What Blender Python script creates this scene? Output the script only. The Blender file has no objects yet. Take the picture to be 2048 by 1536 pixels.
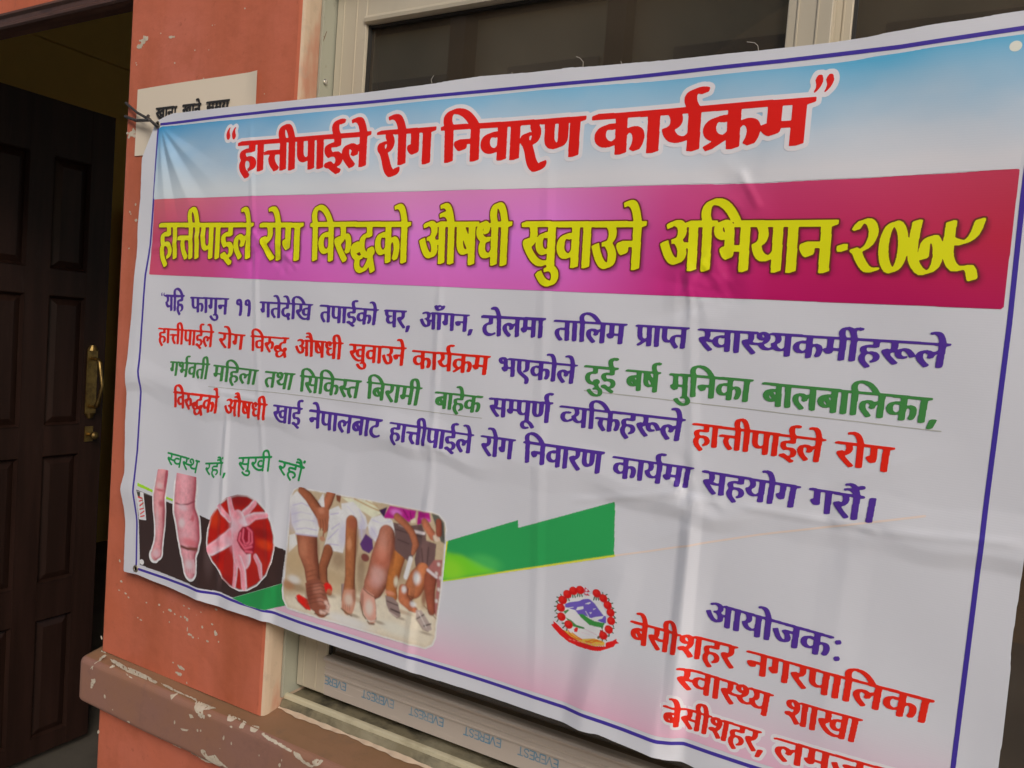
import bpy, bmesh, math, random
import numpy as np
from mathutils import Matrix, Vector
random.seed(4); rng = np.random.default_rng(7)
S = bpy.context.scene
# ---- camera ---------------------------------------------------------------
EYE_Z = 1.45
cam = bpy.data.cameras.new('camera'); cam.sensor_width = 36; cam.lens = 1540/2048*36
cam.clip_start = .02; cam.clip_end = 300
co = bpy.data.objects.new('camera', cam); S.collection.objects.link(co)
r_, u_, f_ = (.8732, .4816, .0752), (-.0922, .0115, .9957), (-.4786, .8763, -.0545)
co.matrix_world = Matrix(((r_[0], u_[0], -f_[0], 0), (r_[1], u_[1], -f_[1], -.87), (r_[2], u_[2], -f_[2], EYE_Z), (0, 0, 0, 1)))
S.camera = co
# ---- sky, sun, exposure ---------------------------------------------------
SUN_EL, SUN_AZ = 33, 48          # degrees; azimuth measured from straight in front of the wall towards the right
w = bpy.data.worlds.new('World'); S.world = w; w.use_nodes = True
nt = w.node_tree; bg = nt.nodes['Background']
sky = nt.nodes.new('ShaderNodeTexSky'); sky.sky_type = 'NISHITA'; sky.sun_disc = False
sky.sun_elevation = math.radians(SUN_EL); sky.sun_rotation = math.radians(180 - SUN_AZ); sky.dust_density = 2.5; sky.air_density = 1.0; sky.ozone_density = .6
nt.links.new(sky.outputs[0], bg.inputs[0]); bg.inputs[1].default_value = .10
sl = bpy.data.lights.new('sun', 'SUN'); sl.energy = 1.25; sl.angle = math.radians(22); sl.color = (1, .965, .93)
so = bpy.data.objects.new('sun', sl); S.collection.objects.link(so)
el, az = math.radians(SUN_EL), math.radians(SUN_AZ)
so.rotation_euler = Vector((-math.sin(az)*math.cos(el), math.cos(az)*math.cos(el), -math.sin(el))).to_track_quat('-Z', 'Y').to_euler()
S.view_settings.view_transform = 'Standard'; S.view_settings.look = 'None'
S.view_settings.exposure = 0.45; S.view_settings.gamma = 1
WHITE_K = .60                    # linear brightness of a white sheet in this light: turns seen print colours into inks
BX0, BZ0, BSL = -1.1756, -0.4391, 0.00116
# ---- the hanging vinyl sheet: outward bulge in metres at (x, z) -------------
def _pl(v, xs, ys):
    return np.interp(v, xs, ys)
def _tent(d, w):
    return np.maximum(0, 1 - (np.sqrt(d*d + (w*.06)**2) - w*.06)/w)
FX = [-1.2765, -1.1716, -1.0994, -1.0369, -1.0091, -0.989, -0.9691, -0.9427, -0.8981, -0.87, -0.8498, -0.7931, -0.6966, -0.5923, -0.5805, -0.4486, -0.357, -0.3317, -0.2794, -0.2399, -0.2251, -0.21, -0.1794, -0.1359, -0.036, 0.0552, 0.1331]
FS = [0.0, 0.0, 0.001, 0.004, 0.008, 0.003, -0.001, 0.002, 0.002, 0.004, -0.0015, 0.0015, 0.0025, 0.0035, 0.001, 0.001, 0.0015, 0.0065, 0.0075, 0.0105, 0.005, -0.0025, -0.001, 0.0, 0.002, 0.0, 0.002]
LZ = [-0.471, -0.4272, -0.3535, -0.3252, -0.303, -0.2825, -0.2312, -0.1689, -0.1247, -0.1025, -0.0906, -0.0031, 0.0664, 0.1129, 0.2117, 0.3195, 0.3783]
LS = [0.0, 0.0, 0.001, 0.005, 0.008, 0.0068, 0.0045, 0.0042, 0.0052, 0.009, 0.0085, 0.006, 0.0055, 0.003, 0.002, 0.0, 0.0]
CX = [-1.3017, -1.2268, -1.0132, -0.5906, -0.2385, -0.0615, 0.0862, 0.1772]
CZ = [-0.1008, -0.1051, -0.1295, -0.1415, -0.1564, -0.1585, -0.1504, -0.1424]
FOLDS = [[-0.5923, -0.438, -0.5733, -0.1919, 0.0015, 0.009], [-0.5733, -0.1919, -0.5813, 0.0746, 0.001, 0.0075], [-0.8494, -0.4427, -0.9114, -0.0417, 0.0008, 0.0075], [-0.9114, -0.0417, -0.954, 0.3022, 0.001, 0.0075], [-0.2223, -0.4368, -0.2222, -0.1605, 0.0038, 0.012], [-0.2222, -0.1605, -0.2536, 0.1281, 0.001, 0.009], [-0.3979, -0.4421, -0.4374, 0.237, 0.0008, 0.0105], [-0.9692, -0.4372, -0.9686, -0.1407, 0.0017, 0.0075], [-0.3314, -0.4422, -0.2897, -0.2366, 0.0014, 0.0225], [0.0109, -0.0729, -0.2686, -0.2148, 0.0009, 0.015], [-1.1802, 0.1088, -1.0339, 0.134, 0.0011, 0.009], [-0.0684, -0.3977, -0.06, -0.1748, 0.001, 0.0225], [-0.7539, -0.4346, -0.7187, -0.1709, 0.0009, 0.0225], [-0.2579, 0.061, -0.2291, 0.1172, 0.001, 0.006], [-0.2392, 0.1061, -0.2024, 0.0633, 0.001, 0.006], [-0.2417, 0.0394, -0.2518, 0.0947, 0.001, 0.006], [-0.9393, 0.1454, -0.898, 0.0962, 0.001, 0.006], [-0.879, 0.1189, -0.8354, 0.0824, 0.001, 0.006], [-0.233, -0.1538, -0.2582, -0.132, 0.001, 0.006], [-0.23, -0.1562, -0.1878, -0.1604, 0.001, 0.006], [-0.5947, -0.1407, -0.5494, -0.1515, 0.001, 0.006], [-0.0808, -0.1553, -0.0337, -0.1606, 0.001, 0.006], [-0.0337, -0.1606, 0.083, -0.1496, 0.001, 0.006], [-0.1718, -0.1577, -0.0614, -0.1595, 0.001, 0.006], [-1.0029, -0.1123, -0.902, -0.118, 0.001, 0.006], [-0.2043, 0.2034, -0.1794, 0.1601, 0.001, 0.006], [-0.3658, -0.1844, -0.2387, -0.1547, 0.001, 0.006]]
CRUMPLE = [[-0.9258, 0.111, 0.05, 0.0015, 0.4], [-0.8672, 0.1004, 0.04, 0.0014, 1.7], [-0.2445, 0.0699, 0.06, 0.0017, 2.2], [-0.2152, 0.0846, 0.045, 0.0014, 0.9], [-0.2302, -0.1534, 0.05, 0.0017, 1.1], [-0.2029, 0.1873, 0.06, 0.0008, 2.9], [-0.0656, -0.1655, 0.07, 0.0008, 0.2], [-0.5826, -0.1391, 0.05, 0.0008, 0.3], [-1.0023, -0.1203, 0.05, 0.001, 1.9]]
EYE = [-1.1729, 0.3179]
def sheet(x, z):
    x = np.asarray(x, float); z = np.asarray(z, float)
    zb = BZ0 + (x - BX0)*BSL
    t = np.clip((z - zb)/.33, -.2, 1)
    lean = .05*np.clip(t, 0, 1)
    xl = x - lean*.6
    f = sum(_pl(xl + o, FX, FS) for o in (-.004, -.002, 0, .002, .004))/5
    s = f*np.clip(1 - t, 0, 1.15)**1.7
    l = sum(_pl(z + o, LZ, LS) for o in (-.008, -.004, 0, .004, .008))/5
    e = np.clip((x - BX0 + .02)/.16, 0, 1)
    s = s + l*(1 - e)**2 + .0035*np.sin(np.clip((z - BZ0)/.76, 0, 1)*np.pi)*np.clip(e, 0, 1)
    zc = _pl(x, CX, CZ)
    d = z - zc + .004*np.sin(x*23) + .003*np.sin(x*61 + 1)
    s = s + .0030*_tent(d, .028)*(.75 + .25*np.sin(x*17)) + .0016*_tent(d + .013, .014)*np.clip(.5 + .9*np.sin(x*19), 0, 1)
    for (x0, z0, x1, z1, a, w) in FOLDS:
        L2 = (x1-x0)**2 + (z1-z0)**2
        k = ((x-x0)*(x1-x0) + (z-z0)*(z1-z0))/L2
        dd = ((x-x0)*(z1-z0) - (z-z0)*(x1-x0))/L2**.5
        s = s + a*_tent(dd, w)*np.clip(k*6 + .3, 0, 1)*np.clip((1-k)*6 + .3, 0, 1)
    ex, ez = EYE
    r = np.hypot(x-ex, z-ez); th = np.arctan2(z-ez, x-ex)
    for (t0, a, w, R) in ((-.98, .0060, .20, .21), (-.62, .0030, .17, .22), (-1.36, .0034, .15, .2)):
        s = s + a*_tent(th - t0, w)*np.clip((r - .008)/.06, 0, 1)*np.clip(1.3*(1 - r/R), 0, 1)
    for (cx, cz, R, a, sd) in CRUMPLE:
        q = np.clip(1 - np.hypot(x-cx, z-cz)/R, 0, 1)
        for i in range(5):
            an = sd + i*1.37; ph = sd*3.1 + i*2.3
            dd = (x-cx)*np.cos(an) + (z-cz)*np.sin(an) + R*.35*np.sin(ph)
            s = s + a*q*_tent(dd, R*.22)*(1 if i % 2 else -1)
    s = s + .0012*np.sin(x*7.3 + z*5.1) + .0008*np.sin(x*15.7 - z*11 + 1.3) + .0005*np.sin(x*31 + z*27)
    return s
GLYPHS = {
'a': (764, [[470,218,465,175,450,141,424,114,392,95,354,84,312,80,270,84,231,96,194,116,159,144,126,181,93,229,61,287,29,356,100,382,122,332,145,287,168,248,193,214,219,188,246,168,275,157,305,153,329,155,349,161,367,170,380,185,388,203,391,227,389,251,382,273,370,293,356,312,338,330,318,347,300,344,280,342,260,341,255,411,296,415,328,423,352,435,367,451,377,471,380,494,377,516,370,533,356,546,340,555,322,560,302,562,278,561,256,558,235,552,215,545,193,536,171,525,146,594,165,603,186,612,210,620,237,627,266,631,298,632,346,628,386,615,418,593,441,565,454,532,459,495,455,458,442,426,421,398,392,375,402,365,412,355,437,352,462,351,486,350,507,350,526,351,543,353,560,355,577,359,594,363,594,551,521,551,521,622,779,622,779,551,675,551,675,0,594,0,594,290,570,285,547,282,523,280,498,279,479,280,455,282,463,262,468,240]]),
'aa': (1023, [[470,218,465,175,450,141,424,114,392,95,354,84,312,80,270,84,231,96,194,116,159,144,126,181,93,229,61,287,29,356,100,382,122,332,145,287,168,248,193,214,219,188,246,168,275,157,305,153,329,155,349,161,367,170,380,185,388,203,391,227,389,251,382,273,370,293,356,312,338,330,318,347,300,344,280,342,260,341,255,411,296,415,328,423,352,435,367,451,377,471,380,494,377,516,370,533,356,546,340,555,322,560,302,562,278,561,256,558,235,552,215,545,193,536,171,525,146,594,165,603,186,612,210,620,237,627,266,631,298,632,346,628,386,615,418,593,441,565,454,532,459,495,455,458,442,426,421,398,392,375,402,365,412,355,437,352,462,351,486,350,507,350,526,351,543,353,560,355,577,359,594,363,594,551,521,551,521,622,1038,622,1038,551,934,551,934,0,853,0,853,551,675,551,675,0,594,0,594,290,570,285,547,282,523,280,498,279,479,280,455,282,463,262,468,240]]),
'aavowelsign': (259, [[170,551,170,0,89,0,89,551,0,551,0,622,273,622,273,551]]),
'au': (1023, [[470,218,465,175,450,141,424,114,392,95,354,84,312,80,270,84,231,96,194,116,159,144,126,181,93,229,61,287,29,356,100,382,122,332,145,287,168,248,193,214,219,188,246,168,275,157,305,153,329,155,349,161,367,170,380,185,388,203,391,227,389,251,382,273,370,293,356,312,338,330,318,347,300,344,280,342,260,341,255,411,296,415,328,423,352,435,367,451,377,471,380,494,377,516,370,533,356,546,340,555,322,560,302,562,278,561,256,558,235,552,215,545,193,536,171,525,146,594,165,603,186,612,210,620,237,627,266,631,298,632,346,628,386,615,418,593,441,565,454,532,459,495,455,458,442,426,421,398,392,375,402,365,412,355,437,352,462,351,486,350,507,350,526,351,543,353,560,355,577,359,594,363,594,551,521,551,521,622,1038,622,1038,551,934,551,934,0,853,0,853,551,675,551,675,0,594,0,594,290,570,285,547,282,523,280,498,279,479,280,455,282,463,262,468,240],[844,615,827,639,810,659,794,674,780,684,765,692,750,698,728,702,703,703,683,702,662,697,641,690,621,682,595,751,611,757,627,763,643,767,660,770,678,772,697,773,726,771,753,763,777,752,799,735,819,716,836,692,840,694,827,726,814,753,801,774,788,792,774,805,760,815,744,822,727,826,707,827,685,826,667,823,652,818,637,813,614,882,641,890,672,894,705,896,739,893,771,885,798,870,824,850,848,820,870,784,885,750,900,711,915,666,929,615]]),
'auvowelsignanusvara': (259, [[170,551,170,0,89,0,89,551,0,551,0,622,273,622,273,551],[80,615,63,639,46,659,30,674,16,684,1,692,-14,698,-36,702,-61,703,-81,702,-102,697,-123,690,-143,682,-169,751,-153,757,-137,763,-121,767,-104,770,-86,772,-67,773,-38,771,-11,763,13,752,35,735,55,716,72,692,76,694,63,726,50,753,37,774,24,792,10,805,-4,815,-20,822,-37,826,-57,827,-79,826,-97,823,-112,818,-127,813,-150,882,-123,890,-92,894,-59,896,-25,893,7,885,34,870,60,850,84,820,106,784,121,750,136,711,151,666,165,615],[146,816,150,838,162,857,180,870,201,874,222,870,240,857,253,838,257,816,253,794,240,775,222,762,201,758,180,762,162,775,150,794]]),
'ba': (571, [[585,551,482,551,482,0,401,0,401,165,382,153,360,143,336,132,308,124,276,120,241,118,205,120,171,127,140,139,113,155,90,174,71,198,57,224,49,254,46,286,50,326,61,362,80,392,106,418,139,438,176,452,218,461,265,464,280,464,299,462,319,461,338,459,356,457,369,454,363,385,342,389,318,392,293,394,268,395,248,394,230,392,365,224,377,234,389,244,401,256,401,551,0,551,0,622,585,622],[127,287,131,255,142,229,160,210,184,195,212,187,242,184,260,185,276,187,293,190,308,195,168,370,145,348,132,321]]),
'bha': (703, [[174,632,198,631,220,627,240,622,259,613,276,601,291,586,302,572,312,554,320,533,327,507,331,475,332,437,332,321,533,321,533,551,402,551,402,622,717,622,717,551,614,551,614,0,533,0,533,250,332,250,332,213,330,193,326,177,318,166,302,155,283,151,264,154,243,164,229,173,216,183,204,196,193,209,183,223,175,237,167,258,164,278,167,295,178,308,196,318,224,321,253,321,253,426,252,455,251,479,248,498,242,520,232,538,216,555,195,565,169,568,145,565,128,555,118,540,114,521,117,504,124,489,138,478,157,469,184,463,218,460,210,389,163,396,124,408,90,426,66,450,51,481,46,520,50,556,63,584,84,606,111,620,141,629]]),
'candrabindu': (0, [[-188,847,-184,866,-174,882,-158,892,-139,896,-120,892,-104,882,-93,866,-89,847,-93,828,-104,812,-120,801,-139,797,-158,801,-174,812,-184,828],[69,863,56,817,38,778,17,746,-8,722,-36,703,-67,690,-101,683,-138,680,-173,683,-206,691,-236,705,-264,724,-290,750,-313,781,-334,819,-352,863,-283,887,-270,854,-255,826,-240,802,-223,782,-198,763,-169,751,-135,747,-100,751,-71,764,-49,784,-32,813,-17,848,-5,889]]),
'colon': (294, [[147,414,131,416,116,421,103,430,93,443,87,460,85,482,87,505,93,522,103,535,123,546,147,550,171,546,191,535,201,522,207,505,209,482,207,460,201,443,191,430,178,421,163,416],[147,-14,131,-12,116,-7,103,2,93,15,87,32,85,54,87,77,93,94,103,107,123,118,147,122,171,118,191,107,201,94,207,77,209,54,207,32,201,15,191,2,178,-7,163,-12]]),
'comma': (268, [[46,-129,56,-89,65,-47,74,-3,83,40,90,80,95,116,192,116,199,105,189,69,177,30,162,-11,150,-42,138,-72,125,-101,113,-129]]),
'd0': (381, [[285,306,281,261,328,256,333,301],[328,258,316,279,292,279,280,258,292,237,316,237],[281,261,274,201,321,194,328,256],[321,197,309,218,285,218,273,197,285,176,309,176],[274,201,263,150,309,137,321,194],[309,143,297,164,273,164,261,143,274,122,298,122],[263,150,247,112,290,91,309,137],[292,101,280,122,256,122,244,101,256,80,280,80],[247,112,228,82,267,53,290,91],[271,67,259,88,235,88,223,67,235,46,259,47],[228,82,211,64,239,25,267,53],[248,44,236,65,212,65,200,44,213,23,237,24],[211,64,195,57,205,10,239,25],[223,33,211,54,187,54,175,33,188,12,212,13],[195,57,179,58,169,11,205,10],[198,34,185,55,161,55,150,34,162,13,186,13],[179,58,164,65,135,26,169,11],[173,45,161,66,137,66,125,45,137,24,162,24],[164,65,146,84,107,55,135,26],[150,69,138,90,114,90,102,69,114,48,138,49],[146,84,127,115,84,94,107,55],[129,104,117,125,93,124,81,104,94,83,118,83],[127,115,112,153,66,138,84,94],[113,145,101,166,77,165,65,145,77,124,101,124],[112,153,100,200,53,191,66,138],[100,195,88,216,64,216,52,195,65,174,89,174],[100,200,93,253,45,248,53,191],[93,250,81,271,57,271,45,250,57,229,81,230],[93,253,90,306,42,306,45,248],[90,305,78,326,54,326,42,305,54,284,78,285],[90,306,94,360,46,365,42,306],[93,362,81,383,57,383,45,362,57,341,82,341],[94,360,102,413,54,422,46,365],[102,417,89,438,65,438,54,417,66,396,90,396],[102,413,113,458,68,473,54,422],[114,465,102,486,78,486,66,465,78,444,102,444],[113,458,129,496,87,518,68,473],[131,506,119,527,95,527,83,506,96,485,120,486],[129,496,148,525,110,555,87,518],[153,540,141,561,116,560,105,540,117,519,141,519],[148,525,165,543,138,583,110,555],[175,562,163,583,139,583,127,562,139,541,163,542],[165,543,181,550,172,597,138,583],[200,573,188,594,164,593,152,573,165,552,189,552],[181,550,197,549,209,596,172,597],[226,572,214,593,190,593,178,572,190,551,214,551],[197,549,212,542,242,580,209,596],[250,560,238,581,214,581,202,560,215,539,239,540],[212,542,231,522,269,550,242,580],[273,535,261,556,237,556,225,535,238,515,262,515],[231,522,249,491,292,512,269,550],[294,501,282,521,258,521,246,500,258,480,282,480],[249,491,264,453,310,466,292,512],[311,459,299,480,275,480,263,459,275,438,299,439],[264,453,275,400,322,407,310,466],[322,403,310,424,286,424,274,403,286,382,310,382],[275,400,281,340,329,345,322,407],[328,342,316,363,292,362,280,342,293,321,317,321],[281,340,285,297,333,301,329,345],[333,298,321,319,297,319,285,298,297,277,321,278]]),
'd2': (369, [[87,488,104,516,63,541,46,512],[107,528,95,549,71,549,59,528,71,507,95,507],[104,516,126,551,89,581,63,541],[131,565,119,586,95,586,83,565,95,544,119,545],[126,551,148,572,124,613,89,581],[159,592,147,613,123,613,111,592,124,571,148,571],[148,572,175,578,170,626,124,613],[196,602,184,623,160,622,148,602,160,581,184,581],[175,578,207,577,217,624,170,626],[236,600,224,621,200,621,188,600,200,580,224,580],[207,577,231,568,261,606,217,624],[269,586,257,607,233,607,221,586,233,565,257,566],[231,568,251,542,293,566,261,606],[295,553,283,574,259,574,247,553,260,533,284,533],[251,542,268,503,314,516,293,566],[314,509,302,530,278,529,266,509,278,488,303,488],[268,503,274,463,322,462,314,516],[321,462,309,483,285,483,273,462,285,441,309,441],[274,463,266,419,312,405,322,462],[312,411,300,432,276,432,264,411,276,390,300,391],[266,419,247,372,289,349,312,405],[291,360,279,381,255,381,243,360,256,339,280,339],[247,372,222,334,258,302,289,349],[263,317,251,338,227,338,215,317,228,296,252,297],[222,334,187,307,213,266,258,302],[223,286,211,307,187,307,175,286,188,265,212,265],[187,307,145,286,163,242,213,266],[177,264,165,285,141,285,129,264,142,243,166,243],[145,286,111,275,120,228,163,242],[139,251,127,272,103,272,91,251,103,230,127,230],[111,275,95,275,84,228,120,228],[113,251,101,272,77,272,65,251,77,230,101,231],[95,275,84,282,60,241,84,228],[96,261,84,282,60,281,48,261,60,240,84,240],[84,282,74,289,48,249,60,241],[84,268,72,289,48,289,36,268,48,247,72,248],[74,240,92,206,134,229,117,263],[137,217,125,238,101,238,89,217,101,196,125,197],[92,206,117,160,159,184,134,229],[162,171,149,192,125,192,114,171,126,151,150,151],[117,160,145,116,184,144,159,184],[188,130,176,150,152,150,140,129,152,109,177,109],[145,116,174,79,211,110,184,144],[216,94,204,115,180,115,168,94,180,73,204,74],[174,79,206,46,237,82,211,110],[245,64,233,85,209,84,197,64,209,43,233,43],[206,46,242,21,261,66,237,82],[275,43,263,64,239,64,227,43,239,22,263,22],[242,21,287,13,289,61,261,66],[311,36,299,57,275,57,263,36,275,16,300,16],[287,13,327,16,322,64,289,61],[348,40,336,61,312,60,300,39,312,19,336,19],[327,16,353,20,347,67,322,64],[373,43,361,64,337,64,325,43,337,22,361,22]]),
'd7': (395, [[54,611,45,554,93,546,102,603],[92,549,80,570,56,570,44,549,57,528,81,529],[45,554,33,474,81,468,93,546],[80,470,68,491,44,491,32,470,44,449,69,450],[33,474,25,392,73,389,81,468],[73,390,61,410,37,410,25,389,37,369,61,369],[25,392,22,309,70,309,73,389],[69,309,57,329,33,329,21,308,34,288,58,288],[22,309,23,227,71,231,70,309],[71,228,59,249,35,249,23,228,35,208,59,208],[23,227,38,151,83,167,71,231],[84,158,72,179,48,179,36,158,48,138,72,138],[38,151,73,84,113,111,83,167],[117,97,105,118,81,118,69,97,81,76,105,76],[73,84,121,30,152,66,113,111],[160,48,148,68,124,68,112,47,124,27,149,27],[121,30,175,-3,189,43,152,66],[206,20,194,41,169,40,158,20,170,0,194,0],[175,-3,237,-3,227,44,189,43],[256,20,244,40,220,40,208,19,220,0,244,0],[237,-3,296,21,269,62,227,44],[306,41,294,62,270,62,258,41,270,20,294,20],[296,21,341,65,300,91,269,62],[344,78,332,98,308,98,296,77,309,57,333,57],[341,65,366,131,319,142,300,91],[366,136,354,157,330,157,318,136,330,115,354,116],[366,131,375,208,327,210,319,142],[375,208,362,229,338,229,327,208,339,188,363,188],[375,208,374,277,326,272,327,210],[373,274,361,295,337,295,325,274,337,253,361,253],[374,277,359,341,313,326,326,272],[360,333,347,354,323,353,312,333,324,312,348,312],[359,341,333,396,292,371,313,326],[336,383,324,404,300,404,288,383,300,362,324,363],[333,396,297,435,275,392,292,371],[310,413,298,434,273,433,262,413,274,392,298,392],[297,435,247,438,260,391,275,392],[277,414,265,435,241,435,229,414,241,393,266,393],[247,438,203,413,235,377,260,391],[243,394,231,415,207,415,195,394,207,373,231,374],[203,413,171,370,216,353,235,377],[217,361,205,382,181,381,169,361,181,340,205,340],[171,370,159,305,207,301,216,353],[207,302,195,323,171,323,159,302,171,281,195,282],[159,305,158,233,206,232,207,301],[206,232,194,253,169,253,158,232,170,211,194,211],[158,233,158,182,206,182,206,232],[206,182,194,202,169,202,158,181,170,161,194,161]]),
'd9': (456, [[55,600,51,549,103,545,107,596],[103,547,90,569,63,569,51,546,64,524,90,524],[51,549,46,478,98,475,103,545],[98,476,85,498,58,498,46,475,59,453,85,453],[46,478,43,405,95,404,98,475],[95,404,82,427,56,427,43,404,56,381,82,382],[43,405,42,334,94,334,95,404],[93,333,80,356,54,356,41,333,54,311,81,311],[42,334,43,262,94,266,94,334],[94,264,81,286,55,286,42,263,55,241,81,241],[43,262,53,196,103,209,94,266],[104,202,90,224,64,224,52,202,65,179,91,179],[53,196,77,135,123,159,103,209],[125,147,112,169,86,169,73,147,87,124,113,124],[77,135,111,85,149,119,123,159],[155,102,142,124,116,124,103,101,117,79,143,79],[111,85,159,48,176,97,149,119],[193,72,180,94,154,94,141,72,154,49,180,49],[159,48,224,45,218,97,176,97],[246,70,233,93,207,93,194,70,207,48,234,48],[224,45,283,59,277,110,218,97],[305,84,292,107,266,107,253,84,266,62,293,62],[283,59,315,61,338,107,277,110],[352,83,339,106,313,106,300,83,313,61,339,61],[315,61,330,37,377,59,338,107],[379,47,366,70,340,70,327,47,340,25,366,25],[330,37,342,-8,392,5,377,59],[393,-1,380,20,354,20,341,-1,354,-24,380,-23],[342,-8,350,-44,401,-32,392,5],[401,-37,388,-15,362,-15,349,-37,362,-60,389,-59],[67,366,106,352,122,401,84,415],[140,376,127,399,101,398,88,376,101,353,127,354],[106,352,163,334,173,385,122,401],[193,359,180,382,154,382,141,359,155,336,181,337],[163,334,223,330,217,381,173,385],[245,355,232,378,206,377,193,355,206,332,232,333],[223,330,278,348,256,395,217,381],[292,371,279,393,253,393,240,370,254,348,280,348],[278,348,327,379,294,419,256,395],[336,399,323,421,297,421,284,398,297,376,323,376],[327,379,368,422,325,451,294,419],[372,436,359,458,333,458,320,436,334,413,360,414],[368,422,398,484,349,502,325,451],[399,493,386,515,360,515,347,493,361,470,387,471],[398,484,417,551,367,565,349,502],[418,557,405,580,379,580,366,557,379,535,405,535],[417,551,430,597,379,611,367,565],[430,604,417,626,391,626,378,603,391,581,417,581]]),
'da': (520, [[413,-58,399,-35,386,-12,373,11,361,33,351,54,342,73,330,71,316,70,302,68,287,68,259,69,231,73,202,78,175,87,149,98,124,112,102,130,83,151,68,176,56,204,48,236,46,272,48,300,53,325,62,348,73,367,86,385,102,401,126,419,153,433,183,443,216,450,252,455,290,456,295,456,295,551,0,551,0,622,534,622,534,551,376,551,376,385,327,385,291,384,260,382,234,378,211,372,191,365,173,355,159,344,148,331,138,317,132,301,127,282,126,262,130,229,144,200,166,174,197,155,237,144,287,140,293,140,299,140,305,140,312,141,308,160,306,176,308,197,315,214,327,226,341,234,357,238,373,240,399,237,421,229,438,216,451,199,458,181,461,162,459,142,455,126,446,112,436,102,424,93,410,86,419,70,428,53,438,36,450,18,464,-2,480,-24]]),
'dadha': (791, [[757,-138,688,-166,631,-8,609,-35,585,-60,558,-84,529,-107,497,-126,463,-142,426,-154,387,-162,345,-164,303,-162,266,-154,234,-143,207,-126,180,-98,164,-66,159,-30,160,-13,164,4,171,22,181,38,142,51,108,68,80,89,58,115,44,147,40,185,44,221,57,252,78,280,107,300,139,313,177,317,209,314,236,305,260,290,279,271,290,248,294,221,292,201,286,179,279,164,269,151,257,138,198,176,213,194,218,215,216,229,209,242,196,251,175,254,159,252,144,245,131,233,120,218,114,201,112,181,114,161,120,145,131,131,145,120,161,111,180,104,199,99,220,95,241,93,263,100,286,105,312,106,322,106,333,106,343,105,351,104,345,36,340,37,334,37,328,37,323,37,298,35,277,30,260,20,248,8,240,-7,238,-25,241,-46,251,-64,266,-78,287,-87,311,-93,338,-95,377,-92,415,-83,450,-69,483,-48,514,-24,544,5,572,37,599,72,589,71,580,70,572,69,565,69,537,70,508,74,480,80,451,88,425,99,400,114,377,131,357,152,340,176,328,204,320,236,318,272,320,300,325,325,333,348,344,367,357,385,373,401,397,419,424,433,454,443,487,450,523,455,562,456,566,456,566,551,0,551,0,622,806,622,806,551,647,551,647,385,599,385,562,384,531,382,504,378,482,372,462,365,445,355,431,344,420,331,410,317,404,301,399,282,398,262,402,229,416,200,438,174,470,155,511,144,562,140,566,140,570,140,576,140,582,141,580,150,579,160,578,168,578,176,580,197,587,214,598,226,613,234,628,238,645,240,671,237,692,229,710,216,722,199,730,181,732,162,730,142,725,125,716,112,703,100,689,91,672,83]]),
'danda': (379, [[194,622,275,622,275,0,194,0]]),
'dau': (520, [[296,-12,322,-2,350,5,378,9,368,26,358,43,350,58,342,73,330,71,316,70,302,68,287,68,259,69,231,73,202,78,175,87,149,98,124,112,102,130,83,151,68,176,56,204,48,236,46,272,48,300,53,325,62,348,73,367,86,385,102,401,126,419,153,433,183,443,216,450,252,455,290,456,295,456,295,551,0,551,0,622,534,622,534,551,376,551,376,385,327,385,291,384,260,382,234,378,211,372,191,365,173,355,159,344,148,331,138,317,132,301,127,282,126,262,130,229,144,200,166,174,197,155,237,144,287,140,293,140,299,140,305,140,312,141,308,160,306,176,308,197,315,214,327,226,341,234,357,238,373,240,399,237,421,229,438,216,451,199,458,181,461,162,459,142,455,126,446,112,436,102,424,93,410,86,420,68,432,48,440,35,449,20,459,5,490,-6,517,-21,538,-42,554,-68,563,-97,566,-129,561,-167,545,-201,520,-229,494,-246,463,-258,428,-266,387,-268,340,-265,297,-256,256,-242,220,-222,185,-197,152,-168,120,-136,89,-100,150,-57,176,-87,200,-113,224,-136,248,-155,273,-170,298,-182,326,-190,355,-194,387,-196,433,-191,466,-178,486,-154,493,-122,490,-102,482,-86,468,-73,451,-64,433,-59,413,-57,387,-58,364,-62,343,-69,322,-79]]),
'dha': (615, [[630,551,526,551,526,0,445,0,445,150,424,137,401,126,378,116,351,109,319,104,283,103,246,106,213,113,184,126,158,144,132,173,116,209,111,251,112,269,115,286,120,303,127,319,136,334,148,348,119,362,93,380,72,402,55,427,45,458,42,493,47,531,60,564,83,592,113,614,147,628,187,632,220,629,250,620,276,604,295,583,307,559,311,531,307,500,293,471,271,443,210,482,219,492,226,504,229,515,230,526,228,541,220,554,206,565,184,568,166,566,150,558,136,546,125,530,118,511,116,489,118,469,123,452,132,438,143,426,156,416,172,409,188,404,205,400,223,397,244,401,265,404,288,405,300,405,312,404,324,403,333,402,326,332,319,333,312,333,304,333,298,333,267,331,241,324,220,312,204,297,194,277,191,254,194,229,204,209,220,193,240,182,264,175,292,173,326,175,356,183,382,194,405,210,426,226,445,245,445,551,383,551,383,622,630,622]]),
'e': (553, [[568,551,474,551,474,380,473,348,471,321,466,299,460,280,452,262,441,246,420,225,393,208,361,198,323,192,307,266,327,270,344,276,359,282,370,292,380,305,388,322,391,336,392,355,393,380,393,551,160,551,160,353,160,324,161,299,163,278,166,260,170,244,176,230,184,218,194,206,206,196,221,185,239,173,260,160,370,98,408,74,438,52,460,30,474,6,483,-22,486,-53,484,-79,479,-104,470,-128,459,-150,449,-169,439,-184,367,-142,376,-128,384,-114,392,-100,400,-77,403,-55,401,-37,395,-22,388,-12,377,-1,363,10,344,23,320,38,290,56,203,106,178,122,156,137,136,154,120,171,106,190,95,212,86,240,81,274,79,316,79,551,0,551,0,622,568,622]]),
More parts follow.
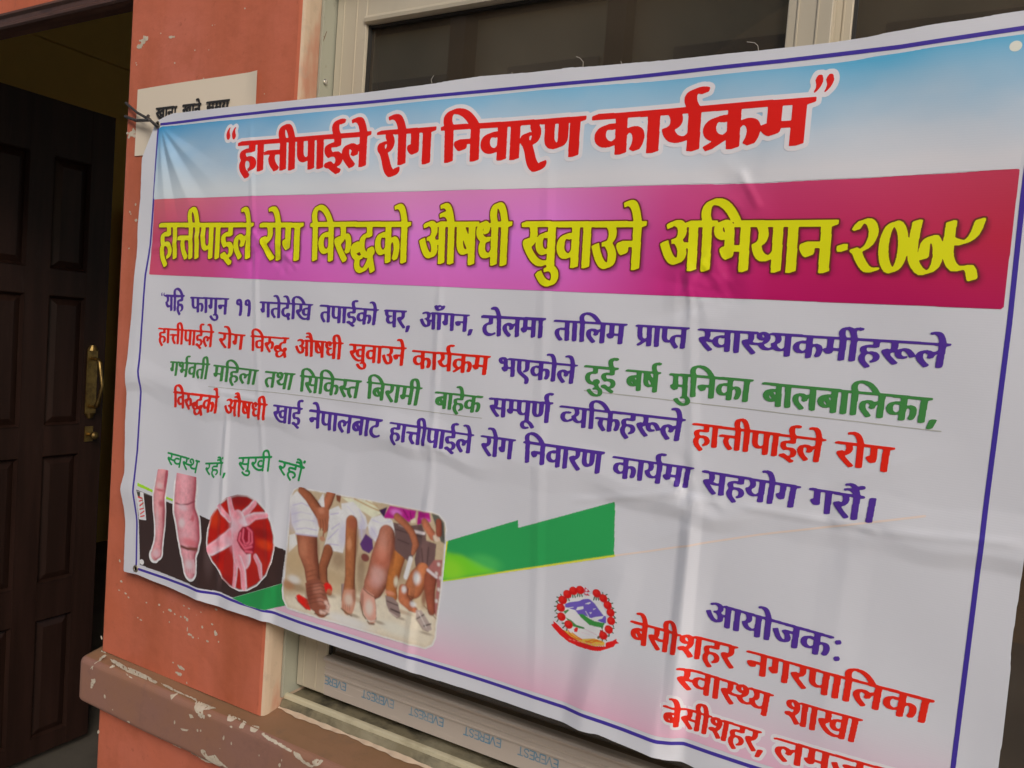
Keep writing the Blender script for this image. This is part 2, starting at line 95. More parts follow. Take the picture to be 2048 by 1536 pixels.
'evowelsign': (0, [[-169,615,-179,652,-190,686,-200,715,-210,740,-225,767,-240,788,-256,804,-274,815,-293,821,-315,823,-336,822,-354,818,-370,814,-385,809,-409,882,-382,890,-351,894,-318,896,-284,893,-252,885,-224,870,-199,850,-175,820,-154,784,-138,750,-123,711,-108,666,-94,615]]),
'ga': (563, [[208,551,208,234,205,211,196,193,180,182,160,178,143,180,125,187,106,199,89,214,74,231,60,250,49,270,43,289,41,308,44,329,54,345,66,353,82,357,102,359,127,359,127,551,0,551,0,622,578,622,578,551,474,551,474,0,393,0,393,551]]),
'gha': (591, [[605,551,502,551,502,0,421,0,421,166,400,153,377,142,352,132,325,124,294,120,259,118,222,121,189,128,160,141,134,158,107,188,91,224,86,266,87,284,90,302,96,320,104,337,115,352,128,366,103,380,82,398,65,420,52,444,45,470,42,497,43,517,46,535,52,551,0,551,0,622,605,622],[167,269,170,244,179,223,195,208,215,197,239,190,267,188,300,190,330,198,358,210,382,225,403,242,421,260,421,551,145,551,133,534,125,515,123,494,125,471,133,452,144,437,160,425,179,417,200,412,219,416,240,418,263,419,288,418,308,417,302,347,295,348,287,348,280,348,273,348,243,346,217,339,196,328,180,313,170,293]]),
'ha': (531, [[321,69,344,77,363,87,380,98,393,112,400,128,403,148,400,172,390,191,374,208,351,219,319,227,280,229,238,226,202,216,174,200,154,179,142,154,138,124,139,104,143,84,150,64,160,44,176,22,196,0,216,-19,241,-40,269,-64,302,-89,248,-142,205,-107,167,-73,135,-41,108,-9,86,23,70,57,61,92,58,130,60,154,65,177,74,198,85,216,99,233,115,248,103,261,92,276,82,292,75,310,70,330,69,352,72,378,79,400,86,413,95,424,106,433,122,443,140,451,158,458,179,462,203,464,229,465,361,465,361,551,0,551,0,622,546,622,546,551,442,551,442,394,230,394,204,393,186,391,174,387,164,381,153,366,149,347,152,328,159,312,170,297,183,284,215,293,249,298,284,300,327,298,365,291,396,279,423,264,444,245,460,224,472,202,479,178,481,153,477,117,466,85,447,57,421,34,388,16,348,2]]),
'hyphen': (340, [[49,338,291,338,291,256,49,256]]),
'i': (491, [[271,222,252,221,232,219,213,215,194,210,177,204,161,197,131,217,105,239,82,263,64,290,54,319,50,352,52,378,60,400,67,413,76,424,87,433,103,443,121,451,141,458,164,462,190,464,221,465,314,465,314,551,0,551,0,622,505,622,505,551,395,551,395,394,211,394,184,393,167,391,155,387,145,381,134,366,130,347,134,325,144,306,158,291,174,277,206,286,239,292,275,294,310,292,343,285,372,273,398,256,425,228,442,194,447,154,442,114,429,80,406,52,383,34,356,21,324,11,289,4,309,-4,329,-12,350,-19,371,-26,393,-33,415,-40,382,-110,354,-97,326,-83,299,-70,273,-56,239,-37,207,-18,176,1,139,4,108,10,82,18,63,30,52,46,48,65,51,85,62,102,78,112,101,116,121,113,142,106,158,97,175,85,194,70,207,68,219,68,262,70,298,77,328,88,349,105,362,126,366,153,363,173,355,190,342,204,323,214,299,220]]),
'ii': (491, [[271,222,252,221,232,219,213,215,194,210,177,204,161,197,131,217,105,239,82,263,64,290,54,319,50,352,52,378,60,400,67,413,76,424,87,433,103,443,121,451,141,458,164,462,190,464,221,465,314,465,314,551,0,551,0,622,505,622,505,551,395,551,395,394,211,394,184,393,167,391,155,387,145,381,134,366,130,347,134,325,144,306,158,291,174,277,206,286,239,292,275,294,310,292,343,285,372,273,398,256,425,228,442,194,447,154,442,114,429,80,406,52,383,34,356,21,324,11,289,4,309,-4,329,-12,350,-19,371,-26,393,-33,415,-40,382,-110,354,-97,326,-83,299,-70,273,-56,239,-37,207,-18,176,1,139,4,108,10,82,18,63,30,52,46,48,65,51,85,62,102,78,112,101,116,121,113,142,106,158,97,175,85,194,70,207,68,219,68,262,70,298,77,328,88,349,105,362,126,366,153,363,173,355,190,342,204,323,214,299,220],[293,615,280,639,268,663,258,688,249,713,245,738,243,762,248,803,263,836,288,862,320,881,356,892,398,896,419,895,438,893,457,890,474,885,490,879,504,872,482,806,464,814,446,821,426,826,405,827,380,825,360,817,344,804,332,788,325,769,323,747,324,725,329,704,336,682,347,661,360,638,375,615]]),
'iivowelsign': (259, [[-185,615,-195,638,-204,660,-211,682,-216,704,-219,726,-220,748,-215,789,-201,824,-178,854,-146,878,-107,891,-61,896,-23,893,10,883,39,868,64,845,87,815,108,778,122,746,136,709,150,668,163,622,273,622,273,551,170,551,170,0,89,0,89,551,0,551,0,622,87,622,73,671,58,712,44,747,28,776,5,803,-23,820,-57,825,-82,822,-102,814,-118,800,-130,782,-137,760,-139,733,-138,711,-135,691,-129,672,-122,653,-114,634,-105,615]]),
'iivowelsignreph': (259, [[89,551,0,551,0,622,87,622,73,671,58,712,44,747,28,776,5,803,-23,820,-57,825,-82,822,-102,814,-118,800,-130,782,-137,760,-139,733,-138,711,-135,691,-129,672,-122,653,-114,634,-105,615,-185,615,-195,638,-204,660,-211,682,-216,704,-219,726,-220,748,-215,789,-201,824,-178,854,-146,878,-107,891,-61,896,-33,894,-8,889,14,880,34,868,53,852,71,833,84,852,101,868,121,880,144,889,170,894,198,896,219,895,238,893,257,890,274,885,290,879,304,872,282,806,264,814,246,821,226,826,205,827,180,825,160,817,144,804,132,788,125,769,123,747,123,746,123,746,130,728,137,709,144,689,150,668,156,645,163,622,273,622,273,551,170,551,170,0,89,0]]),
'ivowelsign': (259, [[89,551,0,551,0,622,80,622,72,637,66,653,60,669,56,686,54,705,53,724,57,761,68,794,86,824,111,849,142,870,179,884,220,893,266,896,334,891,399,877,460,853,516,820,569,778,618,730,663,676,704,615,620,615,542,706,459,772,373,811,283,824,240,821,203,811,174,794,152,772,138,746,134,714,135,695,138,677,144,662,150,647,157,634,165,622,273,622,273,551,170,551,170,0,89,0]]),
'ja': (742, [[653,551,653,0,572,0,572,370,435,370,410,370,391,371,378,373,400,352,420,329,436,303,448,276,456,247,458,218,456,189,449,163,438,141,422,122,404,107,384,95,360,87,336,82,310,80,275,83,242,94,209,110,185,128,162,151,139,179,117,212,95,250,74,294,52,345,31,401,102,426,125,363,149,308,173,261,198,222,224,192,250,170,278,157,306,153,326,155,344,161,358,170,370,184,377,203,379,227,376,256,365,283,348,310,327,335,301,357,273,377,302,441,572,441,572,551,0,551,0,622,757,622,757,551]]),
'ka': (762, [[777,551,452,551,452,349,477,371,505,386,536,396,569,399,610,394,645,381,675,358,698,326,711,286,716,239,714,208,709,175,701,141,689,107,672,73,651,39,579,80,595,102,608,127,620,154,629,182,634,210,636,237,634,266,627,289,616,307,602,320,584,327,562,330,535,326,508,312,480,290,452,258,452,0,371,0,371,174,354,161,334,148,312,136,286,126,258,120,226,118,195,120,166,126,138,137,112,152,90,171,71,194,57,222,49,254,46,290,49,328,60,362,77,391,101,417,131,438,164,452,202,461,244,464,268,463,296,460,321,457,339,454,333,381,315,385,292,388,269,390,249,391,213,388,183,379,159,365,141,345,131,321,127,292,130,260,141,234,158,214,179,199,202,191,228,188,256,190,282,197,306,209,329,224,350,241,371,260,371,551,0,551,0,622,777,622]]),
'kara': (762, [[46,53,174,127,140,138,110,156,83,180,62,210,50,247,46,290,49,328,60,362,77,391,101,417,131,438,164,452,202,461,244,464,268,463,296,460,321,457,339,454,333,381,315,385,292,388,269,390,249,391,213,388,183,379,159,365,141,345,131,321,127,292,130,260,141,234,158,214,179,199,202,191,228,188,256,190,282,197,306,209,329,224,350,241,371,260,371,551,0,551,0,622,777,622,777,551,452,551,452,350,469,364,487,376,506,386,525,393,546,398,569,399,610,394,645,381,675,358,698,326,711,286,716,239,714,208,709,175,701,141,689,107,672,73,651,39,579,80,595,102,608,127,620,154,629,182,634,210,636,237,634,266,627,289,616,307,602,320,584,327,562,330,544,328,526,322,508,312,489,297,471,280,452,258,452,0,371,0,371,173,362,167,353,160,342,153,331,146,93,-12]]),
'kata': (859, [[312,-12,289,8,268,28,247,48,227,68,203,95,182,122,164,150,151,180,144,210,141,242,142,260,147,277,154,293,162,307,172,319,182,329,38,327,38,399,467,399,467,551,0,551,0,622,873,622,873,551,548,551,548,349,565,364,583,376,602,386,621,393,643,398,666,399,706,394,741,381,772,358,790,335,803,307,810,275,813,239,811,208,806,175,798,141,785,107,769,73,748,39,675,80,691,102,705,127,716,154,725,182,730,210,732,237,730,266,723,289,712,307,698,320,680,327,658,330,631,325,604,312,576,289,548,257,548,0,467,0,467,328,366,328,336,327,311,325,290,322,274,317,258,309,245,299,232,284,225,263,222,237,226,205,238,173,258,142,279,119,304,94,333,68,366,40]]),
'kha': (818, [[729,551,729,0,648,0,648,45,624,33,598,24,572,16,544,11,516,8,488,7,435,10,382,20,331,37,282,60,232,92,183,132,134,181,85,239,69,261,57,280,49,296,42,318,40,338,44,358,55,376,67,385,83,391,104,393,127,390,148,382,159,373,171,362,181,350,194,364,203,380,210,398,214,418,216,438,217,458,216,483,214,508,209,530,201,551,0,551,0,622,833,622,833,551],[534,232,557,234,578,238,598,246,616,257,633,268,648,280,648,551,281,551,290,524,296,493,298,458,296,419,289,384,278,354,263,328,244,305,221,285,195,268,166,253,201,213,238,179,275,149,314,124,354,104,396,90,442,82,490,79,518,80,546,83,572,89,598,97,623,108,648,122,648,198,632,189,613,181,593,174,571,168,547,165,521,164,491,166,463,173,436,184,413,198,394,216,378,238,366,263,358,290,356,319,359,353,368,384,383,410,404,432,430,450,460,463,493,470,531,473,550,472,575,470,599,467,616,463,610,394,594,398,576,401,558,403,540,404,510,402,485,394,464,382,449,365,440,343,437,316,440,290,449,269,464,252,484,241,508,234]]),
'la': (678, [[0,551,0,622,693,622,693,551,589,551,589,0,508,0,508,355,502,356,494,356,478,355,462,351,445,344,429,334,413,319,397,300,382,276,369,245,356,208,279,232,288,261,299,288,311,313,295,324,279,334,263,342,246,348,228,352,209,353,184,350,164,343,148,330,136,313,128,294,126,271,128,246,136,222,148,198,164,175,185,151,210,126,232,107,255,86,281,64,309,40,255,-12,227,13,200,37,174,60,149,84,126,106,106,129,88,152,73,176,57,207,48,240,45,275,48,308,56,337,70,362,87,382,108,398,131,410,156,419,180,424,204,426,233,424,259,420,284,412,308,400,332,387,354,370,385,394,419,412,457,422,499,426,504,426,508,426,508,551]]),
'ma': (598, [[509,551,509,0,428,0,428,250,207,250,207,213,205,193,201,177,192,166,177,155,159,151,140,154,119,164,105,173,92,183,80,196,69,209,59,223,50,237,42,258,39,278,42,295,52,308,64,315,80,320,100,321,126,321,126,551,0,551,0,622,612,622,612,551],[428,551,207,551,207,321,428,321]]),
'maprehalf': (350, [[207,321,428,321,428,250,207,250,207,213,205,193,201,177,192,166,177,155,159,151,140,154,119,164,105,173,92,183,80,196,69,209,59,223,50,237,42,258,39,278,42,295,52,308,64,315,80,320,100,321,126,321,126,551,0,551,0,622,364,622,364,551,207,551]]),
'na': (555, [[0,622,569,622,569,551,466,551,466,0,385,0,385,298,204,298,204,244,200,220,190,202,174,192,153,188,137,190,120,197,102,209,85,224,70,241,56,260,45,280,39,299,37,318,40,339,50,355,62,363,78,367,98,369,385,369,385,551,0,551]]),
'nga': (647, [[358,222,339,221,319,219,300,215,281,210,264,204,248,197,219,216,193,238,170,262,151,289,141,319,137,352,140,378,147,400,154,413,163,424,174,433,190,443,208,451,228,458,251,462,277,464,308,465,401,465,401,551,0,551,0,622,662,622,662,551,482,551,482,394,298,394,272,393,254,391,242,387,232,381,221,366,217,347,220,325,231,306,246,291,261,277,293,286,326,292,362,294,397,292,430,285,459,273,485,256,512,228,529,194,534,154,531,122,522,92,506,66,485,43,457,24,424,11,383,3,337,0,289,3,244,11,202,25,162,44,124,68,89,94,56,125,25,158,86,207,115,175,144,148,173,125,202,106,233,92,266,82,300,76,337,74,388,79,424,94,446,118,453,152,450,173,442,190,428,204,410,214,386,220],[511,337,515,358,526,376,543,388,563,392,583,388,600,376,611,358,615,337,611,316,600,298,583,286,563,282,543,286,526,298,515,316]]),
'nna': (723, [[634,551,634,0,553,0,553,551,420,551,420,321,419,294,416,271,412,250,405,231,396,214,385,198,370,183,352,170,331,160,307,152,281,148,251,146,208,150,170,161,139,179,114,205,104,222,95,241,88,263,83,288,80,318,79,352,79,551,0,551,0,622,737,622,737,551],[249,217,280,221,304,231,321,249,330,267,336,288,337,305,339,327,339,353,339,551,160,551,160,353,160,329,162,308,164,291,170,270,178,251,190,237,206,226,225,219]]),
'one': (400, [[86,498,87,477,151,482,150,502],[150,479,134,507,102,507,86,479,103,451,135,451],[87,477,90,445,153,459,151,482],[153,451,137,479,105,479,89,451,105,424,137,424],[90,445,105,410,155,450,153,459],[162,430,145,457,113,457,98,429,114,402,146,402],[105,410,137,388,162,447,155,450],[181,417,165,445,133,445,117,417,134,389,166,390],[137,388,171,379,180,443,162,447],[207,411,191,438,159,438,143,410,159,383,191,383],[171,379,203,378,197,442,180,443],[232,410,215,437,183,437,168,409,184,382,216,382],[203,378,234,385,213,445,197,442],[255,414,239,442,207,442,191,414,207,387,239,387],[234,385,262,398,228,452,213,445],[276,425,260,453,228,452,212,425,229,397,261,397],[262,398,287,420,237,460,228,452],[294,440,277,467,245,467,230,439,246,412,278,412],[287,420,304,448,245,473,237,460],[306,460,290,488,258,488,242,460,258,432,290,433],[304,448,313,480,250,490,245,473],[313,485,297,512,265,512,249,484,265,457,297,457],[313,480,314,515,250,505,250,490],[314,510,297,537,265,537,250,509,266,482,298,482],[314,515,303,550,244,525,250,505],[305,537,289,565,257,565,241,537,257,509,289,510],[303,550,285,584,232,547,244,525],[290,565,274,593,242,592,226,564,242,537,274,537],[285,584,258,611,222,559,232,547],[272,585,255,612,223,612,208,584,224,557,256,557],[258,611,222,626,209,563,222,559],[247,594,231,622,199,621,183,594,200,566,232,566],[222,626,186,628,192,564,209,563],[220,595,204,623,172,623,156,595,173,567,205,568],[186,628,150,618,180,562,192,564],[197,590,180,617,148,617,133,589,149,562,181,562],[150,618,121,593,170,551,180,562],[177,572,161,599,128,599,113,571,129,544,161,544],[121,593,102,565,156,530,170,551],[161,547,144,575,112,575,97,547,113,519,145,520],[102,565,91,547,145,513,156,530],[150,530,133,557,101,557,86,529,102,502,134,502],[246,498,249,444,321,448,318,502],[321,446,303,477,267,477,249,445,267,414,303,415],[249,444,253,371,325,373,321,448],[325,371,307,403,270,402,253,371,271,340,307,340],[253,371,254,301,326,299,325,373],[326,300,307,331,271,331,254,299,272,268,308,269],[254,301,249,238,321,231,326,299],[321,234,303,265,267,265,249,234,267,203,303,203],[249,238,242,178,313,169,321,231],[313,173,295,204,259,204,241,173,259,142,296,142],[242,178,234,125,306,115,313,169],[306,120,287,151,251,151,234,119,252,88,288,89],[234,125,227,79,298,67,306,115],[298,73,280,104,244,104,226,72,244,41,280,42],[227,79,220,43,290,29,298,67],[291,35,273,66,236,66,219,35,237,4,273,4],[220,43,215,17,285,3,290,29],[286,10,267,41,231,41,214,9,232,-21,268,-20]]),
'ovowelsign': (259, [[170,551,170,0,89,0,89,551,0,551,0,622,273,622,273,551],[90,615,80,652,69,686,59,715,48,740,34,767,19,788,3,804,-15,815,-34,821,-56,823,-77,822,-95,818,-111,814,-126,809,-150,882,-123,890,-92,894,-59,896,-25,893,7,885,34,870,60,850,84,820,106,784,121,750,136,711,151,666,165,615]]),
'pa': (568, [[479,551,479,0,398,0,398,191,378,179,357,168,335,159,311,152,284,147,254,146,228,148,204,152,182,160,161,169,143,181,128,194,113,213,100,234,91,258,84,285,80,318,79,358,79,551,0,551,0,622,583,622,583,551],[398,551,160,551,160,369,160,344,161,322,163,304,167,282,172,266,180,252,190,240,208,227,233,220,263,217,289,219,314,225,338,236,360,249,380,264,398,280]]),
'paprehalf': (308, [[160,551,160,369,160,344,161,322,163,304,167,282,172,266,180,252,190,240,208,227,233,220,263,217,290,219,315,226,340,237,362,251,382,266,400,282,436,214,409,196,382,180,354,166,325,155,291,148,254,146,228,148,204,152,182,160,161,169,143,181,128,194,113,213,100,234,91,258,84,285,80,318,79,358,79,551,0,551,0,622,322,622,322,551]]),
'para': (568, [[45,53,214,153,180,162,152,175,128,194,113,213,100,234,91,258,84,285,80,318,79,358,79,551,0,551,0,622,583,622,583,551,479,551,479,0,398,0,398,193,92,-13],[398,551,160,551,160,369,160,344,161,322,163,304,167,282,172,266,180,252,190,240,208,227,232,220,262,217,288,219,313,225,337,236,360,249,380,264,398,280]]),
'pha': (771, [[460,551,460,349,477,364,495,376,514,386,534,393,555,398,578,399,619,394,654,381,684,358,707,326,720,286,725,239,723,208,718,175,710,141,698,107,681,73,660,39,588,80,604,102,617,127,629,154,638,182,643,210,645,237,643,266,636,289,625,307,610,320,592,327,570,330,543,325,516,312,488,289,460,257,460,0,379,0,379,193,362,181,343,170,323,160,300,152,275,148,248,146,222,148,198,152,176,160,156,171,139,183,125,197,110,217,98,239,90,262,84,288,80,318,79,354,79,551,0,551,0,622,786,622,786,551],[160,551,160,360,161,327,163,300,166,281,171,266,178,252,188,240,204,227,224,220,248,217,274,219,299,225,321,234,342,246,361,261,379,278,379,551]]),
'quotedblleft': (500, [[156,737,137,731,151,710,164,723],[156,720,150,731,137,731,131,720,137,709,150,709],[137,731,112,721,133,693,151,710],[140,706,131,721,114,721,105,706,114,691,131,691],[112,721,88,703,122,677,133,693],[127,690,115,709,93,708,83,689,94,670,116,671],[88,703,66,680,120,657,122,677],[122,668,107,693,78,693,63,667,78,642,108,642],[66,680,49,652,121,636,120,657],[121,643,103,675,66,675,48,643,67,611,104,612],[49,652,38,619,126,621,121,636],[126,620,103,658,59,657,38,619,60,581,104,582],[38,619,42,583,131,607,126,621],[132,595,109,634,63,634,40,594,63,554,109,555],[42,583,51,554,140,589,131,607],[143,571,119,613,71,612,47,571,71,529,119,530],[51,554,56,536,148,574,140,589],[152,555,126,598,76,598,52,554,77,511,127,512],[366,737,347,731,361,710,374,723],[366,720,360,731,347,731,341,720,347,709,360,709],[347,731,322,721,343,693,361,710],[350,706,341,721,324,721,315,706,324,691,341,691],[322,721,298,703,332,677,343,693],[337,690,325,709,303,708,293,689,304,670,326,671],[298,703,276,680,330,657,332,677],[332,668,317,693,288,693,273,667,288,642,318,642],[276,680,259,652,331,636,330,657],[331,643,313,675,276,675,258,643,277,611,314,612],[259,652,248,619,336,621,331,636],[336,620,313,658,269,657,248,619,270,581,314,582],[248,619,252,583,341,607,336,621],[342,595,319,634,273,634,250,594,273,554,319,555],[252,583,261,554,350,589,341,607],[353,571,329,613,281,612,257,571,281,529,329,530],[261,554,266,536,358,574,350,589],[362,555,336,598,286,598,262,554,287,511,337,512]]),
'quotedblright': (500, [[95,669,103,655,192,694,185,711],[195,674,171,716,122,716,98,674,123,632,172,632],[103,655,111,640,202,666,192,694],[203,652,179,693,132,693,109,652,133,611,180,612],[111,640,114,632,206,628,202,666],[206,630,182,669,136,669,114,629,137,589,183,590],[114,632,118,618,191,594,206,628],[193,606,173,639,135,639,116,605,135,572,174,573],[118,618,116,597,172,567,191,594],[175,581,159,609,128,608,112,581,128,554,159,555],[116,597,111,575,149,545,172,567],[154,560,141,580,117,580,106,559,118,539,142,539],[111,575,97,554,122,526,149,545],[128,539,118,555,100,555,90,539,100,523,119,523],[97,554,78,533,94,511,122,526],[99,522,93,533,79,533,73,521,79,510,93,510],[78,533,65,516,75,504,94,511],[78,510,73,516,65,516,62,509,66,503,74,503],[305,669,313,655,402,694,395,711],[405,674,381,716,332,716,308,674,333,632,382,632],[313,655,321,640,412,666,402,694],[413,652,389,693,342,693,319,652,343,611,390,612],[321,640,324,632,416,628,412,666],[416,630,392,669,346,669,324,629,347,589,393,590],[324,632,328,618,401,594,416,628],[403,606,383,639,345,639,326,605,345,572,384,573],[328,618,326,597,382,567,401,594],[385,581,369,609,338,608,322,581,338,554,369,555],[326,597,321,575,359,545,382,567],[364,560,351,580,327,580,316,559,328,539,352,539],[321,575,307,554,332,526,359,545],[338,539,328,555,310,555,300,539,310,523,329,523],[307,554,288,533,304,511,332,526],[309,522,303,533,289,533,283,521,289,510,303,510],[288,533,275,516,285,504,304,511],[288,510,283,516,275,516,272,509,276,503,284,503]]),
'ra': (409, [[395,42,341,-12,312,13,284,37,256,62,230,87,205,112,181,136,159,159,138,181,113,209,92,234,75,256,62,275,53,292,46,305,42,323,40,340,44,358,55,376,67,385,83,391,104,393,127,390,148,382,159,373,171,362,181,349,205,363,224,380,238,399,248,420,254,443,256,468,255,491,251,514,246,534,239,551,0,551,0,622,424,622,424,551,320,551,329,525,334,494,336,458,334,423,326,392,314,365,298,341,278,319,254,300,227,284,198,268,167,254,190,228,216,201,243,174,272,146,302,119,332,93,363,67]]),
'rah': (420, [[10,562,132,562,132,622,10,622],[161,592,146,618,116,617,101,591,116,565,147,566],[132,562,293,562,293,622,132,622],[323,592,307,618,277,617,263,591,278,565,308,566],[293,562,410,562,410,622,293,622],[440,592,424,618,394,617,380,591,395,565,425,566],[230,591,225,576,289,555,294,569],[290,565,273,595,239,594,222,565,240,535,274,536],[225,576,217,550,284,540,289,555],[284,544,267,574,233,574,216,544,233,515,267,515],[217,550,217,513,283,527,284,540],[284,520,266,549,232,549,216,519,233,490,267,490],[217,513,232,475,293,505,283,527],[296,490,279,519,245,519,228,489,246,460,280,460],[232,475,249,444,312,469,293,505],[314,456,297,486,263,486,246,456,264,427,298,427],[249,444,256,418,324,422,312,469],[324,420,306,449,272,449,256,419,273,390,307,390],[256,418,253,381,320,369,324,422],[320,375,302,404,268,404,252,374,269,345,303,345],[253,381,242,341,305,316,320,369],[307,328,290,357,256,357,239,328,256,298,291,299],[242,341,226,312,278,268,305,316],[286,290,268,319,234,319,218,289,235,260,269,260],[226,312,198,291,232,232,278,268],[248,261,231,291,197,290,180,261,198,231,232,232],[198,291,159,275,179,210,232,232],[203,242,186,271,152,271,135,241,152,212,186,213],[159,275,131,269,129,201,179,210],[164,235,146,264,112,264,96,234,113,205,147,205],[131,269,117,274,83,215,129,201],[133,244,116,274,82,273,65,244,83,214,117,215],[117,274,103,288,51,244,83,215],[110,265,93,295,59,295,42,265,60,236,94,236],[103,288,94,302,30,278,51,244],[96,290,78,319,44,319,28,289,45,260,79,260],[94,302,91,318,23,317,30,278],[91,317,74,347,40,346,23,317,40,288,74,288],[91,318,95,339,28,355,23,317],[95,347,78,376,44,376,27,346,44,317,78,317],[95,339,98,351,42,389,28,355],[104,370,86,399,52,399,36,369,53,340,87,340],[98,351,100,351,71,413,42,389],[119,382,102,411,68,411,51,381,69,352,103,352],[100,351,113,354,98,420,71,413],[139,387,122,416,88,416,71,386,89,357,123,357],[113,354,127,357,113,423,98,420],[154,390,136,419,102,419,86,389,103,360,137,360],[79,226,91,197,155,224,141,254],[157,210,140,240,105,240,88,210,105,180,140,180],[91,197,108,155,174,182,155,224],[176,168,158,199,123,198,105,168,123,137,159,138],[108,155,126,108,194,132,174,182],[196,120,177,151,141,151,124,119,142,88,178,89],[126,108,141,49,216,71,194,132],[217,60,197,93,158,93,139,59,159,26,198,26],[141,49,159,-18,237,9,216,71],[238,-4,218,31,176,31,156,-4,177,-40,218,-39],[159,-18,181,-80,259,-40,237,9],[264,-60,241,-21,197,-22,176,-60,198,-98,242,-97],[181,-80,211,-132,285,-78,259,-40],[293,-104,270,-65,225,-65,202,-105,225,-144,271,-143],[211,-132,247,-174,309,-105,285,-78],[325,-139,301,-99,254,-99,231,-139,255,-180,302,-179],[247,-174,295,-206,325,-114,309,-105],[358,-160,333,-118,285,-118,262,-160,286,-201,334,-201],[295,-206,354,-206,338,-116,325,-114],[391,-160,368,-121,323,-121,300,-161,323,-200,369,-199],[354,-206,400,-186,363,-109,338,-116],[424,-147,403,-110,360,-110,339,-147,360,-184,403,-184],[400,-186,437,-159,383,-101,363,-109],[450,-130,429,-95,389,-95,370,-130,390,-164,430,-164],[437,-159,454,-120,399,-93,383,-101],[457,-106,442,-79,410,-79,395,-106,411,-133,442,-133],[454,-120,457,-86,413,-73,399,-93],[457,-79,446,-59,423,-59,412,-79,423,-99,446,-98],[457,-86,454,-64,426,-56,413,-73],[454,-60,446,-47,432,-47,426,-60,433,-72,447,-72]]),
'rau': (563, [[519,296,517,266,512,236,502,206,490,178,475,151,457,126,385,167,398,184,410,203,422,224,431,248,436,271,438,294,436,316,430,334,421,350,408,362,390,369,369,371,347,369,325,362,304,351,288,330,268,311,246,295,221,280,195,267,167,254,190,228,216,201,243,174,272,146,302,119,332,93,363,67,395,42,341,-12,312,13,284,37,256,62,230,87,205,112,181,136,159,159,138,181,113,209,92,234,75,256,62,275,53,292,46,305,42,323,40,340,44,358,55,376,67,385,83,391,104,393,127,390,148,382,159,373,171,362,181,349,205,363,224,380,238,399,248,420,254,443,256,468,255,491,251,514,246,534,239,551,0,551,0,622,577,622,577,551,320,551,329,525,334,494,336,458,336,443,334,429,352,435,372,439,392,440,426,436,456,424,482,404,503,375,515,340]]),
'rauu': (787, [[498,159,460,163,427,176,398,198,376,227,362,261,358,300,358,302,358,304,342,312,324,318,305,323,284,326,268,311,251,298,232,286,211,274,190,264,167,254,190,228,216,201,243,174,272,146,302,119,332,93,363,67,395,42,341,-12,312,13,284,37,256,62,230,87,205,112,181,136,159,159,138,181,113,209,92,234,75,256,62,275,53,292,46,305,42,323,40,340,44,358,55,376,67,385,83,391,104,393,127,390,148,382,159,373,171,362,181,349,205,363,224,380,238,399,248,420,254,443,256,468,255,491,251,514,246,534,239,551,0,551,0,622,801,622,801,551,320,551,329,525,334,494,336,458,335,434,331,411,325,390,343,385,361,380,378,373,392,391,408,406,428,419,452,429,479,435,510,437,549,434,585,425,618,410,647,389,675,364,700,336,718,312,734,286,750,260,764,232,701,198,678,238,656,273,633,303,611,326,580,350,547,364,512,369,486,367,465,359,449,348,438,332,431,316,429,298,431,276,438,258,450,246,465,237,482,232,500,230,515,231,530,232,545,236,561,242,585,175,569,169,553,165,538,162,517,160]]),
'reph': (0, [[-190,615,-203,639,-215,663,-226,688,-234,713,-238,738,-240,762,-235,803,-220,836,-196,862,-163,881,-127,892,-85,896,-64,895,-45,893,-26,890,-9,885,7,879,21,872,-1,806,-18,814,-37,821,-57,826,-78,827,-103,825,-123,817,-139,804,-151,788,-158,769,-160,747,-158,725,-154,704,-146,682,-136,661,-123,638,-108,615]]),
'sa': (676, [[587,551,587,0,506,0,506,266,487,261,467,257,448,254,428,252,405,251,380,251,352,252,322,254,292,258,262,264,236,270,212,277,198,269,183,261,167,253,188,227,212,200,237,173,264,146,292,119,320,92,350,67,380,42,326,-12,298,13,272,37,246,62,220,87,196,112,174,136,153,159,133,181,109,209,89,234,73,256,60,275,51,292,46,305,41,323,40,340,44,358,55,376,67,385,83,391,104,393,127,390,148,382,159,373,171,362,181,350,194,364,203,380,210,398,214,418,216,438,217,458,216,486,212,512,207,534,201,551,0,551,0,622,691,622,691,551],[369,322,394,322,418,324,440,326,462,329,484,334,506,339,506,551,281,551,288,532,293,511,297,486,298,458,297,431,294,407,288,385,281,365,272,348,262,333,297,327,333,323]]),
'saprehalf': (389, [[369,322,398,323,425,324,442,326,460,329,478,332,486,260,461,256,435,253,408,252,380,251,352,252,322,254,292,258,262,264,236,270,212,277,198,269,183,261,167,253,188,227,212,200,237,173,264,146,292,119,320,92,350,67,380,42,326,-12,298,13,272,37,246,62,220,87,196,112,174,136,153,159,133,181,109,209,89,234,73,256,60,275,51,292,46,305,41,323,40,340,44,358,55,376,67,385,83,391,104,393,127,390,148,382,159,373,171,362,181,350,194,364,203,380,210,398,214,418,216,438,217,458,216,486,212,512,207,534,201,551,0,551,0,622,403,622,403,551,281,551,288,532,293,511,297,486,298,458,297,431,294,407,288,385,281,365,272,348,262,333,297,327,333,323]]),
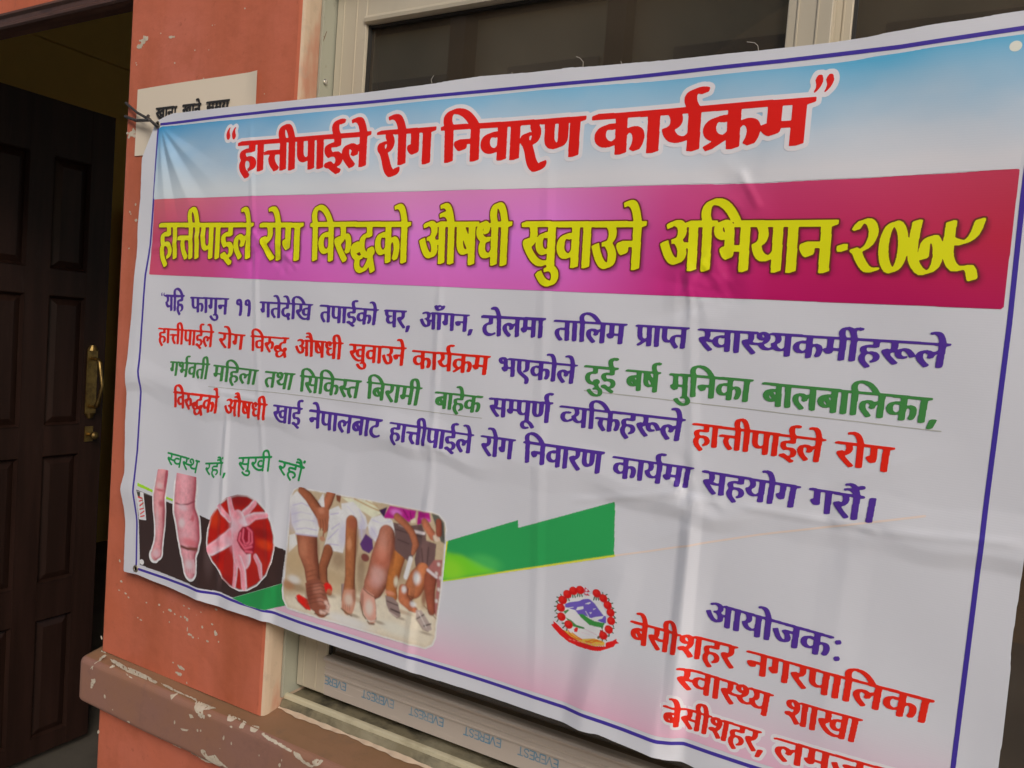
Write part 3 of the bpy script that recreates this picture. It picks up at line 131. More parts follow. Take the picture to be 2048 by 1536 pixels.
'sha': (680, [[122,189,100,191,80,197,64,206,50,220,43,236,40,255,42,273,48,287,58,299,71,307,86,312,104,314,122,312,142,306,156,300,172,290,191,276,222,290,250,309,273,335,291,366,301,402,305,443,302,478,292,508,276,532,254,551,228,562,199,566,172,563,153,552,142,537,138,516,140,500,148,484,156,472,169,463,186,454,208,447,236,442,270,440,253,370,209,375,171,385,139,399,112,418,87,447,71,480,66,517,70,549,82,577,102,600,129,618,163,628,204,632,235,630,264,622,292,610,318,594,340,572,358,546,373,516,381,480,384,440,382,406,375,374,365,342,350,312,331,285,308,260,283,239,254,221,276,201,298,180,320,158,341,134,361,111,380,88,398,65,414,43,350,-1,325,33,301,65,279,93,258,118,230,147,204,172,179,194,161,191,142,190],[591,551,591,0,510,0,510,551,421,551,421,622,695,622,695,551]]),
'ssa': (578, [[593,622,593,551,489,551,489,0,408,0,408,191,387,180,365,170,341,160,315,152,286,148,254,146,228,148,204,152,182,160,161,169,143,181,128,194,113,213,100,234,91,258,84,285,80,318,79,358,79,551,0,551,0,622],[408,551,205,551,408,287],[189,240,207,227,232,220,262,217,288,219,313,225,329,231,345,237,360,245,159,507,159,369,159,344,160,322,162,304,166,282,172,266,179,252]]),
'ta': (570, [[481,551,481,0,400,0,400,328,291,328,254,327,223,325,200,322,180,317,164,309,150,299,137,284,129,263,126,237,130,205,142,173,163,142,184,119,208,94,238,68,271,40,217,-12,194,8,173,28,152,48,132,68,107,95,86,123,68,151,55,180,48,211,45,242,46,265,51,286,58,305,68,323,80,338,93,351,114,366,137,378,163,388,193,394,230,398,272,399,400,399,400,551,0,551,0,622,584,622,584,551]]),
'tata': (681, [[341,-12,318,8,297,28,276,48,256,68,232,95,211,123,194,151,180,180,173,211,170,242,171,260,175,277,182,292,190,307,200,319,210,329,38,327,38,399,511,399,511,551,0,551,0,622,696,622,696,551,592,551,592,0,511,0,511,328,395,328,365,327,340,325,320,322,303,317,288,309,274,299,261,283,254,263,251,237,255,205,267,173,288,142,309,119,333,94,362,68,395,40]]),
'tha': (642, [[553,551,553,0,472,0,472,180,451,168,428,157,403,146,375,138,343,134,308,132,267,135,229,144,195,159,164,180,136,208,114,240,96,278,83,322,127,333,164,346,194,361,216,378,238,403,251,433,255,467,252,498,245,523,232,542,214,557,194,565,171,568,148,565,130,556,118,541,114,521,123,492,150,472,195,461,187,391,147,399,112,413,84,430,63,454,50,483,46,519,50,553,62,581,82,604,109,619,138,629,172,632,199,630,225,624,250,614,274,601,294,583,312,561,325,535,333,504,336,469,334,434,326,402,314,374,296,349,274,327,248,307,217,290,182,274,198,252,215,234,234,220,256,211,282,205,314,203,347,205,377,212,403,223,427,238,450,255,472,275,472,551,390,551,390,622,656,622,656,551]]),
'thaprehalf': (389, [[187,391,147,399,112,413,84,430,63,454,50,483,46,519,50,553,62,581,82,604,109,619,138,629,172,632,199,630,225,624,250,614,274,601,294,583,312,561,325,535,333,504,336,469,334,434,326,402,314,374,296,349,274,327,248,306,217,289,182,273,198,252,215,234,234,220,256,211,282,205,314,203,347,205,376,212,403,223,428,238,451,255,472,275,509,208,483,188,455,170,424,154,389,142,351,134,308,132,267,135,229,144,195,159,164,180,136,208,114,240,96,278,83,322,127,333,164,346,194,361,216,378,238,403,251,433,255,467,252,498,245,523,232,542,214,557,194,565,171,568,148,565,130,556,118,541,114,521,123,492,150,472,195,461]]),
'tta': (504, [[519,551,371,551,371,349,316,349,286,348,259,345,236,341,216,335,197,327,181,318,150,290,132,255,126,215,128,185,136,158,148,136,164,116,183,101,206,89,230,81,256,76,283,74,317,75,348,80,375,86,401,96,427,107,455,121,482,47,452,34,421,23,388,14,355,6,321,2,286,0,242,3,200,12,162,26,137,40,114,58,94,78,77,101,60,136,49,176,46,220,50,261,61,298,80,330,105,357,135,379,170,397,207,410,247,417,288,420,290,420,290,551,0,551,0,622,519,622]]),
'u': (548, [[0,622,563,622,563,551,453,551,471,524,481,495,485,464,480,422,465,385,441,354,406,328,429,306,451,281,470,254,486,223,496,190,499,152,497,120,489,92,476,68,460,47,439,30,415,17,388,8,359,2,328,0,291,3,254,14,220,30,194,48,169,71,144,98,120,130,97,167,74,210,51,259,29,313,100,338,114,300,129,265,145,231,162,200,179,172,196,148,215,126,234,108,262,89,290,78,320,74,346,76,368,82,388,92,402,108,411,131,414,160,412,187,404,212,392,236,375,258,354,280,329,301,308,298,287,295,264,294,259,364,304,368,341,376,368,390,388,409,400,433,404,463,402,482,397,500,389,516,378,529,365,541,351,551,0,551]]),
'uuvowelsign': (0, [[-63,-245,-80,-251,-98,-257,-116,-262,-135,-265,-154,-267,-173,-268,-219,-264,-259,-250,-290,-228,-314,-200,-328,-165,-333,-126,-328,-90,-313,-58,-287,-29,-262,-12,-233,1,-199,8,-162,11,-114,8,-70,-1,-31,-17,-4,-32,22,-49,46,-69,68,-90,89,-114,109,-138,127,-163,145,-189,83,-228,56,-189,28,-155,1,-125,-27,-101,-56,-82,-87,-68,-121,-60,-156,-57,-187,-59,-213,-66,-233,-76,-247,-91,-256,-108,-259,-128,-256,-151,-248,-168,-234,-181,-217,-189,-198,-194,-178,-196,-152,-195,-130,-190,-109,-184,-88,-175]]),
'uvowelsign': (0, [[-248,-12,-212,1,-174,8,-136,11,-90,7,-51,-6,-20,-28,4,-56,17,-90,22,-129,17,-167,1,-201,-24,-229,-50,-246,-81,-258,-116,-266,-157,-268,-204,-265,-247,-256,-288,-242,-324,-222,-359,-197,-392,-168,-424,-136,-455,-100,-394,-57,-368,-87,-344,-113,-320,-136,-296,-155,-271,-170,-246,-182,-218,-190,-189,-194,-157,-196,-111,-191,-78,-178,-58,-154,-51,-122,-54,-102,-62,-86,-76,-73,-93,-64,-111,-59,-131,-57,-157,-58,-180,-62,-201,-69,-222,-79]]),
'va': (556, [[571,551,467,551,467,0,387,0,387,165,368,153,347,143,324,132,297,124,267,120,233,118,198,120,166,127,137,139,111,155,89,174,70,198,57,224,49,254,46,286,50,326,60,362,78,392,104,418,135,438,170,452,210,461,255,464,270,464,288,462,307,461,326,459,342,457,354,454,349,381,329,385,306,388,282,390,259,391,221,388,188,379,162,364,143,343,131,318,127,287,131,256,141,231,158,212,181,199,206,191,235,188,268,191,298,198,324,210,348,226,369,242,387,260,387,551,0,551,0,622,571,622]]),
'vaprehalf': (392, [[0,622,406,622,406,551,0,551],[425,193,399,173,371,156,340,140,307,128,272,120,233,118,198,120,166,127,137,139,111,155,89,174,70,198,57,224,49,254,46,286,50,326,60,362,78,392,104,418,135,438,170,452,210,461,255,464,270,464,288,462,307,461,326,459,342,457,354,454,349,381,329,385,306,388,282,390,259,391,221,388,188,379,162,364,143,343,131,318,127,287,131,256,141,231,158,212,181,199,206,191,235,188,268,191,298,198,324,210,348,226,369,242,387,259]]),
'ya': (580, [[595,622,595,551,491,551,491,0,410,0,410,179,390,167,368,157,343,146,316,138,286,134,253,132,210,136,172,147,137,166,108,192,82,225,62,263,48,305,38,353,76,363,106,375,130,390,147,407,157,430,160,457,159,475,155,493,148,509,141,524,132,538,123,551,0,551,0,622],[129,301,144,271,160,247,180,228,202,214,228,206,259,203,291,205,320,212,346,224,370,239,391,256,410,274,410,551,211,551,227,516,237,481,240,445,233,396,212,355,178,324]]),
}
WORDS = [
('heading', 'quotedblleft', [-10071,2912,-9758,2908,-10029,2428,-9713,2429]),
('heading', 'ha aavowelsign tata iivowelsign pa aavowelsign ii la evowelsign', [-9768,2767,-7178,2766,-9748,2312,-7152,2283]),
('heading', 'rah ovowelsign ga', [-7057,2764,-6075,2752,-7013,2291,-6064,2278]),
('heading', 'ivowelsign na va aavowelsign rah nna', [-5975,2759,-3927,2742,-5944,2283,-3921,2276]),
('heading', 'ka aavowelsign ya reph kara ma', [-3825,2749,-1347,2738,-3797,2275,-1347,2261]),
('heading', 'quotedblright', [-1395,2887,-1136,2884,-1369,2400,-1110,2405]),
('band', 'ha aavowelsign tata iivowelsign pa aavowelsign i la evowelsign', [-11572,1536,-9345,1518,-11531,938,-9355,971]),
('band', 'ra ovowelsign ga', [-9206,1517,-8317,1510,-9183,961,-8287,952]),
('band', 'ivowelsign va rau dadha ka ovowelsign', [-8170,1520,-6361,1503,-8129,958,-6336,949]),
('band', 'au ssa dha iivowelsign', [-6227,1507,-4812,1498,-6191,955,-4794,947]),
('band', 'kha uvowelsign va aavowelsign u na evowelsign', [-4660,1499,-3049,1486,-4628,950,-3036,934]),
('band', 'a ivowelsign bha ya aavowelsign na', [-2883,1487,-1013,1482,-2857,929,-1001,947]),
('band', 'hyphen', [-1017,1484,-904,1483,-978,948,-869,945]),
('band', 'd2 d0 d7 d9', [-902,1490,298,1484,-892,950,299,949]),
('line_one', 'quotedblleft', [-11418,355,-11287,361,-11400,156,-11269,162]),
('line_one', 'ya ivowelsign ha', [-11322,348,-10848,357,-11298,86,-10847,83]),
('line_one', 'pha aavowelsign ga uvowelsign na', [-10707,340,-9794,352,-10691,89,-9802,87]),
('line_one', 'one one', [-9677,349,-9277,345,-9655,92,-9258,88]),
('line_one', 'ga ta evowelsign da evowelsign ivowelsign kha', [-9122,331,-8005,332,-9098,89,-8021,91]),
('line_one', 'ta pa aavowelsign ii ka ovowelsign', [-7872,331,-6798,310,-7857,77,-6815,85]),
('line_one', 'gha ra comma', [-6703,315,-6228,313,-6689,79,-6226,71]),
('line_one', 'aa candrabindu ga na comma', [-6116,315,-5228,310,-6102,80,-5228,84]),
('line_one', 'tta ovowelsign la ma aavowelsign', [-5147,312,-4216,318,-5120,52,-4215,77]),
('line_one', 'ta aavowelsign ivowelsign la ma', [-4109,309,-3169,310,-4093,59,-3175,66]),
('line_one', 'para aavowelsign paprehalf ta', [-3065,308,-2436,308,-3054,68,-2442,68]),
('line_one', 'saprehalf va aavowelsign saprehalf thaprehalf ya ka ma iivowelsignreph ha rauu la evowelsign', [-2343,308,104,299,-2333,65,86,59]),
('line_two_red', 'ha aavowelsign tata iivowelsign pa aavowelsign ii la evowelsign', [-11430,-206,-10105,-187,-11416,-456,-10122,-449]),
('line_two_red', 'ra ovowelsign ga', [-10004,-191,-9383,-200,-9992,-439,-9408,-441]),
('line_two_red', 'ivowelsign va rau dadha', [-9268,-197,-8451,-186,-9251,-439,-8468,-432]),
('line_two_red', 'au ssa dha iivowelsign', [-8341,-194,-7386,-189,-8325,-440,-7396,-437]),
('line_two_red', 'kha uvowelsign va aavowelsign u na evowelsign', [-7278,-196,-6289,-182,-7267,-440,-6300,-437]),
('line_two_red', 'ka aavowelsign ya reph kara ma', [-6193,-207,-4957,-198,-6181,-453,-4965,-449]),
('line_two_purple', 'bha e ka ovowelsign la evowelsign', [-4851,-199,-3745,-213,-4835,-434,-3759,-450]),
('line_two_green', 'dau ii', [-3659,-206,-3232,-208,-3647,-457,-3233,-468]),
('line_two_green', 'ba ssa reph', [-3137,-215,-2721,-213,-3125,-453,-2722,-453]),
('line_two_green', 'ma uvowelsign ivowelsign na ka aavowelsign', [-2622,-213,-1695,-205,-2608,-462,-1707,-458]),
('line_two_green', 'ba aavowelsign la ba aavowelsign ivowelsign la ka aavowelsign comma', [-1601,-223,96,-234,-1590,-471,78,-487]),
('line_three_green', 'ga bha reph va ta iivowelsign', [-11098,-742,-10158,-709,-11110,-981,-10194,-972]),
('line_three_green', 'ma ivowelsign ha la aavowelsign', [-10080,-717,-9033,-717,-10087,-974,-9085,-958]),
('line_three_green', 'ta tha aavowelsign', [-8902,-720,-8280,-706,-8923,-966,-8331,-966]),
('line_three_green', 'ivowelsign sa ivowelsign ka saprehalf ta', [-8192,-719,-7014,-698,-8202,-967,-7059,-962]),
('line_three_green', 'ivowelsign ba ra aavowelsign ma iivowelsign', [-6924,-699,-5982,-698,-6929,-943,-6017,-955]),
('line_three_green', 'ba aavowelsign ha evowelsign ka', [-5763,-727,-5019,-719,-5769,-952,-5043,-951]),
('line_three_purple', 'sa maprehalf pa uuvowelsign nna reph', [-4926,-723,-4036,-695,-4918,-959,-4041,-956]),
('line_three_purple', 'vaprehalf ya ivowelsign kata ha rauu la evowelsign', [-3938,-719,-2393,-712,-3931,-959,-2415,-973]),
('line_three_red', 'ha aavowelsign tata iivowelsign pa aavowelsign ii la evowelsign', [-2309,-742,-917,-751,-2300,-991,-934,-1001]),
('line_three_red', 'ra ovowelsign ga', [-825,-752,-281,-755,-817,-999,-295,-1009]),
('line_four_red', 'ivowelsign va rau dadha ka ovowelsign', [-10973,-1229,-9869,-1206,-10994,-1500,-9885,-1491]),
('line_four_red', 'au ssa dha iivowelsign', [-9757,-1225,-8798,-1217,-9745,-1490,-8808,-1474]),
('line_four_purple', 'kha aavowelsign ii', [-8677,-1208,-8091,-1202,-8664,-1465,-8105,-1475]),
('line_four_purple', 'na evowelsign pa aavowelsign la ba aavowelsign tta', [-7965,-1207,-6591,-1202,-7956,-1472,-6607,-1465]),
('line_four_purple', 'ha aavowelsign tata iivowelsign pa aavowelsign ii la evowelsign', [-6467,-1213,-5115,-1222,-6458,-1470,-5119,-1478]),
('line_four_purple', 'ra ovowelsign ga', [-5010,-1215,-4498,-1209,-4995,-1470,-4502,-1469]),
('line_four_purple', 'ivowelsign na va aavowelsign ra nna', [-4390,-1209,-3318,-1211,-4372,-1475,-3321,-1472]),
('line_four_purple', 'ka aavowelsign ya reph ma aavowelsign', [-3214,-1238,-2246,-1236,-3199,-1485,-2264,-1481]),
('line_four_purple', 'sa ha ya ovowelsign ga', [-2153,-1251,-1116,-1269,-2140,-1500,-1137,-1509]),
('line_four_purple', 'ga ra auvowelsignanusvara danda', [-1026,-1267,-355,-1279,-1019,-1510,-376,-1538]),
('slogan', 'saprehalf va saprehalf tha', [-11063,-2263,-10258,-2299,-11084,-2459,-10302,-2514]),
('slogan', 'ra ha auvowelsignanusvara comma', [-10121,-2309,-9598,-2218,-10122,-2507,-9614,-2435]),
('slogan', 'sa uvowelsign kha iivowelsign', [-9378,-2115,-8672,-1999,-9388,-2314,-8692,-2240]),
('slogan', 'ra ha auvowelsignanusvara', [-8526,-2039,-7998,-2069,-8548,-2241,-8061,-2301]),
('organiser_heading', 'aa ya ovowelsign ja ka', [-1990,-2683,-660,-2758,-1989,-2930,-674,-3000]),
('organiser_heading', 'colon', [-658,-2749,-567,-2758,-655,-2995,-569,-3004]),
('organiser_name', 'ba evowelsign sa iivowelsign sha ha ra', [-2814,-3098,-1599,-3113,-2814,-3354,-1614,-3376]),
('organiser_name', 'na ga ra pa aavowelsign ivowelsign la ka aavowelsign', [-1505,-3120,283,-3159,-1505,-3368,259,-3417]),
('organiser_name', 'saprehalf va aavowelsign saprehalf thaprehalf ya', [-2223,-3485,-1188,-3530,-2224,-3731,-1208,-3796]),
('organiser_name', 'sha aavowelsign kha aavowelsign', [-1078,-3530,-318,-3529,-1076,-3788,-348,-3800]),
('address', 'ba evowelsign sa iivowelsign sha ha ra comma', [-2333,-3943,-1188,-3969,-2337,-4175,-1223,-4213]),
('address', 'la ma ja uvowelsign nga', [-1142,-3981,60,-3955,-1142,-4222,38,-4204]),
('notice', 'kha aavowelsign na aavowelsign', [-11780,3441,-11251,3435,-11777,3261,-11251,3255]),
('notice', 'kha aavowelsign na evowelsign', [-11118,3440,-10670,3434,-11117,3265,-10668,3260]),
('notice', 'sa ma ya', [-10547,3440,-10022,3437,-10542,3269,-10017,3266]),
]
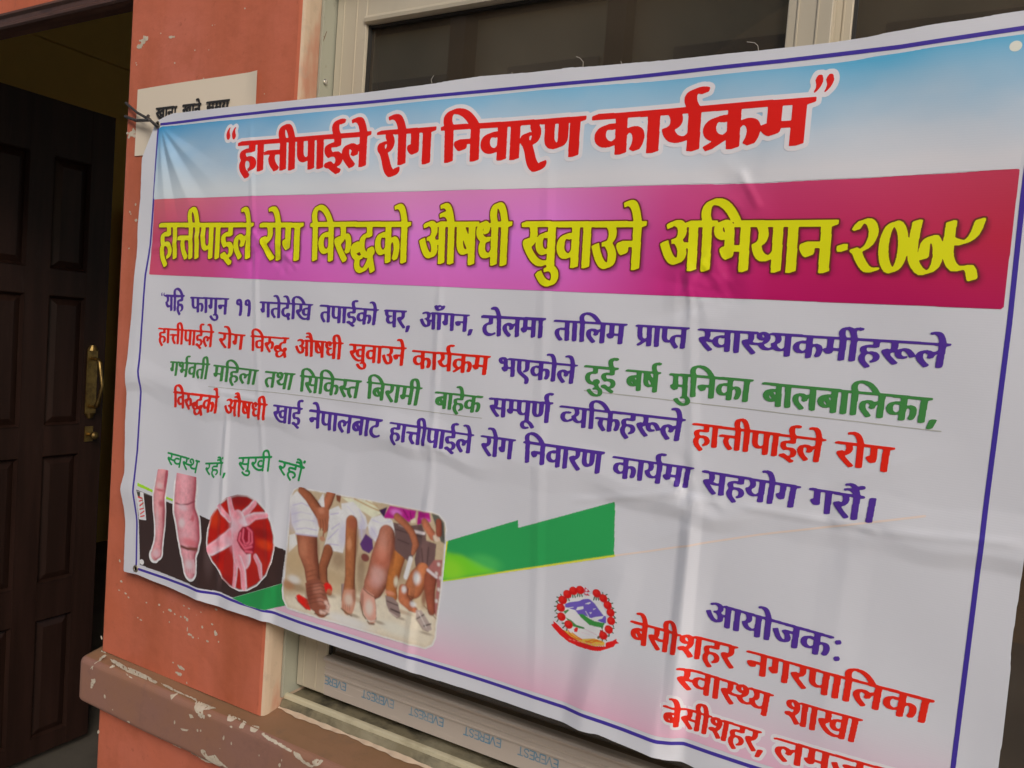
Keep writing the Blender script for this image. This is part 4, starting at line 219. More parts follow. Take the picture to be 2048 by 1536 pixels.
ART = {
'photo_print': [["p",[200,192,205],0,[[-8208,-2435],[-8117,-2383],[-7404,-2363],[-6412,-2340],[-5656,-2325],[-5546,-2341],[-5439,-2429],[-5414,-2516],[-5422,-2931],[-5447,-3401],[-5484,-3798],[-5489,-4018],[-5532,-4131],[-5654,-4210],[-5896,-4207],[-8205,-4264],[-8321,-4134],[-8345,-3998],[-8319,-3798],[-8298,-3443],[-8288,-2883],[-8273,-2550]]],["p",[170,153,126],0,[[-8184,-2449],[-8116,-2407],[-7402,-2384],[-6410,-2358],[-5655,-2344],[-5563,-2359],[-5466,-2433],[-5441,-2520],[-5449,-2936],[-5474,-3407],[-5511,-3805],[-5517,-4010],[-5560,-4115],[-5665,-4186],[-5897,-4183],[-8195,-4229],[-8278,-4123],[-8308,-3990],[-8286,-3791],[-8266,-3437],[-8253,-2877],[-8238,-2544]]],["p",[194,183,165],40,[[-8302,-4076],[-7336,-3849],[-6498,-3636],[-5518,-3698],[-5517,-4010],[-5560,-4115],[-5665,-4186],[-5897,-4183],[-8195,-4229]]],["p",[203,196,188],0,[[-8247,-3137],[-8133,-3098],[-8074,-3242],[-8248,-3416]]],["b",[165,142,108],0.7,[-8097,-3523,280,221]],["b",[150,128,98],0.6,[-6530,-3255,396,142]],["b",[160,140,110],0.6,[-7356,-3583,284,99]],["b",[118,94,74],0.6,[-7245,-3308,152,149]],["b",[112,88,70],0.55,[-6809,-3380,84,275]],["b",[104,80,64],0.6,[-6180,-3181,174,234]],["b",[120,96,74],0.6,[-8016,-3886,211,68]],["b",[212,204,192],0.7,[-7008,-4155,471,98]],["b",[205,196,180],0.6,[-6166,-4039,316,94]],["b",[150,110,80],0.9,[-8209,-3896,146,86]],["b",[165,140,112],0.7,[-6841,-3799,339,42]],["b",[155,128,100],0.6,[-6089,-3780,239,34]],["b",[214,206,190],0.7,[-8097,-3783,143,68]],["p",[112,66,48],0,[[-7358,-2377],[-7260,-2372],[-7272,-2481],[-7339,-2460]]],["p",[205,193,168],0,[[-7248,-2395],[-6715,-2364],[-6520,-2499],[-6674,-2591],[-6907,-2519],[-7141,-2443]]],["s",[160,128,80],18,[[-7024,-2383],[-6707,-2452],[-6562,-2475]]],["s",[170,140,95],14,[[-6817,-2373],[-6608,-2418]]],["l",[160,98,72],[92,52,38],[[-7450,-2345,87],[-7505,-2505,84],[-7584,-2653,76]]],["p",[204,200,213],0,[[-7603,-2387],[-7565,-2617],[-7627,-2695],[-7705,-2539]]],["l",[146,90,68],[92,52,40],[[-7894,-3068,211],[-7859,-3301,197],[-7761,-3520,154],[-7723,-3683,142],[-7632,-3832,172],[-7576,-3988,175],[-7522,-4077,147]]],["s",[112,64,48],11,[[-7854,-3626],[-7723,-3564],[-7589,-3517]]],["s",[112,64,48],11,[[-7839,-3691],[-7717,-3631],[-7571,-3605]]],["s",[112,64,48],11,[[-7823,-3756],[-7711,-3698],[-7554,-3692]]],["s",[112,64,48],11,[[-7809,-3813],[-7706,-3756],[-7543,-3702]]],["s",[112,64,48],11,[[-7794,-3870],[-7700,-3814],[-7526,-3781]]],["s",[112,64,48],11,[[-7778,-3943],[-7692,-3889],[-7508,-3876]]],["s",[112,64,48],11,[[-7762,-4016],[-7684,-3964],[-7496,-3902]]],["p",[203,198,212],0,[[-8238,-2544],[-8137,-2450],[-7982,-2519],[-7837,-2613],[-7761,-2736],[-7658,-2921],[-7677,-3047],[-8109,-3102],[-8213,-2956],[-8251,-2737]]],["s",[168,163,184],16,[[-8207,-2678],[-8023,-2612],[-7882,-2638]]],["s",[168,163,184],16,[[-8222,-2819],[-8039,-2752],[-7829,-2748]]],["s",[168,163,184],16,[[-8179,-2933],[-7986,-2854],[-7755,-2837]]],["s",[168,163,184],16,[[-8114,-3025],[-7931,-2973],[-7701,-2963]]],["b",[166,162,182],0.6,[-8183,-2864,117,223]],["b",[222,219,228],0.6,[-7941,-2820,140,186]],["b",[168,163,184],0.5,[-7712,-2778,77,151]],["s",[168,162,180],22,[[-8121,-3095],[-7901,-3074],[-7677,-3047]]],["p",[202,197,211],0,[[-7473,-2617],[-7300,-2527],[-7123,-2671],[-7125,-2902],[-7168,-3193],[-7545,-3203],[-7472,-2935]]],["s",[164,158,182],15,[[-7445,-2679],[-7292,-2634]]],["s",[164,158,182],15,[[-7406,-2888],[-7260,-2778]]],["s",[164,158,182],15,[[-7463,-3051],[-7275,-2864]]],["s",[164,158,182],15,[[-7435,-3112],[-7260,-3094]]],["p",[208,205,217],0,[[-7251,-2486],[-7041,-2427],[-6796,-2596],[-6702,-2838],[-6560,-2939],[-6268,-2858],[-6268,-2676],[-6333,-2561],[-6498,-2511],[-6694,-2594],[-6780,-2772],[-6912,-2796],[-6958,-2642],[-7123,-2671],[-7193,-2832]]],["s",[172,168,190],14,[[-7136,-2508],[-7004,-2601]]],["s",[172,168,190],14,[[-6929,-2506],[-6808,-2696]]],["s",[172,168,190],14,[[-6671,-2622],[-6507,-2641],[-6351,-2580]]],["s",[172,168,190],14,[[-6680,-2737],[-6569,-2845]]],["s",[172,168,190],14,[[-6866,-2739],[-6824,-2959]]],["l",[142,86,62],[92,52,38],[[-8044,-2426,65],[-7889,-2502,86],[-7756,-2616,97],[-7648,-2715,97],[-7573,-2820,82],[-7531,-2913,47]]],["s",[98,55,40],11,[[-7656,-2768],[-7627,-2881],[-7633,-2950]]],["s",[98,55,40],11,[[-7612,-2760],[-7582,-2873],[-7588,-2942]]],["s",[98,55,40],11,[[-7556,-2750],[-7524,-2861],[-7531,-2930]]],["s",[98,55,40],11,[[-7505,-2740],[-7474,-2851],[-7480,-2920]]],["b",[164,160,182],0.6,[-7186,-2930,92,213]],["b",[160,156,180],0.6,[-6840,-2783,82,176]],["b",[222,219,230],0.6,[-7031,-2523,125,97]],["b",[164,160,182],0.6,[-6652,-2812,89,111]],["b",[224,220,230],0.6,[-6467,-2633,120,69]],["p",[84,54,102],0,[[-6774,-2835],[-6645,-2892],[-6622,-3016],[-6687,-3102],[-6814,-3074],[-6867,-3000]]],["b",[112,66,60],1.0,[-6753,-3172,74,57]],["s",[130,80,60],27,[[-7563,-2970],[-7567,-3072]]],["b",[165,120,95],1.0,[-7579,-3066,56,36]],["l",[142,86,60],[92,52,38],[[-7450,-3216,97],[-7534,-3471,87],[-7500,-3666,76],[-7422,-3783,73]]],["b",[192,38,34],1.0,[-7417,-3765,90,83]],["s",[150,90,65],31,[[-7510,-3736],[-7466,-3836]]],["b",[160,100,72],1.0,[-7381,-3816,51,49]],["p",[196,38,32],0,[[-8034,-4015],[-7972,-3980],[-7794,-4015],[-7715,-4167],[-7825,-4172],[-7986,-4090]]],["s",[130,60,50],16,[[-8038,-4047],[-7985,-4095],[-7802,-4171]]],["b",[212,172,160],1.0,[-7444,-3965,47,39]],["b",[212,172,160],1.0,[-7386,-4012,47,39]],["b",[212,172,160],1.0,[-7398,-4082,47,40]],["b",[212,172,160],1.0,[-7463,-4122,47,40]],["b",[212,172,160],1.0,[-7529,-4129,49,40]],["s",[110,60,50],9,[[-7490,-4053],[-7459,-4072]]],["s",[110,60,50],9,[[-7436,-4065],[-7404,-4085]]],["s",[110,60,50],9,[[-7494,-4147],[-7462,-4167]]],["p",[140,122,118],0,[[-7169,-3643],[-7111,-3622],[-7082,-3824],[-7136,-3920]]],["s",[90,75,70],11,[[-7157,-3649],[-7143,-3888]]],["l",[158,100,66],[96,54,38],[[-7040,-2725,105],[-7037,-2934,104],[-7021,-3261,101],[-7009,-3507,94],[-7011,-3690,110],[-7027,-3860,118],[-7022,-3975,90]]],["b",[140,78,62],0.8,[-7033,-2737,109,97]],["b",[198,158,140],0.8,[-7010,-3856,131,163]],["s",[150,105,92],9,[[-7113,-3931],[-7115,-4015]]],["s",[150,105,92],9,[[-7066,-3920],[-7068,-4004]]],["s",[150,105,92],9,[[-7017,-3908],[-7019,-3992]]],["s",[150,105,92],9,[[-6975,-3898],[-6977,-3981]]],["s",[150,100,60],13,[[-7141,-3996],[-6952,-4058]]],["l",[164,106,86],[100,60,48],[[-6403,-2781,139],[-6408,-2941,180],[-6450,-3142,199],[-6490,-3359,201],[-6567,-3538,177],[-6659,-3689,118],[-6616,-3843,118],[-6575,-3980,90]]],["b",[196,160,156],0.5,[-6510,-3363,140,143]],["b",[196,150,140],0.25,[-6460,-2920,79,189]],["b",[160,84,66],0.5,[-6471,-3130,159,142]],["b",[210,176,168],0.8,[-6614,-3875,115,177]],["b",[190,150,146],0.35,[-6551,-3485,122,95]],["s",[110,62,50],14,[[-6748,-3629],[-6662,-3658],[-6534,-3701]]],["s",[120,80,58],16,[[-6793,-3820],[-6733,-3987],[-6610,-4091],[-6524,-4074]]],["s",[214,190,176],13,[[-6675,-4055],[-6571,-4053],[-6501,-4019]]],["l",[166,104,58],[116,66,40],[[-6151,-2954,114],[-6210,-3172,103],[-6249,-3387,96],[-6263,-3517,93],[-6241,-3592,93]]],["b",[216,190,170],0.8,[-6190,-3390,42,78]],["b",[190,130,110],0.7,[-6282,-3570,98,34]],["p",[96,76,74],0,[[-6311,-2589],[-6073,-2592],[-5820,-2527],[-5738,-2636],[-5731,-2775],[-5911,-2937],[-5985,-3086],[-6259,-2960],[-6261,-2754]]],["p",[101,79,77],0,[[-5855,-2799],[-5733,-2729],[-5572,-2745],[-5587,-3090],[-5871,-3123],[-5908,-3014]]],["s",[70,54,54],17,[[-6264,-2675],[-6007,-2689],[-5804,-2694]]],["s",[70,54,54],17,[[-6213,-2808],[-6015,-2832]]],["s",[70,54,54],16,[[-5793,-2848],[-5767,-3031]]],["s",[70,54,54],16,[[-5696,-2816],[-5700,-3051]]],["s",[136,120,116],17,[[-6210,-2610],[-5992,-2639]]],["s",[188,178,178],41,[[-5991,-2647],[-5771,-2638]]],["p",[158,40,120],0,[[-6476,-2539],[-6389,-2372],[-5926,-2358],[-5946,-2474],[-6038,-2541],[-6181,-2478],[-6295,-2538],[-6464,-2561]]],["p",[150,36,112],0,[[-5897,-2356],[-5702,-2349],[-5679,-2464],[-5902,-2547]]],["b",[206,112,182],0.9,[-6272,-2446,109,54]],["b",[200,100,172],0.8,[-5765,-2453,82,27]],["p",[196,180,160],0,[[-6021,-2511],[-5937,-2457],[-5923,-2520],[-5999,-2543]]],["s",[100,24,76],15,[[-6148,-2385],[-6062,-2480]]],["s",[100,24,76],13,[[-6030,-2395],[-6003,-2485]]],["p",[60,40,70],0,[[-6573,-2468],[-6427,-2395],[-6474,-2555]]],["l",[158,98,72],[112,66,48],[[-6247,-2505,60],[-6104,-2573,55],[-5979,-2668,55],[-5901,-2809,60],[-5939,-2942,33]]],["l",[166,102,78],[112,66,50],[[-5771,-2489,58],[-5709,-2569,54],[-5637,-2649,63]]],["b",[210,176,158],1.0,[-5576,-2669,62,45]],["s",[110,60,48],10,[[-5643,-2651],[-5610,-2722]]],["s",[200,160,140],16,[[-5599,-2612],[-5529,-2691]]],["p",[86,88,80],0,[[-5680,-2352],[-5562,-2362],[-5469,-2442],[-5432,-2718],[-5501,-2701],[-5586,-2532]]],["l",[136,76,60],[96,50,40],[[-5555,-2449,49],[-5541,-2600,49]]],["s",[60,60,58],13,[[-5501,-2455],[-5467,-2663]]],["p",[128,110,106],0,[[-6358,-3620],[-6220,-3620],[-6127,-3678],[-6068,-3847],[-6129,-3894],[-6261,-3838],[-6328,-3741]]],["s",[70,56,52],17,[[-6322,-3692],[-6134,-3711]]],["s",[60,48,46],21,[[-6245,-3786],[-6087,-3804]]],["s",[178,160,152],12,[[-6282,-3827],[-6111,-3873]]],["s",[226,218,200],69,[[-5971,-3028],[-6035,-3293]]],["l",[172,108,74],[112,64,46],[[-5761,-3140,102],[-5827,-3276,145],[-5894,-3417,141],[-5940,-3492,96]]],["l",[170,104,74],[112,62,46],[[-6057,-3472,76],[-6047,-3596,87],[-5922,-3660,80],[-5842,-3704,40]]],["b",[236,220,206],0.95,[-5846,-3264,67,95]],["b",[234,214,200],0.9,[-6048,-3469,46,56]],["b",[232,208,196],0.9,[-5878,-3632,60,43]],["s",[100,56,44],12,[[-5975,-3438],[-5986,-3535],[-5882,-3540]]],["p",[152,138,132],0,[[-5827,-3702],[-5756,-3690],[-5589,-3855],[-5563,-3915],[-5636,-3961],[-5731,-3931],[-5821,-3812]]],["s",[70,58,54],17,[[-5806,-3818],[-5708,-3743]]],["s",[60,50,48],18,[[-5696,-3897],[-5590,-3843]]],["s",[196,186,180],11,[[-5792,-3728],[-5659,-3904]]],["s",[120,100,90],10,[[-5820,-3828],[-5711,-3948],[-5618,-3957]]],["p",[150,96,92],0,[[-5594,-2967],[-5463,-2939],[-5476,-3376],[-5511,-3727],[-5549,-3658],[-5529,-3264],[-5704,-3271],[-5696,-3113]]],["b",[214,186,182],0.9,[-5517,-3012,29,30]],["b",[214,186,182],0.9,[-5546,-3143,29,30]],["b",[214,186,182],0.9,[-5478,-3190,29,30]],["b",[214,186,182],0.9,[-5495,-3349,29,30]],["b",[214,186,182],0.9,[-5522,-3511,29,30]],["l",[138,78,60],[96,50,40],[[-5633,-3224,100],[-5641,-3382,92],[-5615,-3548,71],[-5593,-3668,60]]],["s",[90,50,42],8,[[-5639,-3679],[-5617,-3721]]],["s",[206,180,182],43,[[-5686,-3126],[-5543,-3189]]],["b",[120,78,60],0.8,[-5724,-3510,43,124]],["s",[110,80,64],13,[[-5717,-3619],[-5514,-3751]]],["p",[128,76,60],0,[[-7866,-3792],[-7733,-3703],[-7562,-3681],[-7465,-3793],[-7389,-3937],[-7352,-4021],[-7378,-4120],[-7460,-4168],[-7594,-4172],[-7731,-4142],[-7809,-3976]]],["b",[168,112,94],0.7,[-7605,-3826,116,99]],["b",[100,58,46],0.6,[-7777,-3951,78,201]],["b",[176,124,108],0.6,[-7520,-3975,97,66]],["s",[92,52,42],9,[[-7825,-3810],[-7705,-3763],[-7559,-3709],[-7477,-3717]]],["s",[92,52,42],9,[[-7820,-3860],[-7700,-3813],[-7554,-3758],[-7472,-3766]]],["s",[92,52,42],9,[[-7815,-3911],[-7695,-3863],[-7549,-3808],[-7468,-3816]]],["s",[92,52,42],9,[[-7810,-3969],[-7689,-3921],[-7543,-3866],[-7463,-3874]]],["s",[92,52,42],9,[[-7804,-4028],[-7683,-3979],[-7537,-3923],[-7458,-3932]]],["s",[92,52,42],9,[[-7799,-4087],[-7677,-4037],[-7531,-3981],[-7453,-3990]]],["b",[206,164,152],0.95,[-7427,-3979,42,36]],["b",[206,164,152],0.95,[-7389,-4026,42,36]],["b",[206,164,152],0.95,[-7393,-4087,42,36]],["b",[206,164,152],0.95,[-7450,-4128,43,36]],["b",[206,164,152],0.95,[-7510,-4138,43,36]],["s",[92,50,42],7,[[-7450,-4023],[-7398,-4031]]],["s",[92,50,42],7,[[-7429,-4072],[-7377,-4081]]],["s",[92,50,42],7,[[-7477,-4111],[-7425,-4119]]],["s",[80,56,44],15,[[-7639,-4191],[-7458,-4191],[-7360,-4128]]],["p",[176,128,108],0,[[-7104,-3720],[-6907,-3666],[-6879,-3825],[-6907,-3964],[-6940,-4042],[-7014,-4032],[-7135,-3987],[-7136,-3870]]],["b",[214,180,166],0.7,[-7011,-3840,87,98]],["b",[120,74,56],0.6,[-6911,-3732,43,130]],["s",[128,84,70],7,[[-7108,-3938],[-7106,-4023]]],["s",[128,84,70],7,[[-7066,-3928],[-7063,-4013]]],["s",[128,84,70],7,[[-7023,-3918],[-7021,-4002]]],["s",[128,84,70],7,[[-6985,-3908],[-6983,-3993]]],["s",[96,70,48],17,[[-7138,-4001],[-7017,-4045],[-6935,-4057]]],["p",[188,140,124],0,[[-6767,-3600],[-6553,-3668],[-6510,-3801],[-6491,-3959],[-6505,-4048],[-6587,-4065],[-6696,-3994],[-6781,-3850],[-6802,-3707]]],["b",[218,184,174],0.75,[-6625,-3861,84,129]],["b",[120,74,60],0.6,[-6767,-3797,42,162]],["s",[100,58,46],14,[[-6753,-3617],[-6662,-3658],[-6535,-3693]]],["s",[104,76,52],16,[[-6793,-3820],[-6727,-3985],[-6606,-4083],[-6516,-4067]]],["s",[216,194,180],11,[[-6676,-4047],[-6572,-4045],[-6503,-4014]]],["b",[196,138,104],0.6,[-7061,-3038,51,97]],["b",[108,62,46],0.55,[-6920,-3010,33,242]],["b",[190,128,108],0.45,[-6468,-3049,99,126]],["b",[104,58,48],0.5,[-6282,-3028,47,235]],["b",[104,58,46],0.5,[-7677,-3298,60,234]],["b",[178,120,92],0.45,[-7954,-3286,93,152]],["p",[150,92,68],0,[[-7756,-2633],[-7567,-2592],[-7482,-2618],[-7464,-2732],[-7480,-2886],[-7525,-2971],[-7566,-2988],[-7591,-2908],[-7630,-2933],[-7665,-2888],[-7708,-2777]]],["s",[96,54,40],9,[[-7649,-2784],[-7626,-2856],[-7625,-2940]]],["s",[96,54,40],9,[[-7599,-2783],[-7576,-2855],[-7575,-2939]]],["s",[96,54,40],9,[[-7545,-2764],[-7521,-2836],[-7520,-2919]]],["b",[186,126,100],0.6,[-7629,-2661,67,50]],["b",[96,76,60],0.5,[-7378,-3858,128,39]],["b",[110,90,70],0.6,[-6888,-4042,107,26]],["b",[110,90,70],0.6,[-6428,-4024,102,25]],["b",[104,84,66],0.6,[-6061,-3877,77,21]],["b",[104,84,66],0.6,[-5652,-3988,111,21]]],
'black_panel': [["p",[56,44,42],0,[[-11768,-3000],[-11380,-3050],[-10327,-3153],[-9142,-3288],[-8304,-3386],[-8357,-3904],[-8393,-4125],[-9351,-4351],[-9694,-4328],[-10001,-4343],[-11629,-4293],[-11733,-3521],[-11762,-3076]]],["p",[110,108,106],0,[[-11778,-2986],[-11381,-3023],[-11379,-3062],[-11767,-3021]]],["b",[84,70,70],0.5,[-9905,-3708,104,443]],["b",[74,60,60],0.5,[-9677,-3964,63,387]],["p",[198,192,200],0,[[-10240,-3130],[-10133,-3067],[-8220,-3300],[-8304,-3386],[-9141,-3295]]]],
'green_wedge': [["p",[42,128,70],0,[[-9374,-4359],[-8343,-3901],[-8295,-4073],[-8089,-4162],[-8651,-4388],[-9030,-4410]]]],
'green_strip': [["p",[140,190,40],0,[[-11753,-2877],[-11179,-2980],[-10841,-3024],[-10847,-3062],[-11198,-3027],[-11376,-2990],[-11751,-2938]]]],
'paper_sign': [["p",[196,190,192],0,[[-11767,-3029],[-11582,-3025],[-11521,-3502],[-11716,-3518]]],["p",[60,60,50],0,[[-11755,-3035],[-11665,-3029],[-11673,-3126],[-11723,-3117]]],["s",[190,60,60],31,[[-11712,-3124],[-11621,-3133]]],["s",[186,60,70],23,[[-11693,-3193],[-11611,-3163]]],["s",[186,60,60],27,[[-11681,-3271],[-11594,-3209]]],["s",[190,60,66],23,[[-11685,-3336],[-11589,-3303]]],["s",[190,70,70],23,[[-11674,-3415],[-11576,-3349]]],["s",[186,60,60],23,[[-11672,-3462],[-11574,-3429]]],["s",[80,120,80],11,[[-11610,-3131],[-11593,-3304]]]],
'printed_dot': [["b",[205,205,204],1.0,[-11578,-4235,58,46]]],
'thin_leg': [["l",[200,194,200],[200,194,200],[[-11198,-3971,110],[-11281,-4066,123],[-11235,-4096,87]]],["l",[200,194,200],[200,194,200],[[-11162,-2811,170],[-11192,-3032,173],[-11177,-3263,178],[-11159,-3495,156],[-11163,-3730,135],[-11178,-3858,139],[-11198,-3971,160],[-11252,-4045,134]]],["l",[212,136,140],[150,66,76],[[-11143,-2638,135],[-11162,-2811,135],[-11192,-3032,137],[-11177,-3263,142],[-11159,-3495,119],[-11163,-3730,97],[-11178,-3858,101],[-11198,-3971,123],[-11252,-4045,96]]],["e",0,0,[[-11369,-2470],[-10950,-2412],[-10934,-2550],[-11357,-2580]]],["p",[150,70,82],0,[[-11011,-2561],[-11076,-2580],[-11089,-2862],[-11034,-2853]]],["b",[220,165,165],0.8,[-11192,-2846,89,61]],["b",[160,66,76],0.8,[-11184,-2922,103,24]],["b",[160,70,80],0.7,[-11123,-3145,83,61]],["b",[140,60,72],0.6,[-11057,-3320,52,200]],["p",[210,140,146],0,[[-11203,-3910],[-11093,-3935],[-11109,-4032],[-11223,-4105],[-11320,-4098],[-11360,-4059],[-11289,-3990]]],["b",[225,170,176],0.6,[-11231,-4009,96,69]],["s",[160,84,96],11,[[-11280,-4085],[-11211,-4103],[-11096,-4044]]],["b",[230,170,172],0.5,[-11233,-3430,44,233]]],
'swollen_leg': [["l",[200,194,200],[200,194,200],[[-10559,-2778,298],[-10564,-2990,292],[-10545,-3168,302],[-10448,-3347,324],[-10395,-3548,314],[-10382,-3674,279],[-10381,-3802,233],[-10362,-3889,206],[-10330,-4018,195],[-10312,-4104,182]]],["l",[216,138,146],[150,66,78],[[-10561,-2613,249],[-10559,-2778,257],[-10564,-2990,251],[-10545,-3168,260],[-10448,-3347,282],[-10395,-3548,272],[-10382,-3674,236],[-10381,-3802,190],[-10362,-3889,162],[-10330,-4018,151],[-10312,-4104,137]]],["e",0,0,[[-10883,-2403],[-10252,-2312],[-10231,-2565],[-10864,-2578]]],["s",[120,50,62],22,[[-10775,-3072],[-10650,-3081],[-10474,-3042],[-10314,-2967]]],["b",[226,170,176],0.7,[-10600,-3117,134,59]],["b",[226,150,158],0.5,[-10505,-3600,137,104]],["b",[170,70,80],0.7,[-10338,-3252,44,59]],["s",[176,86,96],14,[[-10329,-3131],[-10315,-3263],[-10401,-3286]]],["s",[90,52,44],41,[[-10572,-3758],[-10397,-3768],[-10177,-3722]]],["b",[110,60,50],0.8,[-10282,-3744,143,35]],["b",[232,190,196],0.6,[-10596,-3374,91,89]],["b",[190,84,92],0.6,[-10384,-3652,209,74]],["b",[226,170,170],0.6,[-10374,-4012,97,89]],["s",[168,90,96],9,[[-10378,-4105],[-10364,-4162]]],["s",[168,90,96],9,[[-10306,-4088],[-10290,-4145]]],["s",[168,90,96],9,[[-10244,-4074],[-10227,-4130]]],["b",[200,110,120],0.4,[-10718,-2864,44,180]],["p",[214,150,156],0,[[-10438,-3951],[-10227,-3905],[-10169,-4026],[-10167,-4123],[-10456,-4171],[-10468,-4079]]],["s",[170,92,98],7,[[-10409,-4104],[-10399,-4170]]],["s",[170,92,98],7,[[-10356,-4092],[-10345,-4158]]],["s",[170,92,98],7,[[-10300,-4079],[-10287,-4144]]],["s",[170,92,98],7,[[-10240,-4065],[-10227,-4130]]],["b",[232,188,190],0.5,[-10349,-4022,99,74]]],
'worm_drawing': [["p",[200,194,200],0,[[-9361,-2701],[-9141,-2671],[-8925,-2719],[-8736,-2828],[-8604,-3003],[-8529,-3202],[-8517,-3411],[-8554,-3616],[-8642,-3844],[-8833,-4046],[-9049,-4178],[-9223,-4221],[-9426,-4192],[-9631,-4107],[-9691,-3997],[-9843,-3877],[-9948,-3715],[-9971,-3570],[-9967,-3362],[-9910,-3146],[-9790,-2950],[-9605,-2788]]],["p",[70,30,30],0,[[-9356,-2727],[-9144,-2698],[-8936,-2744],[-8754,-2849],[-8625,-3018],[-8550,-3208],[-8538,-3411],[-8572,-3607],[-8663,-3831],[-8848,-4025],[-9056,-4152],[-9224,-4194],[-9420,-4166],[-9620,-4084],[-9679,-3978],[-9825,-3863],[-9926,-3707],[-9948,-3567],[-9943,-3366],[-9888,-3157],[-9772,-2968],[-9593,-2812]]],["p",[152,36,22],0,[[-9355,-2737],[-9146,-2708],[-8940,-2753],[-8761,-2857],[-8633,-3023],[-8558,-3211],[-8546,-3411],[-8579,-3604],[-8670,-3826],[-8854,-4018],[-9058,-4143],[-9225,-4183],[-9418,-4156],[-9616,-4075],[-9675,-3972],[-9818,-3857],[-9918,-3703],[-9940,-3565],[-9934,-3367],[-9880,-3161],[-9765,-2974],[-9589,-2820]]],["b",[110,26,18],0.7,[-9355,-2775,396,129]],["b",[176,54,22],0.8,[-9843,-3165,148,161]],["b",[190,60,24],0.8,[-8715,-3376,198,84]],["b",[110,26,18],0.6,[-8810,-3211,233,84]],["b",[120,28,20],0.6,[-9739,-3754,141,132]],["b",[172,44,20],0.5,[-8774,-3702,227,126]],["b",[130,26,20],0.6,[-9478,-4116,248,100]],["l",[190,120,132],[224,180,188],[[-9446,-3039,75],[-9507,-2904,55],[-9534,-2806,49]]],["l",[190,120,132],[224,180,188],[[-9517,-3125,56],[-9635,-3056,44],[-9760,-2937,54]]],["l",[190,120,132],[224,180,188],[[-9179,-2976,64],[-9068,-2871,49],[-8978,-2770,48]]],["l",[190,120,132],[224,180,188],[[-9114,-3066,80],[-8964,-2975,57],[-8719,-2916,46]]],["l",[190,120,132],[224,180,188],[[-9448,-3376,127],[-9628,-3513,108],[-9872,-3681,94]]],["l",[190,120,132],[224,180,188],[[-9325,-3775,50],[-9322,-3964,41],[-9337,-4157,35]]],["l",[190,120,132],[224,180,188],[[-8905,-3602,45],[-8805,-3709,51],[-8759,-3899,32]]],["l",[190,120,132],[224,180,188],[[-9314,-3087,150],[-9275,-3240,194],[-9222,-3477,209],[-9201,-3662,196],[-9189,-3703,164]]],["l",[190,120,132],[224,180,188],[[-9259,-3703,60],[-9158,-3886,61],[-9121,-4125,61]]],["b",[222,172,182],0.6,[-9393,-3204,127,130]],["b",[220,160,172],0.6,[-9574,-3474,155,87]],["b",[196,124,138],0.6,[-9372,-3536,124,130]],["b",[226,176,186],0.7,[-9201,-3110,119,57]],["b",[214,160,170],0.5,[-9787,-3645,120,58]],["p",[128,26,42],0,[[-9208,-3184],[-9031,-3145],[-8957,-3239],[-8927,-3405],[-8948,-3553],[-9105,-3607],[-9240,-3524],[-9327,-3425],[-9293,-3287]]],["s",[150,34,56],57,[[-9185,-3223],[-9198,-3371],[-9133,-3460],[-9056,-3401],[-9065,-3230]]],["s",[216,92,108],34,[[-9185,-3223],[-9198,-3371],[-9133,-3460],[-9056,-3401],[-9065,-3230]]],["s",[150,34,56],57,[[-9108,-3180],[-9006,-3233],[-8987,-3388],[-9072,-3477],[-9233,-3465],[-9287,-3388]]],["s",[216,92,108],33,[[-9108,-3180],[-9006,-3233],[-8987,-3388],[-9072,-3477],[-9233,-3465],[-9287,-3388]]],["s",[150,34,56],58,[[-9252,-3294],[-9276,-3415],[-9149,-3521],[-8993,-3461]]],["s",[216,92,108],34,[[-9252,-3294],[-9276,-3415],[-9149,-3521],[-8993,-3461]]],["s",[150,34,56],57,[[-9127,-3560],[-8988,-3547]]],["s",[216,92,108],34,[[-9127,-3560],[-8988,-3547]]]],
'green_ribbon': [["p",[196,190,60],0,[[-5479,-2684],[-5439,-3234],[-3068,-2414],[-3071,-2387]]],["p",[48,140,78],0,[[-5397,-2668],[-4385,-2210],[-4377,-2308],[-3135,-1770],[-3088,-2394],[-5440,-3214]]],["p",[104,182,46],14,[[-5436,-3209],[-5414,-2827],[-5169,-2817],[-4769,-2907],[-4598,-2921]]],["b",[128,190,50],0.8,[-5334,-3045,228,154]],["b",[90,185,90],0.35,[-4816,-2841,254,112]]],
